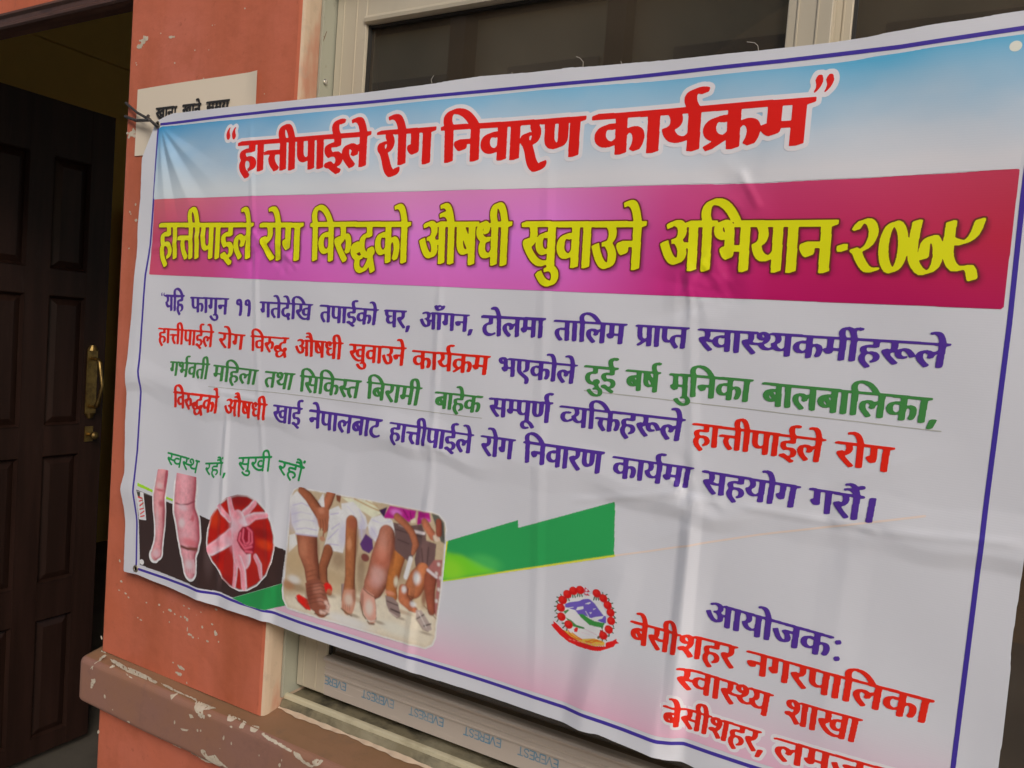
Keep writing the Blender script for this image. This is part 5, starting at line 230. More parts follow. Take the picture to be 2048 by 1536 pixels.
'emblem': [["p",[206,203,206],0,[[-3662,-3036],[-3530,-2947],[-3417,-2965],[-3324,-2910],[-3214,-2957],[-3126,-3071],[-3096,-3163],[-3091,-3279],[-3166,-3418],[-3411,-3486],[-3584,-3456],[-3685,-3346],[-3698,-3193]]],["s",[52,88,62],17,[[-3500,-2931],[-3514,-2990]]],["s",[52,88,62],17,[[-3486,-2927],[-3482,-2983]]],["s",[52,88,62],17,[[-3473,-2924],[-3449,-2975]]],["s",[52,88,62],17,[[-3589,-2962],[-3603,-3022]]],["s",[52,88,62],17,[[-3576,-2959],[-3571,-3015]]],["s",[52,88,62],17,[[-3562,-2956],[-3539,-3007]]],["s",[52,88,62],17,[[-3667,-3021],[-3681,-3081]]],["s",[52,88,62],17,[[-3653,-3018],[-3648,-3073]]],["s",[52,88,62],17,[[-3639,-3014],[-3616,-3066]]],["s",[52,88,62],17,[[-3745,-3087],[-3789,-3121]]],["s",[52,88,62],17,[[-3742,-3062],[-3783,-3061]]],["s",[52,88,62],17,[[-3721,-3043],[-3733,-3015]]],["s",[52,88,62],17,[[-3756,-3194],[-3794,-3239]]],["s",[52,88,62],17,[[-3762,-3171],[-3807,-3182]]],["s",[52,88,62],17,[[-3747,-3147],[-3771,-3127]]],["s",[52,88,62],17,[[-3730,-3309],[-3756,-3362]]],["s",[52,88,62],17,[[-3744,-3290],[-3790,-3318]]],["s",[52,88,62],17,[[-3738,-3265],[-3775,-3257]]],["s",[52,88,62],17,[[-3613,-3385],[-3619,-3442]]],["s",[52,88,62],17,[[-3635,-3375],[-3673,-3419]]],["s",[52,88,62],17,[[-3641,-3352],[-3685,-3364]]],["s",[52,88,62],17,[[-3281,-2918],[-3294,-2977]]],["s",[52,88,62],17,[[-3268,-2915],[-3262,-2969]]],["s",[52,88,62],17,[[-3254,-2912],[-3230,-2960]]],["s",[52,88,62],16,[[-3182,-2890],[-3185,-2861]]],["s",[52,88,62],16,[[-3157,-2893],[-3126,-2869]]],["s",[52,88,62],16,[[-3146,-2913],[-3100,-2916]]],["s",[52,88,62],16,[[-3106,-2956],[-3092,-2926]]],["s",[52,88,62],16,[[-3086,-2968],[-3045,-2954]]],["s",[52,88,62],16,[[-3083,-2992],[-3039,-3009]]],["s",[52,88,62],16,[[-3051,-3034],[-3025,-3008]]],["s",[52,88,62],16,[[-3037,-3052],[-2994,-3051]]],["s",[52,88,62],16,[[-3043,-3076],[-3007,-3108]]],["s",[52,88,62],16,[[-3028,-3135],[-2993,-3117]]],["s",[52,88,62],16,[[-3022,-3158],[-2979,-3170]]],["s",[52,88,62],16,[[-3035,-3180],[-3009,-3223]]],["s",[52,88,62],16,[[-3043,-3251],[-3001,-3243]]],["s",[52,88,62],16,[[-3045,-3275],[-3006,-3301]]],["s",[52,88,62],16,[[-3064,-3293],[-3051,-3344]]],["s",[52,88,62],16,[[-3102,-3346],[-3057,-3351]]],["s",[52,88,62],16,[[-3111,-3370],[-3079,-3407]]],["s",[52,88,62],16,[[-3135,-3384],[-3135,-3439]]],["p",[98,82,162],0,[[-3669,-3122],[-3609,-3085],[-3480,-3038],[-3395,-2972],[-3345,-2985],[-3279,-3018],[-3216,-3070],[-3144,-3129],[-3114,-3124],[-3105,-3208],[-3187,-3212],[-3310,-3203],[-3389,-3193],[-3480,-3205],[-3525,-3164],[-3609,-3159],[-3662,-3159]]],["p",[206,203,210],0,[[-3518,-3163],[-3501,-3120],[-3461,-3104],[-3427,-3089],[-3417,-3118],[-3458,-3141]]],["p",[206,203,210],0,[[-3412,-3056],[-3342,-3016],[-3327,-3025],[-3360,-3049]]],["s",[206,203,210],9,[[-3387,-3142],[-3343,-3193]]],["p",[206,203,210],0,[[-3340,-3142],[-3303,-3129],[-3318,-3158]]],["p",[206,203,210],0,[[-3296,-3086],[-3252,-3070],[-3285,-3099]]],["p",[206,203,210],0,[[-3323,-3210],[-3241,-3168],[-3141,-3131],[-3170,-3182],[-3223,-3209],[-3286,-3221]]],["s",[206,203,210],8,[[-3650,-3172],[-3556,-3133]]],["p",[200,205,220],0,[[-3448,-3011],[-3395,-2969],[-3352,-2980],[-3387,-2989]]],["p",[90,76,160],0,[[-3210,-3193],[-3157,-3166],[-3109,-3172],[-3113,-3204],[-3181,-3210]]],["p",[58,128,62],0,[[-3481,-3198],[-3418,-3185],[-3330,-3215],[-3257,-3225],[-3119,-3209],[-3147,-3272],[-3243,-3284],[-3323,-3289],[-3390,-3257],[-3450,-3229]]],["p",[58,118,60],0,[[-3645,-3281],[-3570,-3298],[-3497,-3337],[-3389,-3339],[-3379,-3357],[-3480,-3368],[-3536,-3366],[-3595,-3330]]],["p",[70,120,70],0,[[-3682,-3215],[-3622,-3175],[-3607,-3184],[-3652,-3240]]],["p",[60,110,66],0,[[-3182,-3260],[-3136,-3248],[-3144,-3300]]],["p",[214,190,196],0,[[-3467,-3393],[-3380,-3357],[-3278,-3363],[-3197,-3377],[-3209,-3405],[-3306,-3440],[-3398,-3470]]],["s",[180,150,160],5,[[-3373,-3359],[-3278,-3366],[-3205,-3379]]],["s",[196,170,180],5,[[-3419,-3405],[-3303,-3402]]],["p",[200,36,40],0,[[-3523,-3392],[-3494,-3362],[-3469,-3371],[-3478,-3422],[-3517,-3426]]],["p",[206,200,205],0,[[-3568,-3400],[-3536,-3366],[-3521,-3414],[-3559,-3424]]],["p",[150,40,40],0,[[-3177,-3309],[-3134,-3297],[-3133,-3403],[-3157,-3409]]],["p",[90,80,60],0,[[-3206,-3398],[-3171,-3369],[-3158,-3397],[-3194,-3420]]],["p",[206,158,66],0,[[-3666,-3438],[-3556,-3449],[-3411,-3486],[-3235,-3425],[-3166,-3424],[-3104,-3432],[-3096,-3475],[-3226,-3515],[-3406,-3532],[-3551,-3512],[-3655,-3477]]],["s",[190,92,36],12,[[-3600,-3428],[-3554,-3480],[-3482,-3500],[-3410,-3498]]],["s",[190,92,36],11,[[-3543,-3445],[-3469,-3477],[-3403,-3490]]],["s",[190,92,36],12,[[-3359,-3495],[-3279,-3489],[-3211,-3450],[-3136,-3441]]],["s",[190,92,36],12,[[-3336,-3501],[-3268,-3454],[-3185,-3436]]],["s",[190,92,36],12,[[-3583,-3462],[-3496,-3497]]],["b",[176,28,30],1.0,[-3481,-2903,57,51]],["b",[212,46,40],0.9,[-3494,-2892,36,32]],["b",[176,28,30],1.0,[-3570,-2934,57,51]],["b",[212,46,40],0.9,[-3584,-2923,36,32]],["b",[176,28,30],1.0,[-3647,-2993,57,52]],["b",[212,46,40],0.9,[-3661,-2982,36,33]],["b",[176,28,30],1.0,[-3703,-3079,58,52]],["b",[212,46,40],0.9,[-3717,-3068,36,33]],["b",[176,28,30],1.0,[-3720,-3178,58,52]],["b",[212,46,40],0.9,[-3733,-3167,36,33]],["b",[176,28,30],1.0,[-3702,-3286,58,52]],["b",[212,46,40],0.9,[-3716,-3275,36,33]],["b",[176,28,30],1.0,[-3599,-3359,57,51]],["b",[212,46,40],0.9,[-3612,-3348,36,32]],["b",[176,28,30],1.0,[-3263,-2891,57,50]],["b",[212,46,40],0.9,[-3276,-2880,36,32]],["b",[176,28,30],1.0,[-3172,-2927,56,49]],["b",[212,46,40],0.9,[-3185,-2916,35,31]],["b",[176,28,30],1.0,[-3107,-2994,55,49]],["b",[212,46,40],0.9,[-3120,-2984,35,31]],["b",[176,28,30],1.0,[-3062,-3069,53,49]],["b",[212,46,40],0.9,[-3075,-3059,35,31]],["b",[176,28,30],1.0,[-3046,-3164,52,50]],["b",[212,46,40],0.9,[-3058,-3153,33,31]],["b",[176,28,30],1.0,[-3065,-3271,53,50]],["b",[212,46,40],0.9,[-3078,-3261,34,31]],["b",[176,28,30],1.0,[-3127,-3359,55,49]],["b",[212,46,40],0.9,[-3140,-3349,35,31]],["p",[188,36,36],0,[[-3811,-3360],[-3759,-3383],[-3669,-3439],[-3552,-3499],[-3407,-3529],[-3225,-3518],[-3086,-3479],[-3087,-3434],[-3004,-3388],[-2956,-3350],[-2959,-3385],[-2919,-3401],[-2963,-3419],[-2985,-3458],[-3040,-3491],[-3152,-3555],[-3254,-3579],[-3437,-3590],[-3580,-3571],[-3705,-3513],[-3788,-3452],[-3834,-3412],[-3796,-3400]]],["s",[150,26,30],8,[[-3669,-3442],[-3552,-3502],[-3406,-3532],[-3225,-3521],[-3092,-3485]]],["s",[216,120,110],9,[[-3577,-3531],[-3551,-3535]]],["s",[216,120,110],9,[[-3521,-3530],[-3496,-3533]]],["s",[216,120,110],9,[[-3465,-3526],[-3438,-3529]]],["s",[216,120,110],9,[[-3407,-3520],[-3381,-3522]]],["s",[216,120,110],9,[[-3350,-3511],[-3323,-3513]]],["s",[216,120,110],9,[[-3292,-3501],[-3266,-3503]]],["s",[216,120,110],9,[[-3235,-3490],[-3210,-3493]]],["s",[216,120,110],9,[[-3181,-3480],[-3155,-3483]]],["s",[216,120,110],8,[[-3127,-3469],[-3103,-3473]]],["p",[168,34,62],0,[[-3426,-2850],[-3345,-2895],[-3394,-2912],[-3347,-2944],[-3427,-2952]]],["b",[214,180,190],1,[-3400,-2886,15,13]],["b",[214,180,190],1,[-3401,-2921,16,14]]],
}
MARGIN = [[-11857,3217],[-11907,3086],[-12070,2776],[-12138,2645],[-12127,1955],[-12152,1523],[-12105,988],[-12108,721],[-12125,-49],[-12162,-1025],[-12158,-1397],[-12167,-1911],[-12149,-2372],[-12106,-2749],[-12190,-3065],[-12124,-3360],[-12080,-3718],[-12069,-4503],[-11687,-4481],[-10014,-4546],[-9705,-4578],[-8575,-4567],[-8515,-4581],[-5940,-4573],[-5849,-4584],[-3533,-4558],[-3340,-4573],[-3088,-4543],[-2395,-4582],[-2097,-4585],[-1957,-4611],[-824,-4604],[800,-4597],[861,-3642],[865,-2735],[855,-2487],[859,-2237],[869,-1619],[884,-71],[901,1728],[899,3364],[405,3384],[-455,3338],[-1000,3291],[-1220,3283],[-1946,3282],[-3220,3311],[-4235,3344],[-4301,3340],[-4886,3341],[-5444,3365],[-6166,3335],[-7393,3321],[-8740,3317],[-9410,3333],[-10485,3335],[-11423,3342],[-11611,3307],[-11759,3260]]
BORDER = [[[-11702,3185],[-8732,3195],[-6046,3170],[-4571,3163],[-3906,3156],[-1706,3149],[-596,3166],[420,3225],[598,3234]],[[-11762,3152],[-11762,2109],[-11781,1128],[-11825,660],[-11832,-34],[-11841,-972],[-11796,-1198],[-11809,-1698],[-11812,-2327],[-11850,-3059],[-11776,-3568],[-11728,-4311]],[[-11662,-4376],[-10000,-4388],[-9692,-4376],[-9194,-4405],[-8649,-4400],[-8540,-4397],[-8364,-4402],[-5893,-4382],[-5810,-4387],[-3552,-4373],[-3275,-4374],[-2363,-4392],[-2102,-4370],[-1360,-4380],[-359,-4378],[489,-4380]],[[574,3210],[554,1680],[557,515],[532,-1144],[500,-3768],[488,-4366]]]
SKY = [[-11740,3122],[-11673,3147],[-9780,3117],[-4566,3111],[-2801,3075],[-1200,3068],[-591,3109],[425,3169],[524,3175],[507,1937],[-813,1905],[-1781,1888],[-4459,1913],[-8849,1930],[-11763,1938]]
BAND = [[-11742,1933],[-8849,1925],[-4459,1906],[-1780,1880],[-812,1898],[503,1934],[497,644],[-1669,649],[-4331,653],[-8475,661],[-11735,672]]
UNDER = [[[-3640,-511],[100,-546]],[[-10165,-1080],[-8567,-1027],[-5012,-1003]]]
FAINT = [[-3077,-2400],[-2665,-2266],[-1482,-1852],[-602,-1579],[41,-1381]]
DOT = [369,3064]
EYES = [[-11777,3178],[-11730,-4381]]
THREAD = [[[-6191,3337],[-6203,3384],[-6160,3433]],[[-4012,3334],[-4011,3393],[-4054,3438],[-4100,3455]],[[-3518,3320],[-3533,3350]],[[-1959,3281],[-1969,3335],[-2003,3365],[-2083,3380]],[[-4972,3344],[-4981,3363]]]
CHIPS = [[-12543,4720,95,52],[-12592,4658,68,52],[-12658,4631,55,35],[-12492,4756,54,43],[-11767,4694,64,25],[-12676,4324,22,17],[-12706,4362,21,13],[-10730,4759,23,16],[-10789,4759,17,12],[-11183,4404,16,10],[-10842,4374,15,11],[-11670,4253,18,12],[-10927,3925,18,11],[-9516,3552,17,12],[-10055,4928,18,12],[-12071,4789,17,11],[-12751,3139,56,43],[-12671,3186,41,43],[-12802,3090,28,26],[-12665,3099,42,26],[-12836,3162,28,26],[-12519,1904,28,17],[-12675,1776,28,22],[-12644,1740,20,17],[-12484,1625,34,18],[-12654,1135,28,18],[-12485,-4452,21,23],[-12415,-4812,28,18],[-12474,-4981,28,18],[-12273,-5000,27,13],[-12199,-5047,30,14],[-11704,-5032,24,14],[-11358,-4995,26,18],[-11067,-5023,38,18],[-10795,-5063,25,21],[-10669,-5049,49,34],[-10642,-5077,37,26],[-11842,-5370,34,13],[-11912,-5351,27,13],[-11078,-5227,21,18],[-10735,-4858,25,13],[-10607,-4880,31,12],[-9947,-4740,30,17],[-10033,-5005,29,18],[-10255,-5111,24,25],[-10616,-5243,14,43],[-10561,-5316,62,21],[-10471,-5344,30,17],[-9928,-5130,35,33],[-10118,-5313,30,17],[-9847,-5252,19,21],[-10337,-5319,18,12],[-10727,-5931,87,30],[-10769,-6056,75,34],[-10558,-6153,18,21],[-10922,-5897,19,17],[-10416,-4945,17,10],[-10311,-4869,18,10],[-10949,-5056,18,12],[-11245,-5092,17,11],[-12875,-6240,36,37],[-12787,-6226,29,27],[-12869,-7721,30,46],[-12910,-5967,23,28]]
LCHIP = [[[-12399,-6152],[-12192,-6135],[-11884,-6165],[-11618,-6156],[-11322,-6170],[-11038,-6200],[-11106,-6272],[-11412,-6277],[-11741,-6283],[-11945,-6247],[-12256,-6208]],[[-10111,-6237],[-9907,-6227],[-9577,-6218],[-9674,-6257],[-9815,-6290],[-9752,-6352],[-9799,-6423],[-9894,-6391],[-9987,-6322]],[[-9393,-6232],[-9199,-6232],[-9035,-6230],[-9080,-6274],[-9249,-6297]],[[-12703,-6581],[-12548,-6520],[-12569,-6611],[-12655,-6747],[-12706,-6780]],[[-10312,-6726],[-10164,-6704],[-10048,-6674],[-10126,-6729],[-10250,-6756]],[[-8822,-6258],[-8614,-6215],[-8623,-6299],[-8734,-6296]],[[-11105,-7114],[-10902,-7068],[-10768,-7105],[-10859,-7135]],[[-10513,-7069],[-10251,-7042],[-10278,-7088],[-10501,-7107]],[[-9795,-6917],[-9681,-6891],[-9612,-6977],[-9448,-6895],[-9330,-6959],[-9127,-7006],[-9411,-7073],[-9611,-7058],[-9767,-6974]],[[-10185,-7127],[-9986,-7090],[-9743,-7129],[-9497,-7132],[-9774,-7180],[-10076,-7153]],[[-7837,-6307],[-7691,-6305],[-7589,-6364],[-7469,-6361],[-7403,-6289],[-7253,-6275],[-7281,-6334],[-7440,-6425],[-7584,-6418],[-7763,-6372]],[[-10985,-6197],[-10782,-6185],[-10596,-6204],[-10353,-6206],[-10055,-6210],[-10081,-6248],[-10380,-6239],[-10623,-6244],[-10841,-6234]],[[-8618,-6265],[-8474,-6267],[-8267,-6277],[-8088,-6286],[-7837,-6307],[-7860,-6337],[-8111,-6321],[-8341,-6311]],[[-10636,-6279],[-10516,-6243],[-10541,-6323],[-10586,-6326]],[[-10111,-6431],[-10024,-6415],[-9977,-6457],[-10062,-6492]],[[-8994,-6237],[-8926,-6235],[-8881,-6299],[-8974,-6319]],[[-12737,-6366],[-12651,-6320],[-12663,-6402],[-12725,-6435]],[[-12642,-6206],[-12507,-6114],[-12403,-6102],[-12537,-6189],[-12620,-6267],[-12676,-6327]]]
LBLOB = [[-11099,-6275,50,18],[-12245,-6252,57,19],[-12285,-6787,24,30],[-9883,-6638,25,34],[-10431,-6666,17,30],[-11620,-7033,55,17],[-9277,-6571,16,37],[-9103,-6600,18,25],[-9807,-6614,17,20],[-9116,-6342,32,15],[-9745,-6372,17,28],[-9634,-6318,50,16],[-11053,-6456,12,19],[-12055,-6946,16,11],[-9345,-6763,11,8],[-8494,-6595,15,26],[-8059,-6586,20,37],[-8028,-6509,10,30]]
EVEREST = [[-7700,-5663],[-8120,-5644],[-6766,-5683],[-7367,-5639],[-5828,-5695],[-6421,-5641],[-4885,-5718],[-5490,-5678]]
# ---- helpers ---------------------------------------------------------------
def lin(c):
    c = np.asarray(c, float)/255
    return np.where(c <= .04045, c/12.92, ((c + .055)/1.055)**2.4)
def ink(c):
    return np.clip((lin(c) - .012)/WHITE_K, .003, .85)
def tag(o, label=None, cat=None, group=None, kind=None):
    for k, v in (('label', label), ('category', cat), ('group', group), ('kind', kind)):
        if v: o[k] = v
    if label and not kind: o['kind'] = 'thing'
    return o
def link(o, parent=None):
    S.collection.objects.link(o)
    if parent is not None:
        o.parent = parent
        if parent.parent is None: o.matrix_parent_inverse = Matrix.Translation(-Vector(parent.location))
    return o
def empty(name, loc=(0, 0, 0)):
    o = bpy.data.objects.new(name, None); o.location = loc; o.empty_display_size = .05
    return link(o)
def obj(name, verts, faces, mats, parent=None, mi=None, smooth=False):
    me = bpy.data.meshes.new(name); me.from_pydata([tuple(v) for v in verts], [], [tuple(f) for f in faces])
    for m in (mats if isinstance(mats, (list, tuple)) else [mats]): me.materials.append(m)
    if mi is not None: me.polygons.foreach_set('material_index', list(mi))
    if smooth: me.polygons.foreach_set('use_smooth', [True]*len(me.polygons))
    me.update()
    o = bpy.data.objects.new(name, me)
    return link(o, parent)
class MB:
    def __init__(s): s.v = []; s.f = []; s.m = []
    def add(s, v, f, m=0):
        n = len(s.v); s.v += [tuple(p) for p in v]; s.f += [tuple(i + n for i in q) for q in f]; s.m += [m]*len(f)
    def box(s, x0, x1, y0, y1, z0, z1, b=0, m=0):
        if b <= 0:
            v = [(x, y, z) for x in (x0, x1) for y in (y0, y1) for z in (z0, z1)]
            s.add(v, [(0, 1, 3, 2), (4, 6, 7, 5), (0, 4, 5, 1), (2, 3, 7, 6), (0, 2, 6, 4), (1, 5, 7, 3)], m); return
        bm = bmesh.new(); bmesh.ops.create_cube(bm, size=1)
        for q in bm.verts: q.co = Vector(((x0+x1)/2 + q.co.x*(x1-x0), (y0+y1)/2 + q.co.y*(y1-y0), (z0+z1)/2 + q.co.z*(z1-z0)))
        bmesh.ops.bevel(bm, geom=list(bm.edges), offset=b, segments=2, affect='EDGES', profile=.6)
        bm.verts.index_update(); s.add([q.co[:] for q in bm.verts], [[q.index for q in f.verts] for f in bm.faces], m); bm.free()
    def prism_x(s, prof, x0, x1, m=0):          # closed (y, z) profile swept along x
        n = len(prof); v = [(x0, y, z) for y, z in prof] + [(x1, y, z) for y, z in prof]
        s.add(v, [(i, (i+1) % n, n + (i+1) % n, n+i) for i in range(n)] + [tuple(range(n))[::-1], tuple(range(n, 2*n))], m)
    def prism_z(s, prof, z0, z1, m=0, ms=None):  # closed (x, y) profile swept along z
        n = len(prof); v = [(x, y, z0) for x, y in prof] + [(x, y, z1) for x, y in prof]
        for i in range(n):
            s.add([v[i], v[(i+1) % n], v[n + (i+1) % n], v[n+i]], [(0, 1, 2, 3)], ms[i] if ms else m)
        s.add(v, [tuple(range(n))[::-1], tuple(range(n, 2*n))], m)
    def tube(s, pts, r, n=8, m=0, flat=1.0):
        P = [Vector(p) for p in pts]; rr = r if isinstance(r, (list, tuple)) else [r]*len(P); v = []; f = []
        for i, p in enumerate(P):
            t = (P[min(i+1, len(P)-1)] - P[max(i-1, 0)]).normalized()
            a = t.cross(Vector((0, 1, 0)));  a = a if a.length > .05 else t.cross(Vector((1, 0, 0)))
            a.normalize(); c = t.cross(a)
            v += [p + (a*math.cos(k*2*math.pi/n) + c*math.sin(k*2*math.pi/n)*flat)*rr[i] for k in range(n)]
        for i in range(len(P)-1):
            for k in range(n): f.append((i*n+k, i*n+(k+1) % n, (i+1)*n+(k+1) % n, (i+1)*n+k))
        f += [tuple(range(n))[::-1], tuple(range((len(P)-1)*n, len(P)*n))]; s.add(v, f, m)
    def lathe(s, c, prof, axis='z', n=24, m=0):
        v = []; f = []
        for r, h in prof:
            for k in range(n):
                a = 2*math.pi*k/n; p = (r*math.cos(a), r*math.sin(a), h)
                p = p if axis == 'z' else (h, p[0], p[1]) if axis == 'x' else (p[0], -h, p[1])
                v.append((c[0]+p[0], c[1]+p[1], c[2]+p[2]))
        for i in range(len(prof)-1):
            for k in range(n): f.append((i*n+k, i*n+(k+1) % n, (i+1)*n+(k+1) % n, (i+1)*n+k))
        s.add(v, f + [tuple(range(n))[::-1], tuple(range((len(prof)-1)*n, len(prof)*n))], m)
    def build(s, name, mats, parent=None, smooth=False):
        return obj(name, s.v, s.f, mats, parent, s.m, smooth)
# ---- materials -------------------------------------------------------------
def mat(name, col=(.5, .5, .5), rough=.6, metal=0, spec=.5, attr=None, noise=None, bump=None, weave=False, coat=0):
    m = bpy.data.materials.new(name); m.use_nodes = True; N = m.node_tree.nodes; L = m.node_tree.links
    b = N['Principled BSDF']; b.inputs['Base Color'].default_value = (*col, 1); b.inputs['Roughness'].default_value = rough
    b.inputs['Metallic'].default_value = metal; b.inputs['Specular IOR Level'].default_value = spec; b.inputs['Coat Weight'].default_value = coat
    tc = N.new('ShaderNodeTexCoord')
    if attr:
        a = N.new('ShaderNodeAttribute'); a.attribute_name = attr; L.new(a.outputs['Color'], b.inputs['Base Color'])
    prev = None
    for (sc, c2, lo, hi, det, st) in (noise or []):   # mottling: scale, other colour, ramp from, ramp to, detail, (stretch)
        mp = N.new('ShaderNodeMapping'); mp.inputs['Scale'].default_value = st
        t = N.new('ShaderNodeTexNoise'); t.inputs['Scale'].default_value = sc; t.inputs['Detail'].default_value = det; t.inputs['Roughness'].default_value = .62
        rp = N.new('ShaderNodeMapRange'); rp.inputs[1].default_value = lo; rp.inputs[2].default_value = hi
        mx = N.new('ShaderNodeMix'); mx.data_type = 'RGBA'
        L.new(tc.outputs['Object'], mp.inputs[0]); L.new(mp.outputs[0], t.inputs['Vector']); L.new(t.outputs[0], rp.inputs[0]); L.new(rp.outputs[0], mx.inputs[0])
        if prev is None: mx.inputs[6].default_value = (*col, 1)
        else: L.new(prev, mx.inputs[6])
        mx.inputs[7].default_value = (*c2, 1); prev = mx.outputs[2]
    if prev is not None: L.new(prev, b.inputs['Base Color'])
    h = None
    if bump:
        t = N.new('ShaderNodeTexNoise'); t.inputs['Scale'].default_value = bump[0]; t.inputs['Detail'].default_value = 6
        L.new(tc.outputs['Object'], t.inputs['Vector'])
        bp = N.new('ShaderNodeBump'); bp.inputs['Strength'].default_value = bump[1]; bp.inputs['Distance'].default_value = bump[2]
        L.new(t.outputs[0], bp.inputs['Height']); h = bp
    if weave:
        wv = N.new('ShaderNodeTexWave'); wv.wave_type = 'BANDS'; wv.bands_direction = 'Z'; wv.inputs['Scale'].default_value = 130; wv.inputs['Distortion'].default_value = 1.2; wv.inputs['Detail'].default_value = 2; wv.inputs['Detail Scale'].default_value = .3
        L.new(tc.outputs['Object'], wv.inputs['Vector'])
        bp = N.new('ShaderNodeBump'); bp.inputs['Strength'].default_value = .045; bp.inputs['Distance'].default_value = .0005
        L.new(wv.outputs[1], bp.inputs['Height'])
        if h: L.new(h.outputs[0], bp.inputs['Normal'])
        h = bp
    if h: L.new(h.outputs[0], b.inputs['Normal'])
    return m
O1 = (1, 1, 1)
def pm(c): return tuple(float(v) for v in ink(c))
M_wall = mat('orange_plaster', (.57, .125, .042), .62, noise=[(1.6, (.60, .172, .105), .28, .62, 4, O1), (9, (.46, .115, .050), .45, .7, 6, (1, 1, .22)), (14, (.45, .110, .048), .5, .8, 6, O1), (60, (.38, .090, .040), .62, .8, 4, O1), (4, (.44, .15, .075), .66, .9, 8, O1)], bump=(38, .35, .004))
M_chip = mat('bare_plaster', (.62, .54, .42), .8, noise=[(90, (.50, .42, .31), .4, .7, 4, O1)], bump=(200, .4, .002))
M_reveal = mat('cream_reveal', (.56, .42, .29), .7, noise=[(7, (.50, .24, .15), .52, .60, 5, (1, 1, .35)), (40, (.42, .32, .23), .55, .8, 4, O1)], bump=(60, .3, .003))
M_ledge = mat('brown_ledge_paint', (.30, .150, .108), .6, noise=[(9, (.32, .155, .092), .4, .7, 5, O1), (4, (.20, .11, .085), .58, .85, 7, (.5, 1, 1)), (50, (.24, .12, .09), .55, .85, 4, O1)], bump=(45, .3, .003))
M_ledgetop = mat('brown_ledge_top', (.25, .135, .065), .65, noise=[(6, (.30, .155, .085), .4, .7, 5, O1), (33, (.20, .12, .07), .55, .8, 5, O1)], bump=(45, .3, .003))
M_room = mat('ochre_distemper', (.62, .46, .12), .8, noise=[(3, (.56, .42, .11), .4, .7, 4, O1)], bump=(30, .2, .003))
M_ceil = mat('room_ceiling', (.60, .48, .33), .85, bump=(30, .2, .003))
M_floor = mat('cement_floor', (.10, .085, .065), .7, noise=[(5, (.07, .06, .045), .4, .7, 5, O1)])
M_yard = mat('courtyard_concrete', (.30, .285, .26), .8, noise=[(1.5, (.24, .225, .20), .4, .7, 6, O1)], bump=(20, .3, .01))
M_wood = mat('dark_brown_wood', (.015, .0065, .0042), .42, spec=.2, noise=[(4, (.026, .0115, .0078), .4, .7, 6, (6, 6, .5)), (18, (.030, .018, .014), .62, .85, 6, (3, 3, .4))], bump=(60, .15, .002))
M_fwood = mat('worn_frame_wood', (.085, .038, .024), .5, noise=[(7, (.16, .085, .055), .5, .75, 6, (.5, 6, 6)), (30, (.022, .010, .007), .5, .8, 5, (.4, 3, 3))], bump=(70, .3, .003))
M_brass = mat('aged_brass', (.36, .24, .08), .40, 1.0, noise=[(60, (.18, .115, .05), .4, .7, 4, O1)])
M_alu = mat('anodised_aluminium', (.40, .40, .315), .42, .1, noise=[(5, (.35, .35, .275), .4, .7, 4, (1, 1, .3)), (70, (.28, .265, .20), .62, .8, 4, O1)])
M_sash = mat('sash_aluminium', (.60, .53, .405), .40, .1, noise=[(6, (.52, .46, .35), .4, .7, 4, (1, 1, .3)), (80, (.50, .44, .33), .64, .8, 4, O1)])
M_film = mat('protective_film', (.60, .52, .445), .33, .05, noise=[(5, (.52, .45, .385), .4, .7, 4, (.3, 1, 1)), (26, (.72, .65, .57), .6, .75, 5, (.25, 1, 6))], bump=(22, .25, .003))
M_track = mat('dirty_track', (.22, .185, .11), .75, noise=[(28, (.07, .06, .038), .45, .65, 6, O1), (9, (.33, .29, .19), .5, .7, 5, O1)], bump=(90, .5, .003))
M_flange = mat('track_flange', (.60, .54, .37), .5, .1, noise=[(22, (.36, .31, .19), .55, .75, 6, (.5, 1, 1))])
M_bluetext = mat('film_blue_print', (.15, .31, .44), .5, noise=[(45, (.38, .42, .44), .45, .75, 4, O1)])
M_rubber = mat('black_gasket', (.02, .018, .016), .6)
M_cord = mat('grey_nylon_cord', (.038, .033, .030), .6, noise=[(300, (.085, .075, .068), .45, .6, 3, O1)], bump=(500, .6, .001))
M_paper = mat('notice_paper', (.76, .66, .52), .8, bump=(12, .15, .004))
M_black = mat('notice_print', (.025, .022, .02), .6)
M_chrome = mat('chrome', (.7, .7, .7), .12, 1.0)
M_eyelet = mat('eyelet_brass', (.40, .34, .25), .4, .9)
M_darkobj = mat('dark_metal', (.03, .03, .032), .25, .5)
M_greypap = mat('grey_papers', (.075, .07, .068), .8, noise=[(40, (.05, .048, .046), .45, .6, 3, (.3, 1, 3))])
M_white = mat('room_lamp_white', (.7, .68, .6), .5)
M_fan = mat('fan_brown', (.035, .026, .022), .4)
M_fac = mat('facade_plaster', (.78, .68, .48), .8, noise=[(2, (.70, .60, .43), .4, .7, 4, O1)])
M_faccol = mat('facade_brown', (.16, .095, .065), .7)
M_facwin = mat('facade_glass', (.30, .27, .22), .1)
M_thread = mat('thread', (.55, .50, .42), .8)
M_mark = mat('pencil_mark', (.16, .08, .04), .8)
VIN = dict(rough=.34, spec=.75, bump=(26, .13, .0035), weave=True)
M_vinyl = mat('printed_vinyl', attr='ink', **VIN)
def vinyl(name, c): return mat(name, pm(c), **VIN)
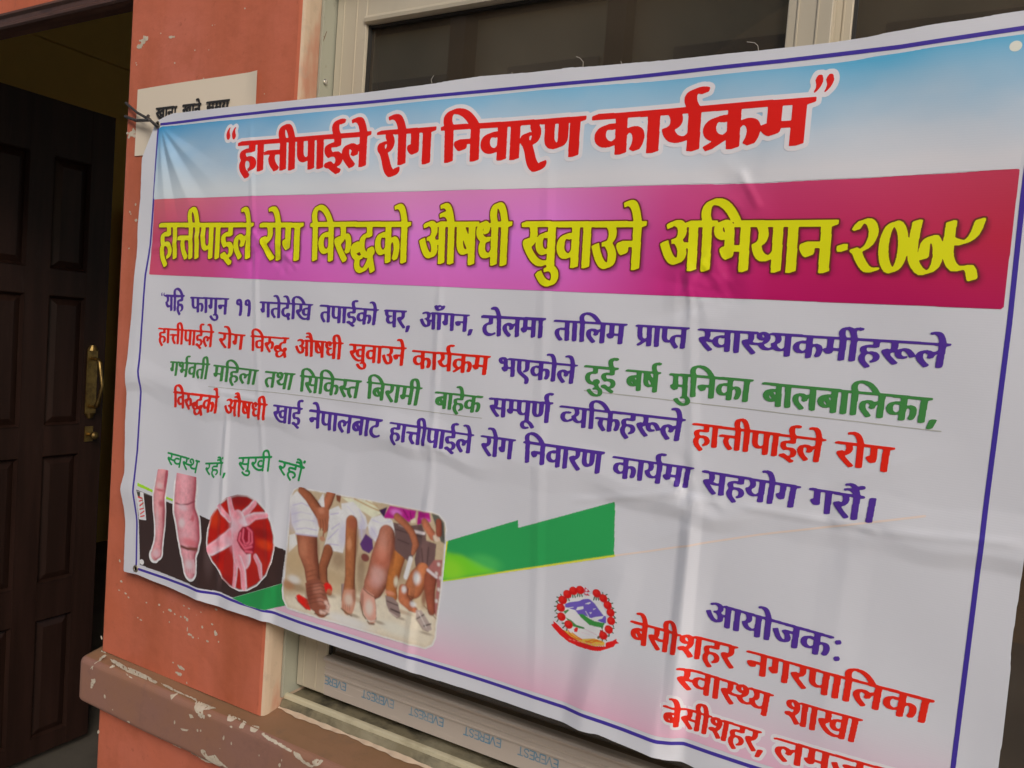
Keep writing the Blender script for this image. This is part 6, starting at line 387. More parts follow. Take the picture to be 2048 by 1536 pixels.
def glassmat():
    m = bpy.data.materials.new('tinted_glass'); m.use_nodes = True; N = m.node_tree.nodes; L = m.node_tree.links
    out = N['Material Output']; N.remove(N['Principled BSDF'])
    tr = N.new('ShaderNodeBsdfTransparent'); tr.inputs[0].default_value = (.42, .34, .25, 1)
    gl = N.new('ShaderNodeBsdfGlossy'); gl.inputs['Roughness'].default_value = .02; gl.inputs[0].default_value = (.95, .88, .78, 1)
    df = N.new('ShaderNodeBsdfDiffuse'); df.inputs[0].default_value = (.24, .185, .125, 1)
    fr = N.new('ShaderNodeFresnel'); fr.inputs[0].default_value = 2.3
    tc = N.new('ShaderNodeTexCoord'); ns = N.new('ShaderNodeTexNoise'); ns.inputs['Scale'].default_value = 5; ns.inputs['Detail'].default_value = 8
    mr = N.new('ShaderNodeMapRange'); mr.inputs[1].default_value = .35; mr.inputs[2].default_value = .75; mr.inputs[3].default_value = .10; mr.inputs[4].default_value = .30
    L.new(tc.outputs['Object'], ns.inputs['Vector']); L.new(ns.outputs[0], mr.inputs[0])
    m1 = N.new('ShaderNodeMixShader'); m2 = N.new('ShaderNodeMixShader')
    L.new(mr.outputs[0], m1.inputs[0]); L.new(tr.outputs[0], m1.inputs[1]); L.new(df.outputs[0], m1.inputs[2])
    L.new(fr.outputs[0], m2.inputs[0]); L.new(m1.outputs[0], m2.inputs[1]); L.new(gl.outputs[0], m2.inputs[2]); L.new(m2.outputs[0], out.inputs[0])
    return m
M_glass = glassmat()
Z = EYE_Z
# ---- ground, room and the building across the yard ------------------------
g = MB(); g.box(-40, 40, -60, -.001, -.3, -.02); g.box(-40, 40, .2, 60, -.3, -.024); g.box(-40, 40, -.001, .2, -.3, -.028)
tag(g.build('courtyard_ground', M_yard), kind='structure')
g = MB(); g.box(-4.5, 2.6, .21, 4.2, -.02, .0); tag(g.build('room_floor', M_floor), kind='structure')
g = MB(); g.box(-4.5, 2.6, .21, 4.2, 3.3, 3.42); tag(g.build('room_ceiling', M_ceil), kind='structure')
def walltag(o, label): return tag(o, label, 'wall')
g = MB(); g.box(-4.6, -1.0, 4.2, 4.35, -.02, 3.3); g.box(-1.0, 2.3, 4.2, 4.35, -.02, .4); g.box(-1.0, 2.3, 4.2, 4.35, 2.7, 3.3); g.box(2.3, 2.7, 4.2, 4.35, -.02, 3.3); g.box(-4.5, 2.6, 4.17, 4.2, 2.93, 2.99)  # back wall shaped with an added, unseen opening that lets daylight into the room
walltag(g.build('room_wall', M_room), 'dim olive yellow wall at the back of the dark room')
g = MB(); g.box(-4.65, -4.5, .21, 4.2, -.02, 3.3); g.box(-4.5, -4.47, .21, 4.17, 2.93, 2.99)
walltag(g.build('room_wall', M_room), 'dim olive yellow wall above the open door, crossed by a darker stripe')
g = MB(); g.box(2.6, 2.75, .21, .8, -.02, 3.3); g.box(2.6, 2.75, 3.6, 4.2, -.02, 3.3); g.box(2.6, 2.75, .8, 3.6, -.02, .4); g.box(2.6, 2.75, .8, 3.6, 2.8, 3.3); walltag(g.build('room_wall', M_room), 'right hand inner wall of the dark room behind the window')  # second unseen opening, added here to brighten the room from the side

# ---- front wall: pillar, ledge, parapet under the window -------------------
wr = empty('plaster_wall', (-1.08, 0, 0))
tag(wr, 'orange plastered wall with chipped paint between the doorway and the window', 'wall')
m = MB()
TOPZ = Z + 1.86
m.prism_z([(-1.29, .2), (-1.29, .005), (-1.2885, .0015), (-1.285, 0), (-.8885, 0), (-.883, .0012), (-.8795, .005), (-.878, .012), (-.878, .2)], Z - .62, Z + .585, ms=[0, 0, 0, 0, 0, 1, 1, 1, 0])
m.prism_z([(-1.29, .2), (-1.29, .005), (-1.2885, .0015), (-1.285, 0), (1.6, 0), (1.6, .2)], -.1, Z - .72)
m.box(-.876, 1.6, .06, .2, Z - .719, Z - .641)
m.box(-.878, 1.6, 0, .2, Z + .60, TOPZ); m.box(-1.2899, -.8781, 0, .2, Z + .5851, TOPZ); m.box(-4.6, -1.29, 0, .006, Z + .577, TOPZ); m.box(-4.6, -1.29, .0401, .2, Z + .70, TOPZ)
m.box(-4.6, -2.46, 0, .2, -.1, Z + .585); m.box(1.6001, 4, 0, .2, -.1, TOPZ)
def add_chips(mb, blobs, polys, yf, h=.0007, midx=2, seed=1):
    xs = [b[0] for b in blobs] + [q[0] for P in polys for q in P]; zs = [b[1] for b in blobs] + [q[1] for P in polys for q in P]
    x0, x1, z0, z1 = min(xs)/1e4 - .02, max(xs)/1e4 + .02, min(zs)/1e4 - .02, max(zs)/1e4 + .02
    nx, nz = int((x1-x0)/h), int((z1-z0)/h); X = x0 + np.arange(nx)*h; Y = z0 + np.arange(nz)*h
    F = np.zeros((nz, nx)); R = np.random.default_rng(seed); nn = vnoise(nz, nx, 4, R)*.6 + vnoise(nz, nx, 10, R)*.5; n2 = vnoise(nz, nx, 3, R)*.45 + vnoise(nz, nx, 8, R)*.75
    for cx, cz, rx, rz in blobs:
        cx, cz, rx, rz = cx/1e4, cz/1e4, rx/1e4*.95, rz/1e4*.95
        i0, i1, j0, j1 = [int(v) for v in ((cx-x0-3*rx)/h, (cx-x0+3*rx)/h + 2, (cz-z0-3*rz)/h, (cz-z0+3*rz)/h + 2)]
        i0, j0 = max(i0, 0), max(j0, 0)
        a = R.uniform(-.6, .6); dx = (X[None, i0:i1]-cx)/rx; dz = (Y[j0:j1, None]-cz)/rz
        d = np.hypot(dx*math.cos(a)+dz*math.sin(a), dz*math.cos(a)-dx*math.sin(a)) + nn[j0:j1, i0:i1]*.9
        F[j0:j1, i0:i1] = np.maximum(F[j0:j1, i0:i1], np.clip(1.5 - d, 0, 1))
    for P in polys:
        mk = fill([[(q[0]/1e4, q[1]/1e4) for q in P]], x0, z0, h, nx, nz).astype(float)
        F = np.maximum(F, np.clip(blur(blur(mk)) - (.06 + np.abs(n2)*.72)*(mk > 0), 0, 1))
    v, f = contour(blur(F), x0, z0, h)
    mb.add([(x, yf(x, z), Z + z) for x, z in v], f, midx)
# ---- raster machinery for print, lettering and chips ----------------------
def vnoise(nz, nx, cell, R):
    a = R.uniform(-1, 1, (nz//cell + 3, nx//cell + 3)); zi = np.arange(nz)/cell; xi = np.arange(nx)/cell
    z0 = zi.astype(int); x0 = xi.astype(int); tz = (zi-z0)[:, None]; tx = (xi-x0)[None]
    tz = tz*tz*(3-2*tz); tx = tx*tx*(3-2*tx)
    return (a[z0][:, x0]*(1-tz)*(1-tx) + a[z0+1][:, x0]*tz*(1-tx) + a[z0][:, x0+1]*(1-tz)*tx + a[z0+1][:, x0+1]*tz*tx)
def fill(contours, x0, z0, h, nx, nz):
    W = np.zeros((nz, nx+1), int)
    for c in contours:
        for (ax, az), (bx, bz) in zip(c, c[1:] + c[:1]):
            ax_, az_, bx_, bz_ = (ax-x0)/h, (az-z0)/h, (bx-x0)/h, (bz-z0)/h
            if az_ == bz_: continue
            sg = 1
            if az_ > bz_: ax_, az_, bx_, bz_ = bx_, bz_, ax_, az_; sg = -1
            j = np.arange(max(0, math.ceil(az_)), min(nz, math.ceil(bz_)))
            if not len(j): continue
            x = np.clip(np.ceil(ax_ + (j-az_)*(bx_-ax_)/(bz_-az_)), 0, nx).astype(int)
            np.add.at(W, (j, x), sg)
    return np.cumsum(W[:, :-1], 1) != 0
def shift(a, dz, dx):
    o = np.zeros_like(a); nz, nx = a.shape
    o[max(dz, 0):nz+min(dz, 0), max(dx, 0):nx+min(dx, 0)] = a[max(-dz, 0):nz+min(-dz, 0), max(-dx, 0):nx+min(-dx, 0)]
    return o
def dil(a, offs):
    o = a.copy()
    for dz, dx in set((int(round(p)), int(round(q))) for p, q in offs): o |= shift(a, dz, dx)
    return o
def disc(r): return [(k*r*math.sin(t), k*r*math.cos(t)) for k in (.35, .7, 1) for t in np.arange(0, 6.28, .2)]
def blur(a):
    a = a.astype(float); p = np.pad(a, 1, mode='edge')
    return (p[:-2, 1:-1] + 2*p[1:-1, 1:-1] + p[2:, 1:-1])/8 + (p[1:-1, :-2] + 2*p[1:-1, 1:-1] + p[1:-1, 2:])/8
def contour(F, x0, z0, h, lv=.5):
    """polygons of the region F > lv on the grid, marching squares; returns points (x, z) and faces"""
    F = F.copy(); F[0] = F[-1] = 0; F[:, 0] = F[:, -1] = 0
    I = F > lv; nz, nx = F.shape; ids = {}; V = []; faces = []
    n4 = I[:-1, :-1].astype(int) + I[:-1, 1:] + I[1:, 1:] + I[1:, :-1]
    def corner(j, i):
        k = (j, i)
        if k not in ids: ids[k] = len(V); V.append((x0+i*h, z0+j*h))
        return ids[k]
    def edge(j, i, j2, i2):
        k = (j, i, j2, i2) if (j, i) < (j2, i2) else (j2, i2, j, i)
        if k not in ids:
            t = (lv-F[j, i])/(F[j2, i2]-F[j, i]); t = min(max(t, .02), .98); ids[k] = len(V); V.append((x0+(i+(i2-i)*t)*h, z0+(j+(j2-j)*t)*h))
        return ids[k]
    for j, i in zip(*np.nonzero(n4 == 4)):
        faces.append((corner(j, i), corner(j, i+1), corner(j+1, i+1), corner(j+1, i)))
    for j, i in zip(*np.nonzero((n4 > 0) & (n4 < 4))):
        c = ((j, i), (j, i+1), (j+1, i+1), (j+1, i)); p = []
        for a, b in zip(c, c[1:] + c[:1]):
            if I[a]: p.append(corner(*a))
            if I[a] != I[b]: p.append(edge(*a, *b))
        if len(p) > 2: faces.append(tuple(p))
    return V, faces
add_chips(m, CHIPS, [], lambda x, z: -.0005)
m.build('wall_face', [M_wall, M_reveal, M_chip], wr)
m = MB(); m.box(-8, 6, -.8, -.0005, 3.35, 3.47); m.build('added_sky_blocker', M_fac, wr)  # unseen slab added overhead to hold back high sky light
# ledge: rounded bar sticking 3 cm out of the wall, ends rounded
LR = .011
def lfront(z):
    zt, zb = -.626, -.712
    d = max(0, z-(zt-LR), (zb+LR)-z)
    return -.03 + LR - math.sqrt(max(0, LR*LR - min(d, LR)**2))
m = MB()
prof = [(.034, -.6165), (.0, -.6215), (-.018, -.6255)] + [(-.03 + LR - LR*math.sin(a), -.626-LR+LR*math.cos(a)) for a in np.linspace(.2, 1.57, 6)] + \
       [(-.03 + LR - LR*math.cos(a), -.712+LR-LR*math.sin(a)) for a in np.linspace(0, 1.57, 6)] + [(.0, -.7121), (.034, -.7195)]
cz = -.668; xsec = []
for k in range(9):
    a = k/8*math.pi/2; e = .020*(1-math.sin(a)); xsec.append((-1.318 + .020*(1-math.cos(a)), e))
for xx in np.linspace(-1.25, 1.6, 24): xsec.append((xx, 0))
n = len(prof); vv = []
for xx, e in xsec:
    for (py, pz) in prof:
        wob = .0012*math.sin(xx*21 + pz*30) + .0008*math.sin(xx*53)
        vv.append((xx, min(py+e*1.2, .034), Z + cz + (pz-cz)*(1-e*11) + (wob if py < .03 else 0)))
for i in range(len(xsec)-1):
    for k in range(n):
        q = [vv[i*n+k], vv[(i+1)*n+k], vv[(i+1)*n+(k+1) % n], vv[i*n+(k+1) % n]]
        m.add(q, [(0, 1, 2, 3)], 1 if k < 3 else 0)
m.add(vv[:n], [tuple(range(n))]); m.box(-1.316, -1.2901, .0341, .2, Z-.70, Z-.632, .006)
add_chips(m, LBLOB, LCHIP, lambda x, z: lfront(z) - .0007 + (.0012*math.sin(x*21+z*30) + .0008*math.sin(x*53))*0, seed=5)
o = m.build('ledge', [M_ledge, M_ledgetop, M_chip], wr); o['label'] = 'brown painted ledge with flaking edge'
bm = bmesh.new(); bm.from_mesh(o.data); bmesh.ops.remove_doubles(bm, verts=bm.verts, dist=1e-6); bmesh.ops.recalc_face_normals(bm, faces=bm.faces); bm.to_mesh(o.data); bm.free()
# strip of cream filler where the ledge meets the window frame
m = MB(); P = []
for k in range(620):
    x = -.876 + k*.004; P.append(x)
for a, b2 in zip(P, P[1:]):
    fw = lambda q: .0042 + .0012*math.sin(q*37) + .0009*math.sin(q*91 + 2) + .0006*math.sin(q*233)
    wa, wb = fw(a), fw(b2)
    m.add([(a, .034-wa*1.6, Z-.6160), (b2, .034-wb*1.6, Z-.6160), (b2, .0325, Z-.6155+wb*.6), (a, .0325, Z-.6155+wa*.6)], [(0, 1, 2, 3)])
m.build('filler_strip', mat('cream_filler', (.62, .47, .33), .75, noise=[(30, (.50, .33, .22), .5, .75, 5, O1)], bump=(120, .4, .002)), wr)

# ---- doorway frame and door ------------------------------------------------
fr = empty('door_frame', (-1.87, .05, 0)); tag(fr, 'worn dark wooden head and posts framing the open doorway', 'door frame')
m = MB(); m.prism_x([(.036, Z+.5485), (.036, Z+.72), (.0062, Z+.72), (.0062, Z+.5768), (-.004, Z+.5766), (-.006, Z+.571), (-.001, Z+.567), (-.001, Z+.558), (-.003, Z+.555), (-.003, Z+.551), (.001, Z+.5482), (.018, Z+.548), (.019, Z+.5495)], -2.40, -1.2905)
m.build('head', M_fwood, fr)
m = MB(); m.box(-2.46, -2.4001, .0, .19, 0, Z+.576, .004); m.build('post', M_fwood, fr)
m = MB(); m.box(-1.3449, -1.2905, .05, .19, 0, Z+.695, .004); m.build('post', M_fwood, fr)
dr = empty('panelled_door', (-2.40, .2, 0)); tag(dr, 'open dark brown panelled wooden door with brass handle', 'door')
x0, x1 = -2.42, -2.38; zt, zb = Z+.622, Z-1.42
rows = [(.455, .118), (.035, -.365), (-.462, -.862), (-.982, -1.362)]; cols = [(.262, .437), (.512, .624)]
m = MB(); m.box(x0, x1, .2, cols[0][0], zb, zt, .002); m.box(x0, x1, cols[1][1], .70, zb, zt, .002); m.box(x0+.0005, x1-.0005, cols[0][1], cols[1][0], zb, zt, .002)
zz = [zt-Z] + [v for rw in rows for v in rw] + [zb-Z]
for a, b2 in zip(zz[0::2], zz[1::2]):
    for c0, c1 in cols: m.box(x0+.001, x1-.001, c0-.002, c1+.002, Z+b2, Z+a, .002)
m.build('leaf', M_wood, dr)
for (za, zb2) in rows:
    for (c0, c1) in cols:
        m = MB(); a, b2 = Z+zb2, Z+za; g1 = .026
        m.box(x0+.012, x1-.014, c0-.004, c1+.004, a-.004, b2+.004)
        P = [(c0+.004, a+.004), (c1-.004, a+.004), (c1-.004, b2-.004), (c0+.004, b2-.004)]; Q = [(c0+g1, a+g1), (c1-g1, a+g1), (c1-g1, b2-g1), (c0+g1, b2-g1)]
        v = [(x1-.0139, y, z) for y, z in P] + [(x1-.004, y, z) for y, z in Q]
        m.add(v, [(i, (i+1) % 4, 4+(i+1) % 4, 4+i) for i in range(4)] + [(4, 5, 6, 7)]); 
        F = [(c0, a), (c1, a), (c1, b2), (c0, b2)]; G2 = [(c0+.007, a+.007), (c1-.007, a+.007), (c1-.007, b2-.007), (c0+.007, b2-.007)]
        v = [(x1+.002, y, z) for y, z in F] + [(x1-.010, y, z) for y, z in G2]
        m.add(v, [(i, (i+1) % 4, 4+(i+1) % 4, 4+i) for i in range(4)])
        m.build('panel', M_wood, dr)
m = MB(); m.box(x1, x1+.005, .637, .673, Z-.335, Z-.125, .002)
m.tube([(x1+.002, .655, Z-.128), (x1+.004, .655, Z-.112)], [.017, .008], 12); m.tube([(x1+.002, .655, Z-.333), (x1+.004, .655, Z-.349)], [.017, .008], 12)
h = m.build('handle', M_brass, dr)
m = MB(); gp = [(x1+.004, .655, Z-.155), (x1+.034, .655, Z-.157), (x1+.042, .655, Z-.165), (x1+.047, .655, Z-.19), (x1+.054, .655, Z-.215), (x1+.059, .655, Z-.238), (x1+.054, .655, Z-.26), (x1+.046, .655, Z-.285), (x1+.038, .655, Z-.303), (x1+.030, .655, Z-.309), (x1+.004, .655, Z-.311)]
m.tube(gp, [.006, .006, .009, .0075, .006, .0065, .006, .007, .0085, .007, .006], 10)
obj('grip', m.v, m.f, M_brass, h, smooth=True)
m = MB(); m.box(x1, x1+.004, .640, .668, Z-.425, Z-.375, .0015); m.lathe((x1+.004, .655, Z-.402), [(.006, 0), (.006, .018), (.012, .022), (.012, .032), (.005, .036)], 'x', 16)
m.build('lock', M_brass, dr)
# things in the dark behind the door
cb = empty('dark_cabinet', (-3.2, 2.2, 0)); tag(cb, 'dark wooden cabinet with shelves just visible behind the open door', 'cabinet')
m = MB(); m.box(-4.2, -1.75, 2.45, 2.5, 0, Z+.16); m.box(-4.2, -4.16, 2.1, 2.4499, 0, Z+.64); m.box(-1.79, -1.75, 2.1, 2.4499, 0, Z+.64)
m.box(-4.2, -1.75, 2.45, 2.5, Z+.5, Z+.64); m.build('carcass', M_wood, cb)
for zs in (.60, .12, -.46, -1.0):
    m = MB(); m.box(-4.155, -1.795, 2.1, 2.449, Z+zs-.02, Z+zs+.02); m.build('shelf', M_wood, cb)
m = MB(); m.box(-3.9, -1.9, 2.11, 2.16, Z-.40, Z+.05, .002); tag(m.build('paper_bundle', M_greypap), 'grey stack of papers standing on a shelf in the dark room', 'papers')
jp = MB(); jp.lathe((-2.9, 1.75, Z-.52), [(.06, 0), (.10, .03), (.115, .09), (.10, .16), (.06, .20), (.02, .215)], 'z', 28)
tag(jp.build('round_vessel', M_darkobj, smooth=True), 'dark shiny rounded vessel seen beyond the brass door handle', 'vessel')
st = MB(); st.box(-3.3, -2.2, 1.55, 1.95, Z-.56, Z-.5201, .004); st.box(-3.28, -3.22, 1.57, 1.63, .0, Z-.56); st.box(-2.28, -2.22, 1.57, 1.63, 0, Z-.56); st.box(-3.28, -3.22, 1.87, 1.93, 0, Z-.56); st.box(-2.28, -2.22, 1.87, 1.93, 0, Z-.56)
tag(st.build('side_table', mat('grey_laminate', (.16, .16, .165), .4)), 'grey topped table standing in the dark room behind the door', 'table')

# ---- sliding window --------------------------------------------------------
wd = empty('sliding_window', (0, .08, Z-.62)); tag(wd, 'aluminium sliding window with dark tinted glass behind the banner', 'window')
m = MB(); XR = 1.6
m.box(-.8765, -.8762+.0, .0345, .125, Z-.60, Z+.56)                      # jamb web
m.box(-.8762, -.872, .0345, .038, Z-.60, Z+.56, .0008); m.box(-.8762, -.862, .112, .118, Z-.60, Z+.56, .001); m.box(-.8762, -.866, .0895, .0925, Z-.6, Z+.56, .0008)
m.box(-.8762, XR, .034, .125, Z+.545, Z+.60, .001)
m.build('frame', M_alu, wd)
m = MB(); m.prism_x([(.125, Z-.64), (.125, Z-.602), (.096, Z-.602), (.096, Z-.588), (.092, Z-.588), (.092, Z-.6045), (.0526, Z-.6045), (.0525, Z-.64)], -.876, XR, 0)
m.prism_x([(.0524, Z-.64), (.0524, Z-.5985), (.0505, Z-.5975), (.046, Z-.598), (.0435, Z-.5995), (.0425, Z-.6035), (.0425, Z-.64)], -.876, XR, 1)
m.prism_x([(.0424, Z-.64), (.0424, Z-.6045), (.0385, Z-.606), (.0345, Z-.6145), (.0345, Z-.64)], -.876, XR, 0)
for xs in (-.43, -.27, .02): m.box(xs-.012, xs+.012, .0339, .0345, Z-.607, Z-.603); 
m.build('track', [M_track, M_flange], wd)
def sash(x0, x1, yf, film, left_w=.061, right_w=.048):
    zb, zt = Z-.5885, Z+.5449; mt = M_sash
    s = empty('sash_root'); bpy.data.objects.remove(s)
    m = MB()
    def stile(a, b, inner):
        m.box(a, b, yf, yf+.024, zb, zt, .0012)
        for t in (.22, .66): m.box(a+(b-a)*t, a+(b-a)*t+.0016, yf-.0011, yf, zb+.002, zt-.002)
    stile(x0, x0+left_w, 1); stile(x1-right_w, x1, -1)
    zr = Z-.5255; zh = Z+.474
    m.box(x0+left_w, x1-right_w, yf+.001, yf+.024, zh+.008, zt, .001)
    m.prism_x([(yf+.012, zh+.008), (yf+.001, zh+.008), (yf-.003, zh+.007), (yf-.005, zh+.003), (yf-.004, zh-.002), (yf+.001, zh-.004), (yf+.010, zh-.004)], x0+left_w, x1-right_w)
    root = m.build('sash', mt, wd)
    r = MB(); xa, xb = x0+left_w+.0003, x1-right_w-.0003
    r.prism_x([(yf+.024, zb), (yf+.024, zr), (yf+.006, zr+.0005), (yf+.0005, zr+.001), (yf-.0045, zr), (yf-.0065, zr-.003), (yf-.0055, zr-.0065), (yf-.001, zr-.008), (yf, zr-.0085), (yf, zr-.0175), (yf-.0028, zr-.0185), (yf-.0028, zr-.0200), (yf, zr-.0215), (yf, zr-.0275), (yf-.0026, zr-.0285), (yf-.0026, zr-.0298), (yf, zr-.031), (yf-.0003, zb)], xa, xb)
    ch = r.build('bottom_rail', film, root)
    gq = MB(); gq.box(x0+left_w-.004, x1-right_w+.004, yf+.0115, yf+.0165, zr-.004, zh+.004)
    c2 = gq.build('glass', M_glass, root)
    gk = MB(); gk.box(x0+left_w, x0+left_w+.004, yf+.006, yf+.0112, zr+.001, zh-.004); gk.box(x0+left_w+.004, x1-right_w, yf+.007, yf+.0112, zh-.008, zh-.0041)
    c3 = gk.build('gasket', M_rubber, root)
    return root, ch
YS = .0665
sA, railA = sash(-.8735, -.138, YS, M_film, .0595, .049)
sB, railB = sash(-.150, .60, YS+.026, M_sash, .030, .05)
sC, railC = sash(.588, 1.55, YS, M_film)
# printed words on the protective film, upside down
LET = {'E': [[(.55, 0), (0, 0), (0, 1), (.55, 1)], [(0, .52), (.48, .52)]], 'V': [[(0, 1), (.36, 0), (.72, 1)]], 'R': [[(0, 0), (0, 1), (.35, 1), (.55, .9), (.58, .75), (.52, .58), (.35, .5), (0, .5)], [(.3, .5), (.6, 0)]],
       'S': [[(.55, .84), (.42, .97), (.25, 1), (.08, .92), (.04, .74), (.14, .58), (.44, .46), (.56, .28), (.50, .08), (.3, 0), (.1, .04), (0, .18)]], 'T': [[(0, 1), (.64, 1)], [(.32, 1), (.32, 0)]]}
ADV = dict(E=.72, V=.84, R=.76, S=.74, T=.74)
def latin(word, xr, ztop, hgt, wid, clip_right=None):
    tot = sum(ADV[c] for c in word) - .12; sx = wid/tot; out = []; x = 0
    for c in word:
        for st in LET[c]: out.append([(xr - (x+p[0])*sx, ztop + (1-p[1])*0 - (p[1])*-0 + (-p[1])*hgt) for p in st])
        x += ADV[c]
    return out
def strokes(lst, h, pad, rad):
    xs = [p[0] for s in lst for p in s]; zs = [p[1] for s in lst for p in s]; x0, z0 = min(xs)-pad, min(zs)-pad
    nx, nz = int((max(xs)+pad-x0)/h)+1, int((max(zs)+pad-z0)/h)+1
    X = x0+np.arange(nx)*h; Y = (z0+np.arange(nz)*h)[:, None]; D = np.full((nz, nx), 9.)
    for s in lst:
        for (ax, az), (bx, bz) in zip(s, s[1:]):
            L2 = (bx-ax)**2+(bz-az)**2+1e-12; t = np.clip(((X-ax)*(bx-ax)+(Y-az)*(bz-az))/L2, 0, 1)
            D = np.minimum(D, np.hypot(X-ax-t*(bx-ax), Y-az-t*(bz-az)))
    return np.clip(.5+(rad-D)/h*.5, 0, 1), x0, z0
for kk in range(7):
    xr = -.6755 + (kk-1)*.0937 + .0022*math.sin(kk*2.7)
    word = 'EVEREST' if kk else 'EVERE'
    F, ax, az = strokes(latin(word, xr, Z-.5585, .0115, .061 if kk else .0435), .0005, .003, .0009)
    v, f = contour(F, ax, az, .0005)
    t = obj('film_lettering', [(x, YS-.0007, z) for x, z in v], f, M_bluetext, sA)
# screw and pencilled mark on the frame jamb, small crossing
m = MB(); m.lathe((-.8755, .0505, Z+.383), [(.0045, 0), (.0045, .0012), (.003, .0022)], 'x', 14); m.box(-.8735, -.8728, .0497, .0513, Z+.379, Z+.387)
m.build('screw', M_chrome, wd)
F, ax, az = strokes([[(.036, .467), (.0395, .457)], [(.0362, .4515), (.0435, .449)], [(.0475, .459), (.0385, .434), (.0365, .428)]], .0004, .003, .0006)
v, f = contour(F, ax, az, .0004); obj('scribbled_mark', [(-.8760, x, Z+z) for x, z in v], [q[::-1] for q in f], M_mark, wd)
# fan and lamp on the ceiling of the room
fn = empty('ceiling_fan', (-1.58, 3.29, 3.3)); tag(fn, 'dark ceiling fan with bell shaped canopy seen through the window glass', 'ceiling fan')
m = MB(); m.lathe((-1.58, 3.29, 3.3), [(.075, 0), (.082, -.03), (.065, -.10), (.036, -.18), (.018, -.21)], 'z', 20); m.build('canopy', M_fan, fn, True)
m = MB(); m.lathe((-1.58, 3.29, 3.1), [(.014, 0), (.014, -.3)], 'z', 10); m.build('rod', M_fan, fn)
m = MB(); m.lathe((-1.58, 3.29, 2.80), [(.03, 0), (.10, -.02), (.12, -.06), (.10, -.12), (.03, -.14)], 'z', 24); m.build('motor', M_fan, fn, True)
for k in range(3):
    a = k*2.094 + .5; ca, sa = math.cos(a), math.sin(a); m = MB()
    pts = [(.11, -.03), (.20, -.055), (.58, -.065), (.60, 0), (.58, .065), (.20, .055), (.11, .03)]
    v = [(-1.58+p*ca-q*sa, 3.29+p*sa+q*ca, 2.735+q*.15+d) for d in (0, .006) for p, q in pts]; n = len(pts)
    m.add(v, [tuple(range(n))[::-1], tuple(range(n, 2*n))] + [(i, (i+1) % n, n+(i+1) % n, n+i) for i in range(n)]); m.build('blade', M_fan, fn)
m = MB(); m.lathe((-3.1, 3.55, 3.3), [(.20, 0), (.22, -.03), (.19, -.07), (.07, -.08)], 'z', 32)
tag(m.build('ceiling_lamp', M_white, smooth=True), 'pale round unlit ceiling lamp seen through the tinted glass', 'ceiling lamp')
m = MB(); m.lathe((-2.13, 3.75, 3.3), [(.14, 0), (.16, -.05), (.09, -.12), (.02, -.13)], 'z', 24)
tag(m.build('ceiling_lamp', M_fan, smooth=True), 'dark round fitting on the ceiling left of the fan', 'ceiling lamp')

# ---- building across the yard, seen only as a dim reflection ---------------
fb = empty('opposite_building', (-6, -9, 0)); tag(fb, 'cream building with brown columns mirrored dimly in the window glass', 'building')
m = MB(); m.box(-22, 9, -12, -9.3, 0, 7.4); m.build('wall', M_fac, fb)
for k in range(11):
    m = MB(); m.box(-20+k*2.6, -19.72+k*2.6, -9.299, -8.95, 0, 7.0); m.build('column', M_faccol, fb)
for zz in (0.9, 3.3, 6.4):
    m = MB(); m.box(-22, 9, -9.298, -9.02, zz, zz+.42); m.build('beam', M_faccol, fb)
for k in range(10):
    for z0 in (1.7, 4.2):
        m = MB(); xk = -19.1+k*2.6; m.box(xk, xk+1.5, -9.297, -9.24, z0, z0+1.4); wv = m.build('window', M_facwin, fb)

# ---- paper notice and cord -------------------------------------------------
pn = MB(); nx_ = 30; Pv = []
for j in range(8):
    for i in range(nx_+1):
        u = i/nx_; v_ = j/7
        Pv.append((-1.2602+u*.2935, -.0016-.0012*math.sin(u*5)*v_-.003*max(0, u-.93)/.07*v_, Z+.2745+v_*(.1145+u*.003)))
pn.add(Pv, [(j*(nx_+1)+i, j*(nx_+1)+i+1, (j+1)*(nx_+1)+i+1, (j+1)*(nx_+1)+i) for j in range(7) for i in range(nx_)])
notice = pn.build('paper_notice', M_paper, smooth=True); tag(notice, 'white paper notice with black writing stuck behind the banner corner', 'notice')
cd = MB(); ey = (EYES[0][0]/1e4, EYES[0][1]/1e4)
def cordpath(zw, s):
    return [(-1.287, .16, Z+zw+.004), (-1.2935, .06, Z+zw+.003), (-1.2935, .0, Z+zw+.001), (-1.289, -.0035, Z+zw), (-1.245, -.0105+s, Z+zw*.55+(ey[1]+.012*s*100)*.45), (ey[0]-.018, -.0205, Z+ey[1]+.009), (ey[0]-.002, -.0255, Z+ey[1]+.001), (ey[0]+.003, -.0225, Z+ey[1]-.003), (ey[0]+.002, -.013, Z+ey[1]-.004)]
cd.tube(cordpath(.368, 0), .0024, 8, 0, .7); cd.tube(cordpath(.3445, -.001), .0028, 8, 0, .7)
cd.tube([(ey[0]-.026, -.019, Z+ey[1]+.017), (ey[0]-.020, -.0235, Z+ey[1]+.008), (ey[0]-.013, -.0245, Z+ey[1]+.008)], .0032, 8, 0, .8)
tag(cd.build('tie_cord', M_cord, smooth=True), 'dark grey doubled cord tying the banner corner round the wall edge', 'cord')
mt = MB(); mt.lathe((-.777, -.055, Z-.741), [(.0125, -.09), (.0125, -.012), (.0155, -.010), (.0155, -.004), (.013, 0), (.009, .0005), (.009, -.006)], 'z', 24); mt.tube([(-.777, -.055, Z-.80), (-.777, .02, Z-.80)], .009, 12)
tag(mt.build('metal_spout', M_chrome, smooth=True), 'top of a shiny metal fitting sticking up below the brown ledge', 'fitting')

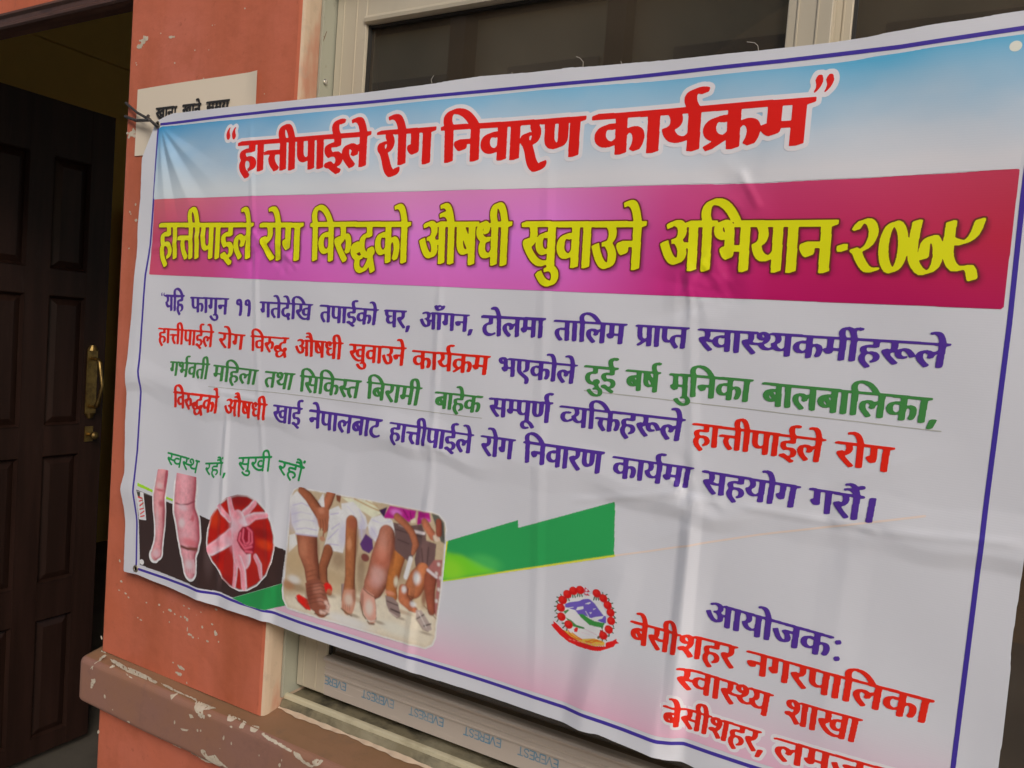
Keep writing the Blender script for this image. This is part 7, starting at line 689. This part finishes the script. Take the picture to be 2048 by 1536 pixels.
# ---- the banner ------------------------------------------------------------
bn = None
def wy(x, z, off): return -.02 - sheet(x, z) - off
def sheet_mesh(name, V, faces, material, parent, off, colour=None):
    V = np.array(V, float); x, z = V[:, 0], V[:, 1]; y = wy(x, z, off); e = 2e-3
    sx = (sheet(x+e, z)-sheet(x-e, z))/(2*e); sz = (sheet(x, z+e)-sheet(x, z-e))/(2*e)
    N = -np.c_[sx, np.ones(len(x)), sz]; N /= np.linalg.norm(N, axis=1)[:, None]
    me = bpy.data.meshes.new(name); me.from_pydata(np.c_[x, y, z+Z].tolist(), [], [tuple(map(int, f)) for f in faces]); me.materials.append(material)
    me.polygons.foreach_set('use_smooth', [True]*len(me.polygons)); me.update()
    me.normals_split_custom_set_from_vertices(N.tolist())
    if colour is not None:
        a = me.color_attributes.new('ink', 'FLOAT_COLOR', 'POINT'); a.data.foreach_set('color', np.c_[colour, np.ones(len(x))].astype(np.float32).ravel())
    o = bpy.data.objects.new(name, me); return link(o, parent)
def poly_mask(P, h, pad=.006, smooth=2):
    P = [(a/1e4, b/1e4) for a, b in P]; xs = [p[0] for p in P]; zs = [p[1] for p in P]
    x0, z0 = min(xs)-pad, min(zs)-pad; nx, nz = int((max(xs)+pad-x0)/h)+2, int((max(zs)+pad-z0)/h)+2
    sub = 8; F = fill([P], x0-h*(sub-1)/2/sub, z0-h*(sub-1)/2/sub, h/sub, nx*sub, nz*sub).reshape(nz, sub, nx, sub).mean((1, 3))
    return F, x0, z0
WH = np.array((.725, .735, .785))
F, x0, z0 = poly_mask(MARGIN, .003)
V, f = contour(F, x0, z0, .003)
bn = sheet_mesh('vinyl_banner', V, f, M_vinyl, None, 0, np.tile(WH, (len(V), 1)))
tag(bn, 'large printed vinyl banner of Nepali health notice tied across the window', 'banner')
lerp = lambda a, b, t: np.asarray(a)*(1-t) + np.asarray(b)*t
def stops(x, xs, cols):
    cols = np.array([ink(c) for c in cols]); return np.stack([np.interp(x, xs, cols[:, k]) for k in range(3)], -1)
# printed sky
F, x0, z0 = poly_mask(SKY, .003); V, f = contour(F, x0, z0, .003); P = np.array(V); x, z = P.T
SX = np.array([q[0] for q in SKY])/1e4; SZ = np.array([q[1] for q in SKY])/1e4
top = np.interp(x, SX[:9], SZ[:9]); bot = np.interp(x, SX[9:][::-1], SZ[9:][::-1])
t = np.clip((top-z)/np.maximum(top-bot, .01), 0, 1)
R2 = np.random.default_rng(3); nm_ = vnoise(400, 900, 60, R2)*.6+vnoise(400, 900, 24, R2)*.35+vnoise(400, 900, 9, R2)*.12
ii = np.clip(((z-z0)*1000/1.0).astype(int), 0, 399); jj = np.clip(((x-x0)*600).astype(int), 0, 899); cl = nm_[ii, jj]
blue = stops(x, [-1.17, -.85, -.45, .0], [(50, 128, 172), (98, 152, 186), (112, 162, 190), (72, 148, 182)])
pale = stops(x, [-1.17, -.6, .0], [(176, 186, 196), (188, 188, 198), (184, 184, 188)])
tt = np.clip(t*1.12 + cl*.22*np.clip(1.2-np.abs(t-.45)*2, 0, 1), 0, 1)[:, None]; tt = tt**.8
sheet_mesh('printed_sky', V, f, M_vinyl, bn, .00035, lerp(blue, pale, tt))
# pink fade along the lower border
LB = np.array(BORDER[2], float)/1e4
up = [(-.945, .012), (-.9, .020), (-.8, .05), (-.6, .085), (.02, .10)]
xs = np.linspace(-.945, .0475, 120); zl = np.interp(xs, LB[:, 0], LB[:, 1]); hh = np.interp(xs, [u[0] for u in up], [u[1] for u in up])
PK = [(a*1e4, (b+.0065)*1e4) for a, b in zip(xs, zl)] + [(a*1e4, (b+c)*1e4) for a, b, c in list(zip(xs, zl, hh))[::-1]]
F, x0, z0 = poly_mask(PK, .003); V, f = contour(F, x0, z0, .003); x, z = np.array(V).T
d = (z-np.interp(x, LB[:, 0], LB[:, 1])-.0065)/np.maximum(np.interp(x, [u[0] for u in up], [u[1] for u in up])-.0065, .004)
q = (np.clip(1-d, 0, 1)**1.6)[:, None]
sheet_mesh('pink_fade', V, f, M_vinyl, bn, .00032, lerp(np.tile(WH, (len(V), 1)), np.tile(ink((208, 152, 170)), (len(V), 1)), q))
# lettering
def word_masks(words, h, nib):
    out = []
    for toks, q in words:
        q = [v/1e4 for v in q]; TL, TR, BL, BR = [np.array(q[i:i+2]) for i in (0, 2, 4, 6)]
        tot = sum(GLYPHS[k][0] for k in toks.split()); hg = np.linalg.norm(TL-BL); wd_ = np.linalg.norm(TR-TL)
        pad = hg*.62 + .008; xs = [v[0] for v in (TL, TR, BL, BR)]; zs = [v[1] for v in (TL, TR, BL, BR)]
        x0, z0 = math.floor((min(xs)-pad)/h)*h, math.floor((min(zs)-pad)/h)*h; nx, nz = int((max(xs)+pad-x0)/h), int((max(zs)+pad-z0)/h)
        qt = toks.startswith('quote'); ax = nib[0]*hg*(.25 if qt else 1)
        Mk = np.zeros((nz, nx), bool); pen = 0
        u0, u1 = ax*.8/wd_, 1-ax*.8/wd_                 # keep the fattened word inside its measured width
        for k in toks.split():
            adv, cs = GLYPHS[k]; C2 = []
            for c in cs:
                pts = []
                for i in range(0, len(c), 2):
                    s_ = u0+(u1-u0)*(pen+c[i])/tot; t_ = (622-c[i+1])/622
                    p = (TL+(TR-TL)*s_)*(1-t_) + (BL+(BR-BL)*s_)*t_
                    pts.append((p[0], p[1]))
                C2.append(pts)
            if C2: Mk |= fill(C2, x0, z0, h, nx, nz)
            pen += adv
        n = max(2, int(ax*2/h)); ay = nib[1]*hg; r = nib[2]*hg
        offs = [((-ay+2*ay*i/n)/h, (-ax+2*ax*i/n)/h) for i in range(n+1)]
        ev = int(round(nib[3]*hg/h)) if len(nib) > 3 else 0          # thin the level strokes first, as a flat pen would
        for q_ in range(ev):
            Mk &= shift(Mk, 1, 0) & shift(Mk, -1, 0)
        if nib[0] > 0: Mk = dil(Mk, offs)
        if r/h >= .6: Mk = dil(Mk, disc(r/h))
        out.append((Mk, x0, z0))
    return out
def merge(masks, h, grow=.0):
    x0 = min(m_[1] for m_ in masks)-grow; z0 = min(m_[2] for m_ in masks)-grow; x0 = math.floor(x0/h)*h; z0 = math.floor(z0/h)*h
    x1 = max(m_[1]+m_[0].shape[1]*h for m_ in masks)+grow; z1 = max(m_[2]+m_[0].shape[0]*h for m_ in masks)+grow
    B_ = np.zeros((int((z1-z0)/h)+2, int((x1-x0)/h)+2), bool)
    for mk, a, b2 in masks:
        i, j = int(round((a-x0)/h)), int(round((b2-z0)/h)); hh_, ww_ = mk.shape
        B_[j:j+hh_, i:i+ww_] |= mk[:B_.shape[0]-j, :B_.shape[1]-i]
    return B_, x0, z0
def print_mask(name, B_, x0, z0, h, material, parent, off, step=2, colour=None):
    A_ = blur(blur(blur(blur(B_)))) if step > 1 else blur(B_)
    V, f = contour(A_[::step, ::step], x0, z0, h*step)
    return sheet_mesh(name, V, f, material, parent, off, colour(np.array(V)) if colour else None)
BY = {}
for l, tk, q in WORDS: BY.setdefault(l, []).append((tk, q))
NB = (.067, .023, .0, .018)
RED, PUR, GRN = vinyl('red_ink', (196, 42, 30)), vinyl('purple_ink', (74, 50, 128)), vinyl('green_ink', (62, 116, 64))
WHT = vinyl('white_ink', (196, 188, 194))
h = .0004
# heading, red with a white rim
B_, x0, z0 = merge(word_masks(BY['heading'], h, (.078, .022, .012, .016)), h, .008)
hd = print_mask('heading_lettering', B_, x0, z0, h, vinyl('heading_red', (196, 36, 20)), bn, .0008); hd['label'] = 'large red heading with white rim'
print_mask('white_rim', dil(B_, disc(.0052/h)), x0, z0, h, WHT, hd, .0006)
# band with its drop shadow, dark rim and yellow lettering
B_, x0, z0 = merge(word_masks(BY['band'], h, (.050, .020, .0, .016)), h, .012)
sh = shift(dil(B_, disc(.001/h)), -int(.0035/h), int(.0015/h)).astype(float)[::4, ::4]
for _ in range(7): sh = blur(sh)
F, bx0, bz0 = poly_mask(BAND, .002); V, f = contour(F, bx0, bz0, .002); x, z = np.array(V).T
BT = np.array(BAND, float)/1e4; tp = np.interp(x, BT[:6, 0], BT[:6, 1]); bt = np.interp(x, BT[6:, 0][::-1], BT[6:, 1][::-1]); t = np.clip((tp-z)/(tp-bt), 0, 1)[:, None]
bxs = [-1.174, -1.02, -.93, -.66, -.42, -.28, -.16, .05]
r0 = stops(x, bxs, [(182, 92, 98), (184, 98, 122), (190, 102, 148), (196, 124, 168), (194, 116, 168), (180, 76, 126), (172, 60, 98), (168, 56, 76)])
r1 = stops(x, bxs, [(168, 66, 92), (168, 72, 122), (184, 84, 162), (192, 112, 184), (190, 106, 186), (170, 58, 118), (166, 42, 90), (164, 42, 62)])
r2 = stops(x, bxs, [(176, 74, 98), (176, 70, 118), (184, 80, 158), (188, 98, 168), (188, 92, 164), (174, 48, 116), (158, 28, 86), (154, 22, 74)])
cb_ = np.where(t < .5, lerp(r0, r1, t*2), lerp(r1, r2, t*2-1))
ii = np.clip(((z-z0)/(4*h)).astype(int), 0, sh.shape[0]-1); jj = np.clip(((x-x0)/(4*h)).astype(int), 0, sh.shape[1]-1)
cb_ = cb_*(1-.62*np.clip(sh[ii, jj]*1.15, 0, 1)[:, None])
bd = sheet_mesh('magenta_band', V, f, M_vinyl, bn, .0004, cb_)
print_mask('dark_rim', dil(B_, disc(.0017/h)), x0, z0, h, vinyl('rim_brown', (96, 48, 40)), bd, .0006)
o = print_mask('band_lettering', B_, x0, z0, h, vinyl('yellow_ink', (202, 192, 30)), bd, .0008); o['label'] = 'yellow lettering'
for key, mt_, lab in (('line_one', PUR, 'purple first line of body text'), ('line_two_red', RED, 'red words of the second line'), ('line_two_purple', PUR, 'purple word in the second line'), ('line_two_green', GRN, 'green underlined words of the second line'),
                      ('line_three_green', GRN, 'slanted green words of the third line'), ('line_three_purple', PUR, 'purple words of the third line'), ('line_three_red', RED, 'red words ending the third line'),
                      ('line_four_red', RED, 'red words starting the fourth line'), ('line_four_purple', PUR, 'purple words of the fourth line'), ('organiser_heading', PUR, 'purple organiser heading'), ('organiser_name', RED, 'red organiser name')):
    B_, x0, z0 = merge(word_masks(BY[key], h, NB), h)
    o = print_mask('lettering', B_, x0, z0, h, mt_, bn, .0005); o['label'] = lab
B_, x0, z0 = merge(word_masks(BY['slogan'], h, (.014, .018, .010)), h)
o = print_mask('lettering', B_, x0, z0, h, vinyl('slogan_green', (38, 128, 70)), bn, .0005); o['label'] = 'thin wavy green slogan'
B_, x0, z0 = merge(word_masks(BY['address'], h, NB), h, .005)
o = print_mask('lettering', B_, x0, z0, h, RED, bn, .0006); o['label'] = 'red address line with white rim'
print_mask('white_rim', dil(B_, disc(.0034/h)), x0, z0, h, WHT, o, .0004)
# rules, border line, dots
def strip(name, lines, wd_, material, off, parent=None):
    F, ax, az = strokes([[(a/1e4, b2/1e4) for a, b2 in L] for L in lines], .001, .006, wd_/2)
    V, f = contour(F, ax, az, .001); return sheet_mesh(name, V, f, material, parent or bn, off)
strip('border_line', BORDER, .0042, vinyl('border_blue', (62, 50, 132)), .0003)
for q in UNDER: strip('underline', [q], .0011, vinyl('rule_grey', (150, 150, 144)), .0003)
strip('fine_line', [FAINT], .0022, vinyl('rule_cream', (196, 178, 170)), .0003)
strip('printed_dot', [[DOT, [DOT[0]+2, DOT[1]]]], .0098, vinyl('dot_cream', (200, 192, 180)), .00045)
# pictures painted into canvases: polygons, shaded limbs, strokes and soft spots
def paint(items, h):
    ex = []
    for it in items:
        if it[0] in 'pe': ex += [(a, b2, 0) for a, b2 in it[3]]
        elif it[0] == 'l': ex += [tuple(q) for q in it[3]]
        elif it[0] == 's': ex += [(a, b2, it[2]/2) for a, b2 in it[3]]
        else: ex += [(it[3][0]-it[3][2], it[3][1]-it[3][3], 0), (it[3][0]+it[3][2], it[3][1]+it[3][3], 0)]
    ex = np.array(ex)/1e4; x0, z0 = (ex[:, 0]-ex[:, 2]).min()-.004, (ex[:, 1]-ex[:, 2]).min()-.004
    nx, nz = int(((ex[:, 0]+ex[:, 2]).max()+.004-x0)/h)+1, int(((ex[:, 1]+ex[:, 2]).max()+.004-z0)/h)+1
    X = (x0+np.arange(nx)*h)[None]; Y = (z0+np.arange(nz)*h)[:, None]; C_ = np.tile(WH, (nz, nx, 1)); A_ = np.zeros((nz, nx)); first = True
    R = np.random.default_rng(11); gr = vnoise(nz, nx, 2, R)*.45+vnoise(nz, nx, 5, R)*.4+vnoise(nz, nx, 14, R)*.5
    for it in items:
        if it[0] == 'e':
            P = [(a/1e4, b2/1e4) for a, b2 in it[3]]; A_ = A_*(1-fill([P], x0, z0, h, nx, nz)); continue
        if it[0] == 'p':
            P = [(a/1e4, b2/1e4) for a, b2 in it[3]]; a = fill([P], x0-h/4, z0-h/4, h/2, nx*2, nz*2).reshape(nz, 2, nx, 2).mean((1, 3)); c = ink(it[1])
            for _ in range(int(it[2])): a = blur(a)
            if first: A_ = np.maximum(A_, a)
        elif it[0] == 's':
            D = np.full((nz, nx), 9.); P = it[3]
            for (a1, b1), (a2, b2) in zip(P, P[1:]):
                a1, b1, a2, b2 = a1/1e4, b1/1e4, a2/1e4, b2/1e4; L2 = (a2-a1)**2+(b2-b1)**2+1e-12
                t = np.clip(((X-a1)*(a2-a1)+(Y-b1)*(b2-b1))/L2, 0, 1); D = np.minimum(D, np.hypot(X-a1-t*(a2-a1), Y-b1-t*(b2-b1)))
            a = np.clip(.5+(it[2]/2e4-D)/h, 0, 1); c = ink(it[1])
        elif it[0] == 'l':
            D = np.full((nz, nx), 9.); P = np.array(it[3])/1e4; SD = np.zeros((nz, nx)); TL_ = np.zeros((nz, nx)); acc = 0
            for p1, p2 in zip(P, P[1:]):
                dx, dz = p2[:2]-p1[:2]; L2 = dx*dx+dz*dz+1e-12; t = np.clip(((X-p1[0])*dx+(Y-p1[1])*dz)/L2, 0, 1)
                rr = np.maximum(p1[2]+(p2[2]-p1[2])*t, 1e-4); ox, oz = X-p1[0]-t*dx, Y-p1[1]-t*dz
                d_ = np.hypot(ox, oz)/rr; b_ = d_ < D; D = np.where(b_, d_, D)
                SD = np.where(b_, (ox*-dz+oz*dx)/L2**.5/rr*-1, SD); acc += L2**.5
            rm = P[:, 2].mean(); a = np.clip(.5+(1-D)*rm/h, 0, 1); tt = np.clip(np.abs(SD*.85-.28)/1.0*.75+.35*np.clip(D, 0, 1)**4, 0, 1)[..., None]**1.7
            c = lerp(ink(it[1])*(1.0 if name == 'photo_print' else 1.1), ink(it[2]), tt)*(1+.20*gr[..., None])
        else:
            cx, cz_, rx, rz = [v/1e4 for v in it[3]]; d = np.hypot((X-cx)/rx, (Y-cz_)/rz)
            a = (np.clip(1.35-d, 0, 1) if it[2] < 1 else np.clip(.5+(1-d)*min(rx, rz)/h, 0, 1)); a = (a*a*(3-2*a)*it[2]) if it[2] < 1 else a; c = ink(it[1])
        if it[0] != 'p' and ALPHA_GROW: A_ = np.maximum(A_, np.clip(a, 0, 1))
        if it[0] == 'p' and ALPHA_GROW: A_ = np.maximum(A_, a)
        first = False
        C_ = C_*(1-a[..., None]) + (c*(1+.10*gr[..., None]) if name == 'photo_print' and it[0] == 'p' else c)*a[..., None]
    return C_, A_, x0, z0
for name, grow, hh_, off, lab in (('green_strip', 1, .0012, .0004, None), ('black_panel', 0, .0012, .0005, 'black slanted panel'), ('green_wedge', 0, .0012, .00065, None), ('green_ribbon', 1, .0012, .0004, 'green stepped ribbon'),
        ('paper_sign', 0, .0008, .0007, None), ('printed_dot', 1, .001, .0007, None), ('thin_leg', 1, .0011, .0007, 'picture of a thin leg'), ('swollen_leg', 1, .0011, .0007, 'picture of a swollen leg'),
        ('worm_drawing', 0, .0011, .0009, 'oval drawing of worms in a gland'), ('photo_print', 0, .0010, .0010, 'printed photo of seated people with swollen legs'), ('emblem', 1, .0008, .0004, 'round emblem with flowers, mountain and red ribbon')):
    ALPHA_GROW = bool(grow)
    C_, A_, x0, z0 = paint(ART[name], hh_)
    if name in ('photo_print', 'thin_leg', 'swollen_leg', 'worm_drawing'):
        for _ in range(2): C_ = np.stack([blur(C_[..., q]) for q in range(3)], -1)
    V, f = contour(A_, x0, z0, hh_); P = np.array(V)
    i0 = np.clip(np.round((P[:, 1]-z0)/hh_).astype(int), 0, C_.shape[0]-1); j0 = np.clip(np.round((P[:, 0]-x0)/hh_).astype(int), 0, C_.shape[1]-1)
    o = sheet_mesh(name, V, f, M_vinyl, bn, off, C_[i0, j0])
    if lab: o['label'] = lab
# eyelets and frayed threads
for ex_, ez_ in EYES:
    ex_, ez_ = ex_/1e4, ez_/1e4; y = float(wy(ex_, ez_, 0)); m = MB(); v = []; n1, n2 = 24, 8
    for i in range(n1):
        for k in range(n2):
            a, b2 = 2*math.pi*i/n1, 2*math.pi*k/n2; rr = .0048+.0017*math.cos(b2); v.append((ex_+rr*math.cos(a), y-.0008-.0012*math.sin(b2), Z+ez_+rr*math.sin(a)))
    m.add(v, [(i*n2+k, ((i+1) % n1)*n2+k, ((i+1) % n1)*n2+(k+1) % n2, i*n2+(k+1) % n2) for i in range(n1) for k in range(n2)])
    m.lathe((ex_, y, Z+ez_), [(.0034, .0009), (.0001, .0009)], 'y', 16, 1)
    m.build('eyelet', [M_eyelet, M_rubber], bn, True)
for T in THREAD:
    p = [(a/1e4, float(wy(a/1e4, b2/1e4, 0))-.001*i, Z+b2/1e4) for i, (a, b2) in enumerate(T)]; m = MB(); m.tube(p, .00032, 5); m.build('loose_thread', M_thread, bn)
# writing on the notice
mk = merge(word_masks(BY['notice'], .0004, (.045, .012, .022)), .0004)
V, f = contour(blur(mk[0])[::2, ::2], mk[1], mk[2], .0008)
k_ = .87/.85
obj('notice_lettering', [(a*k_, -.0036, Z+b2*k_) for a, b2 in V], f, M_black, notice)
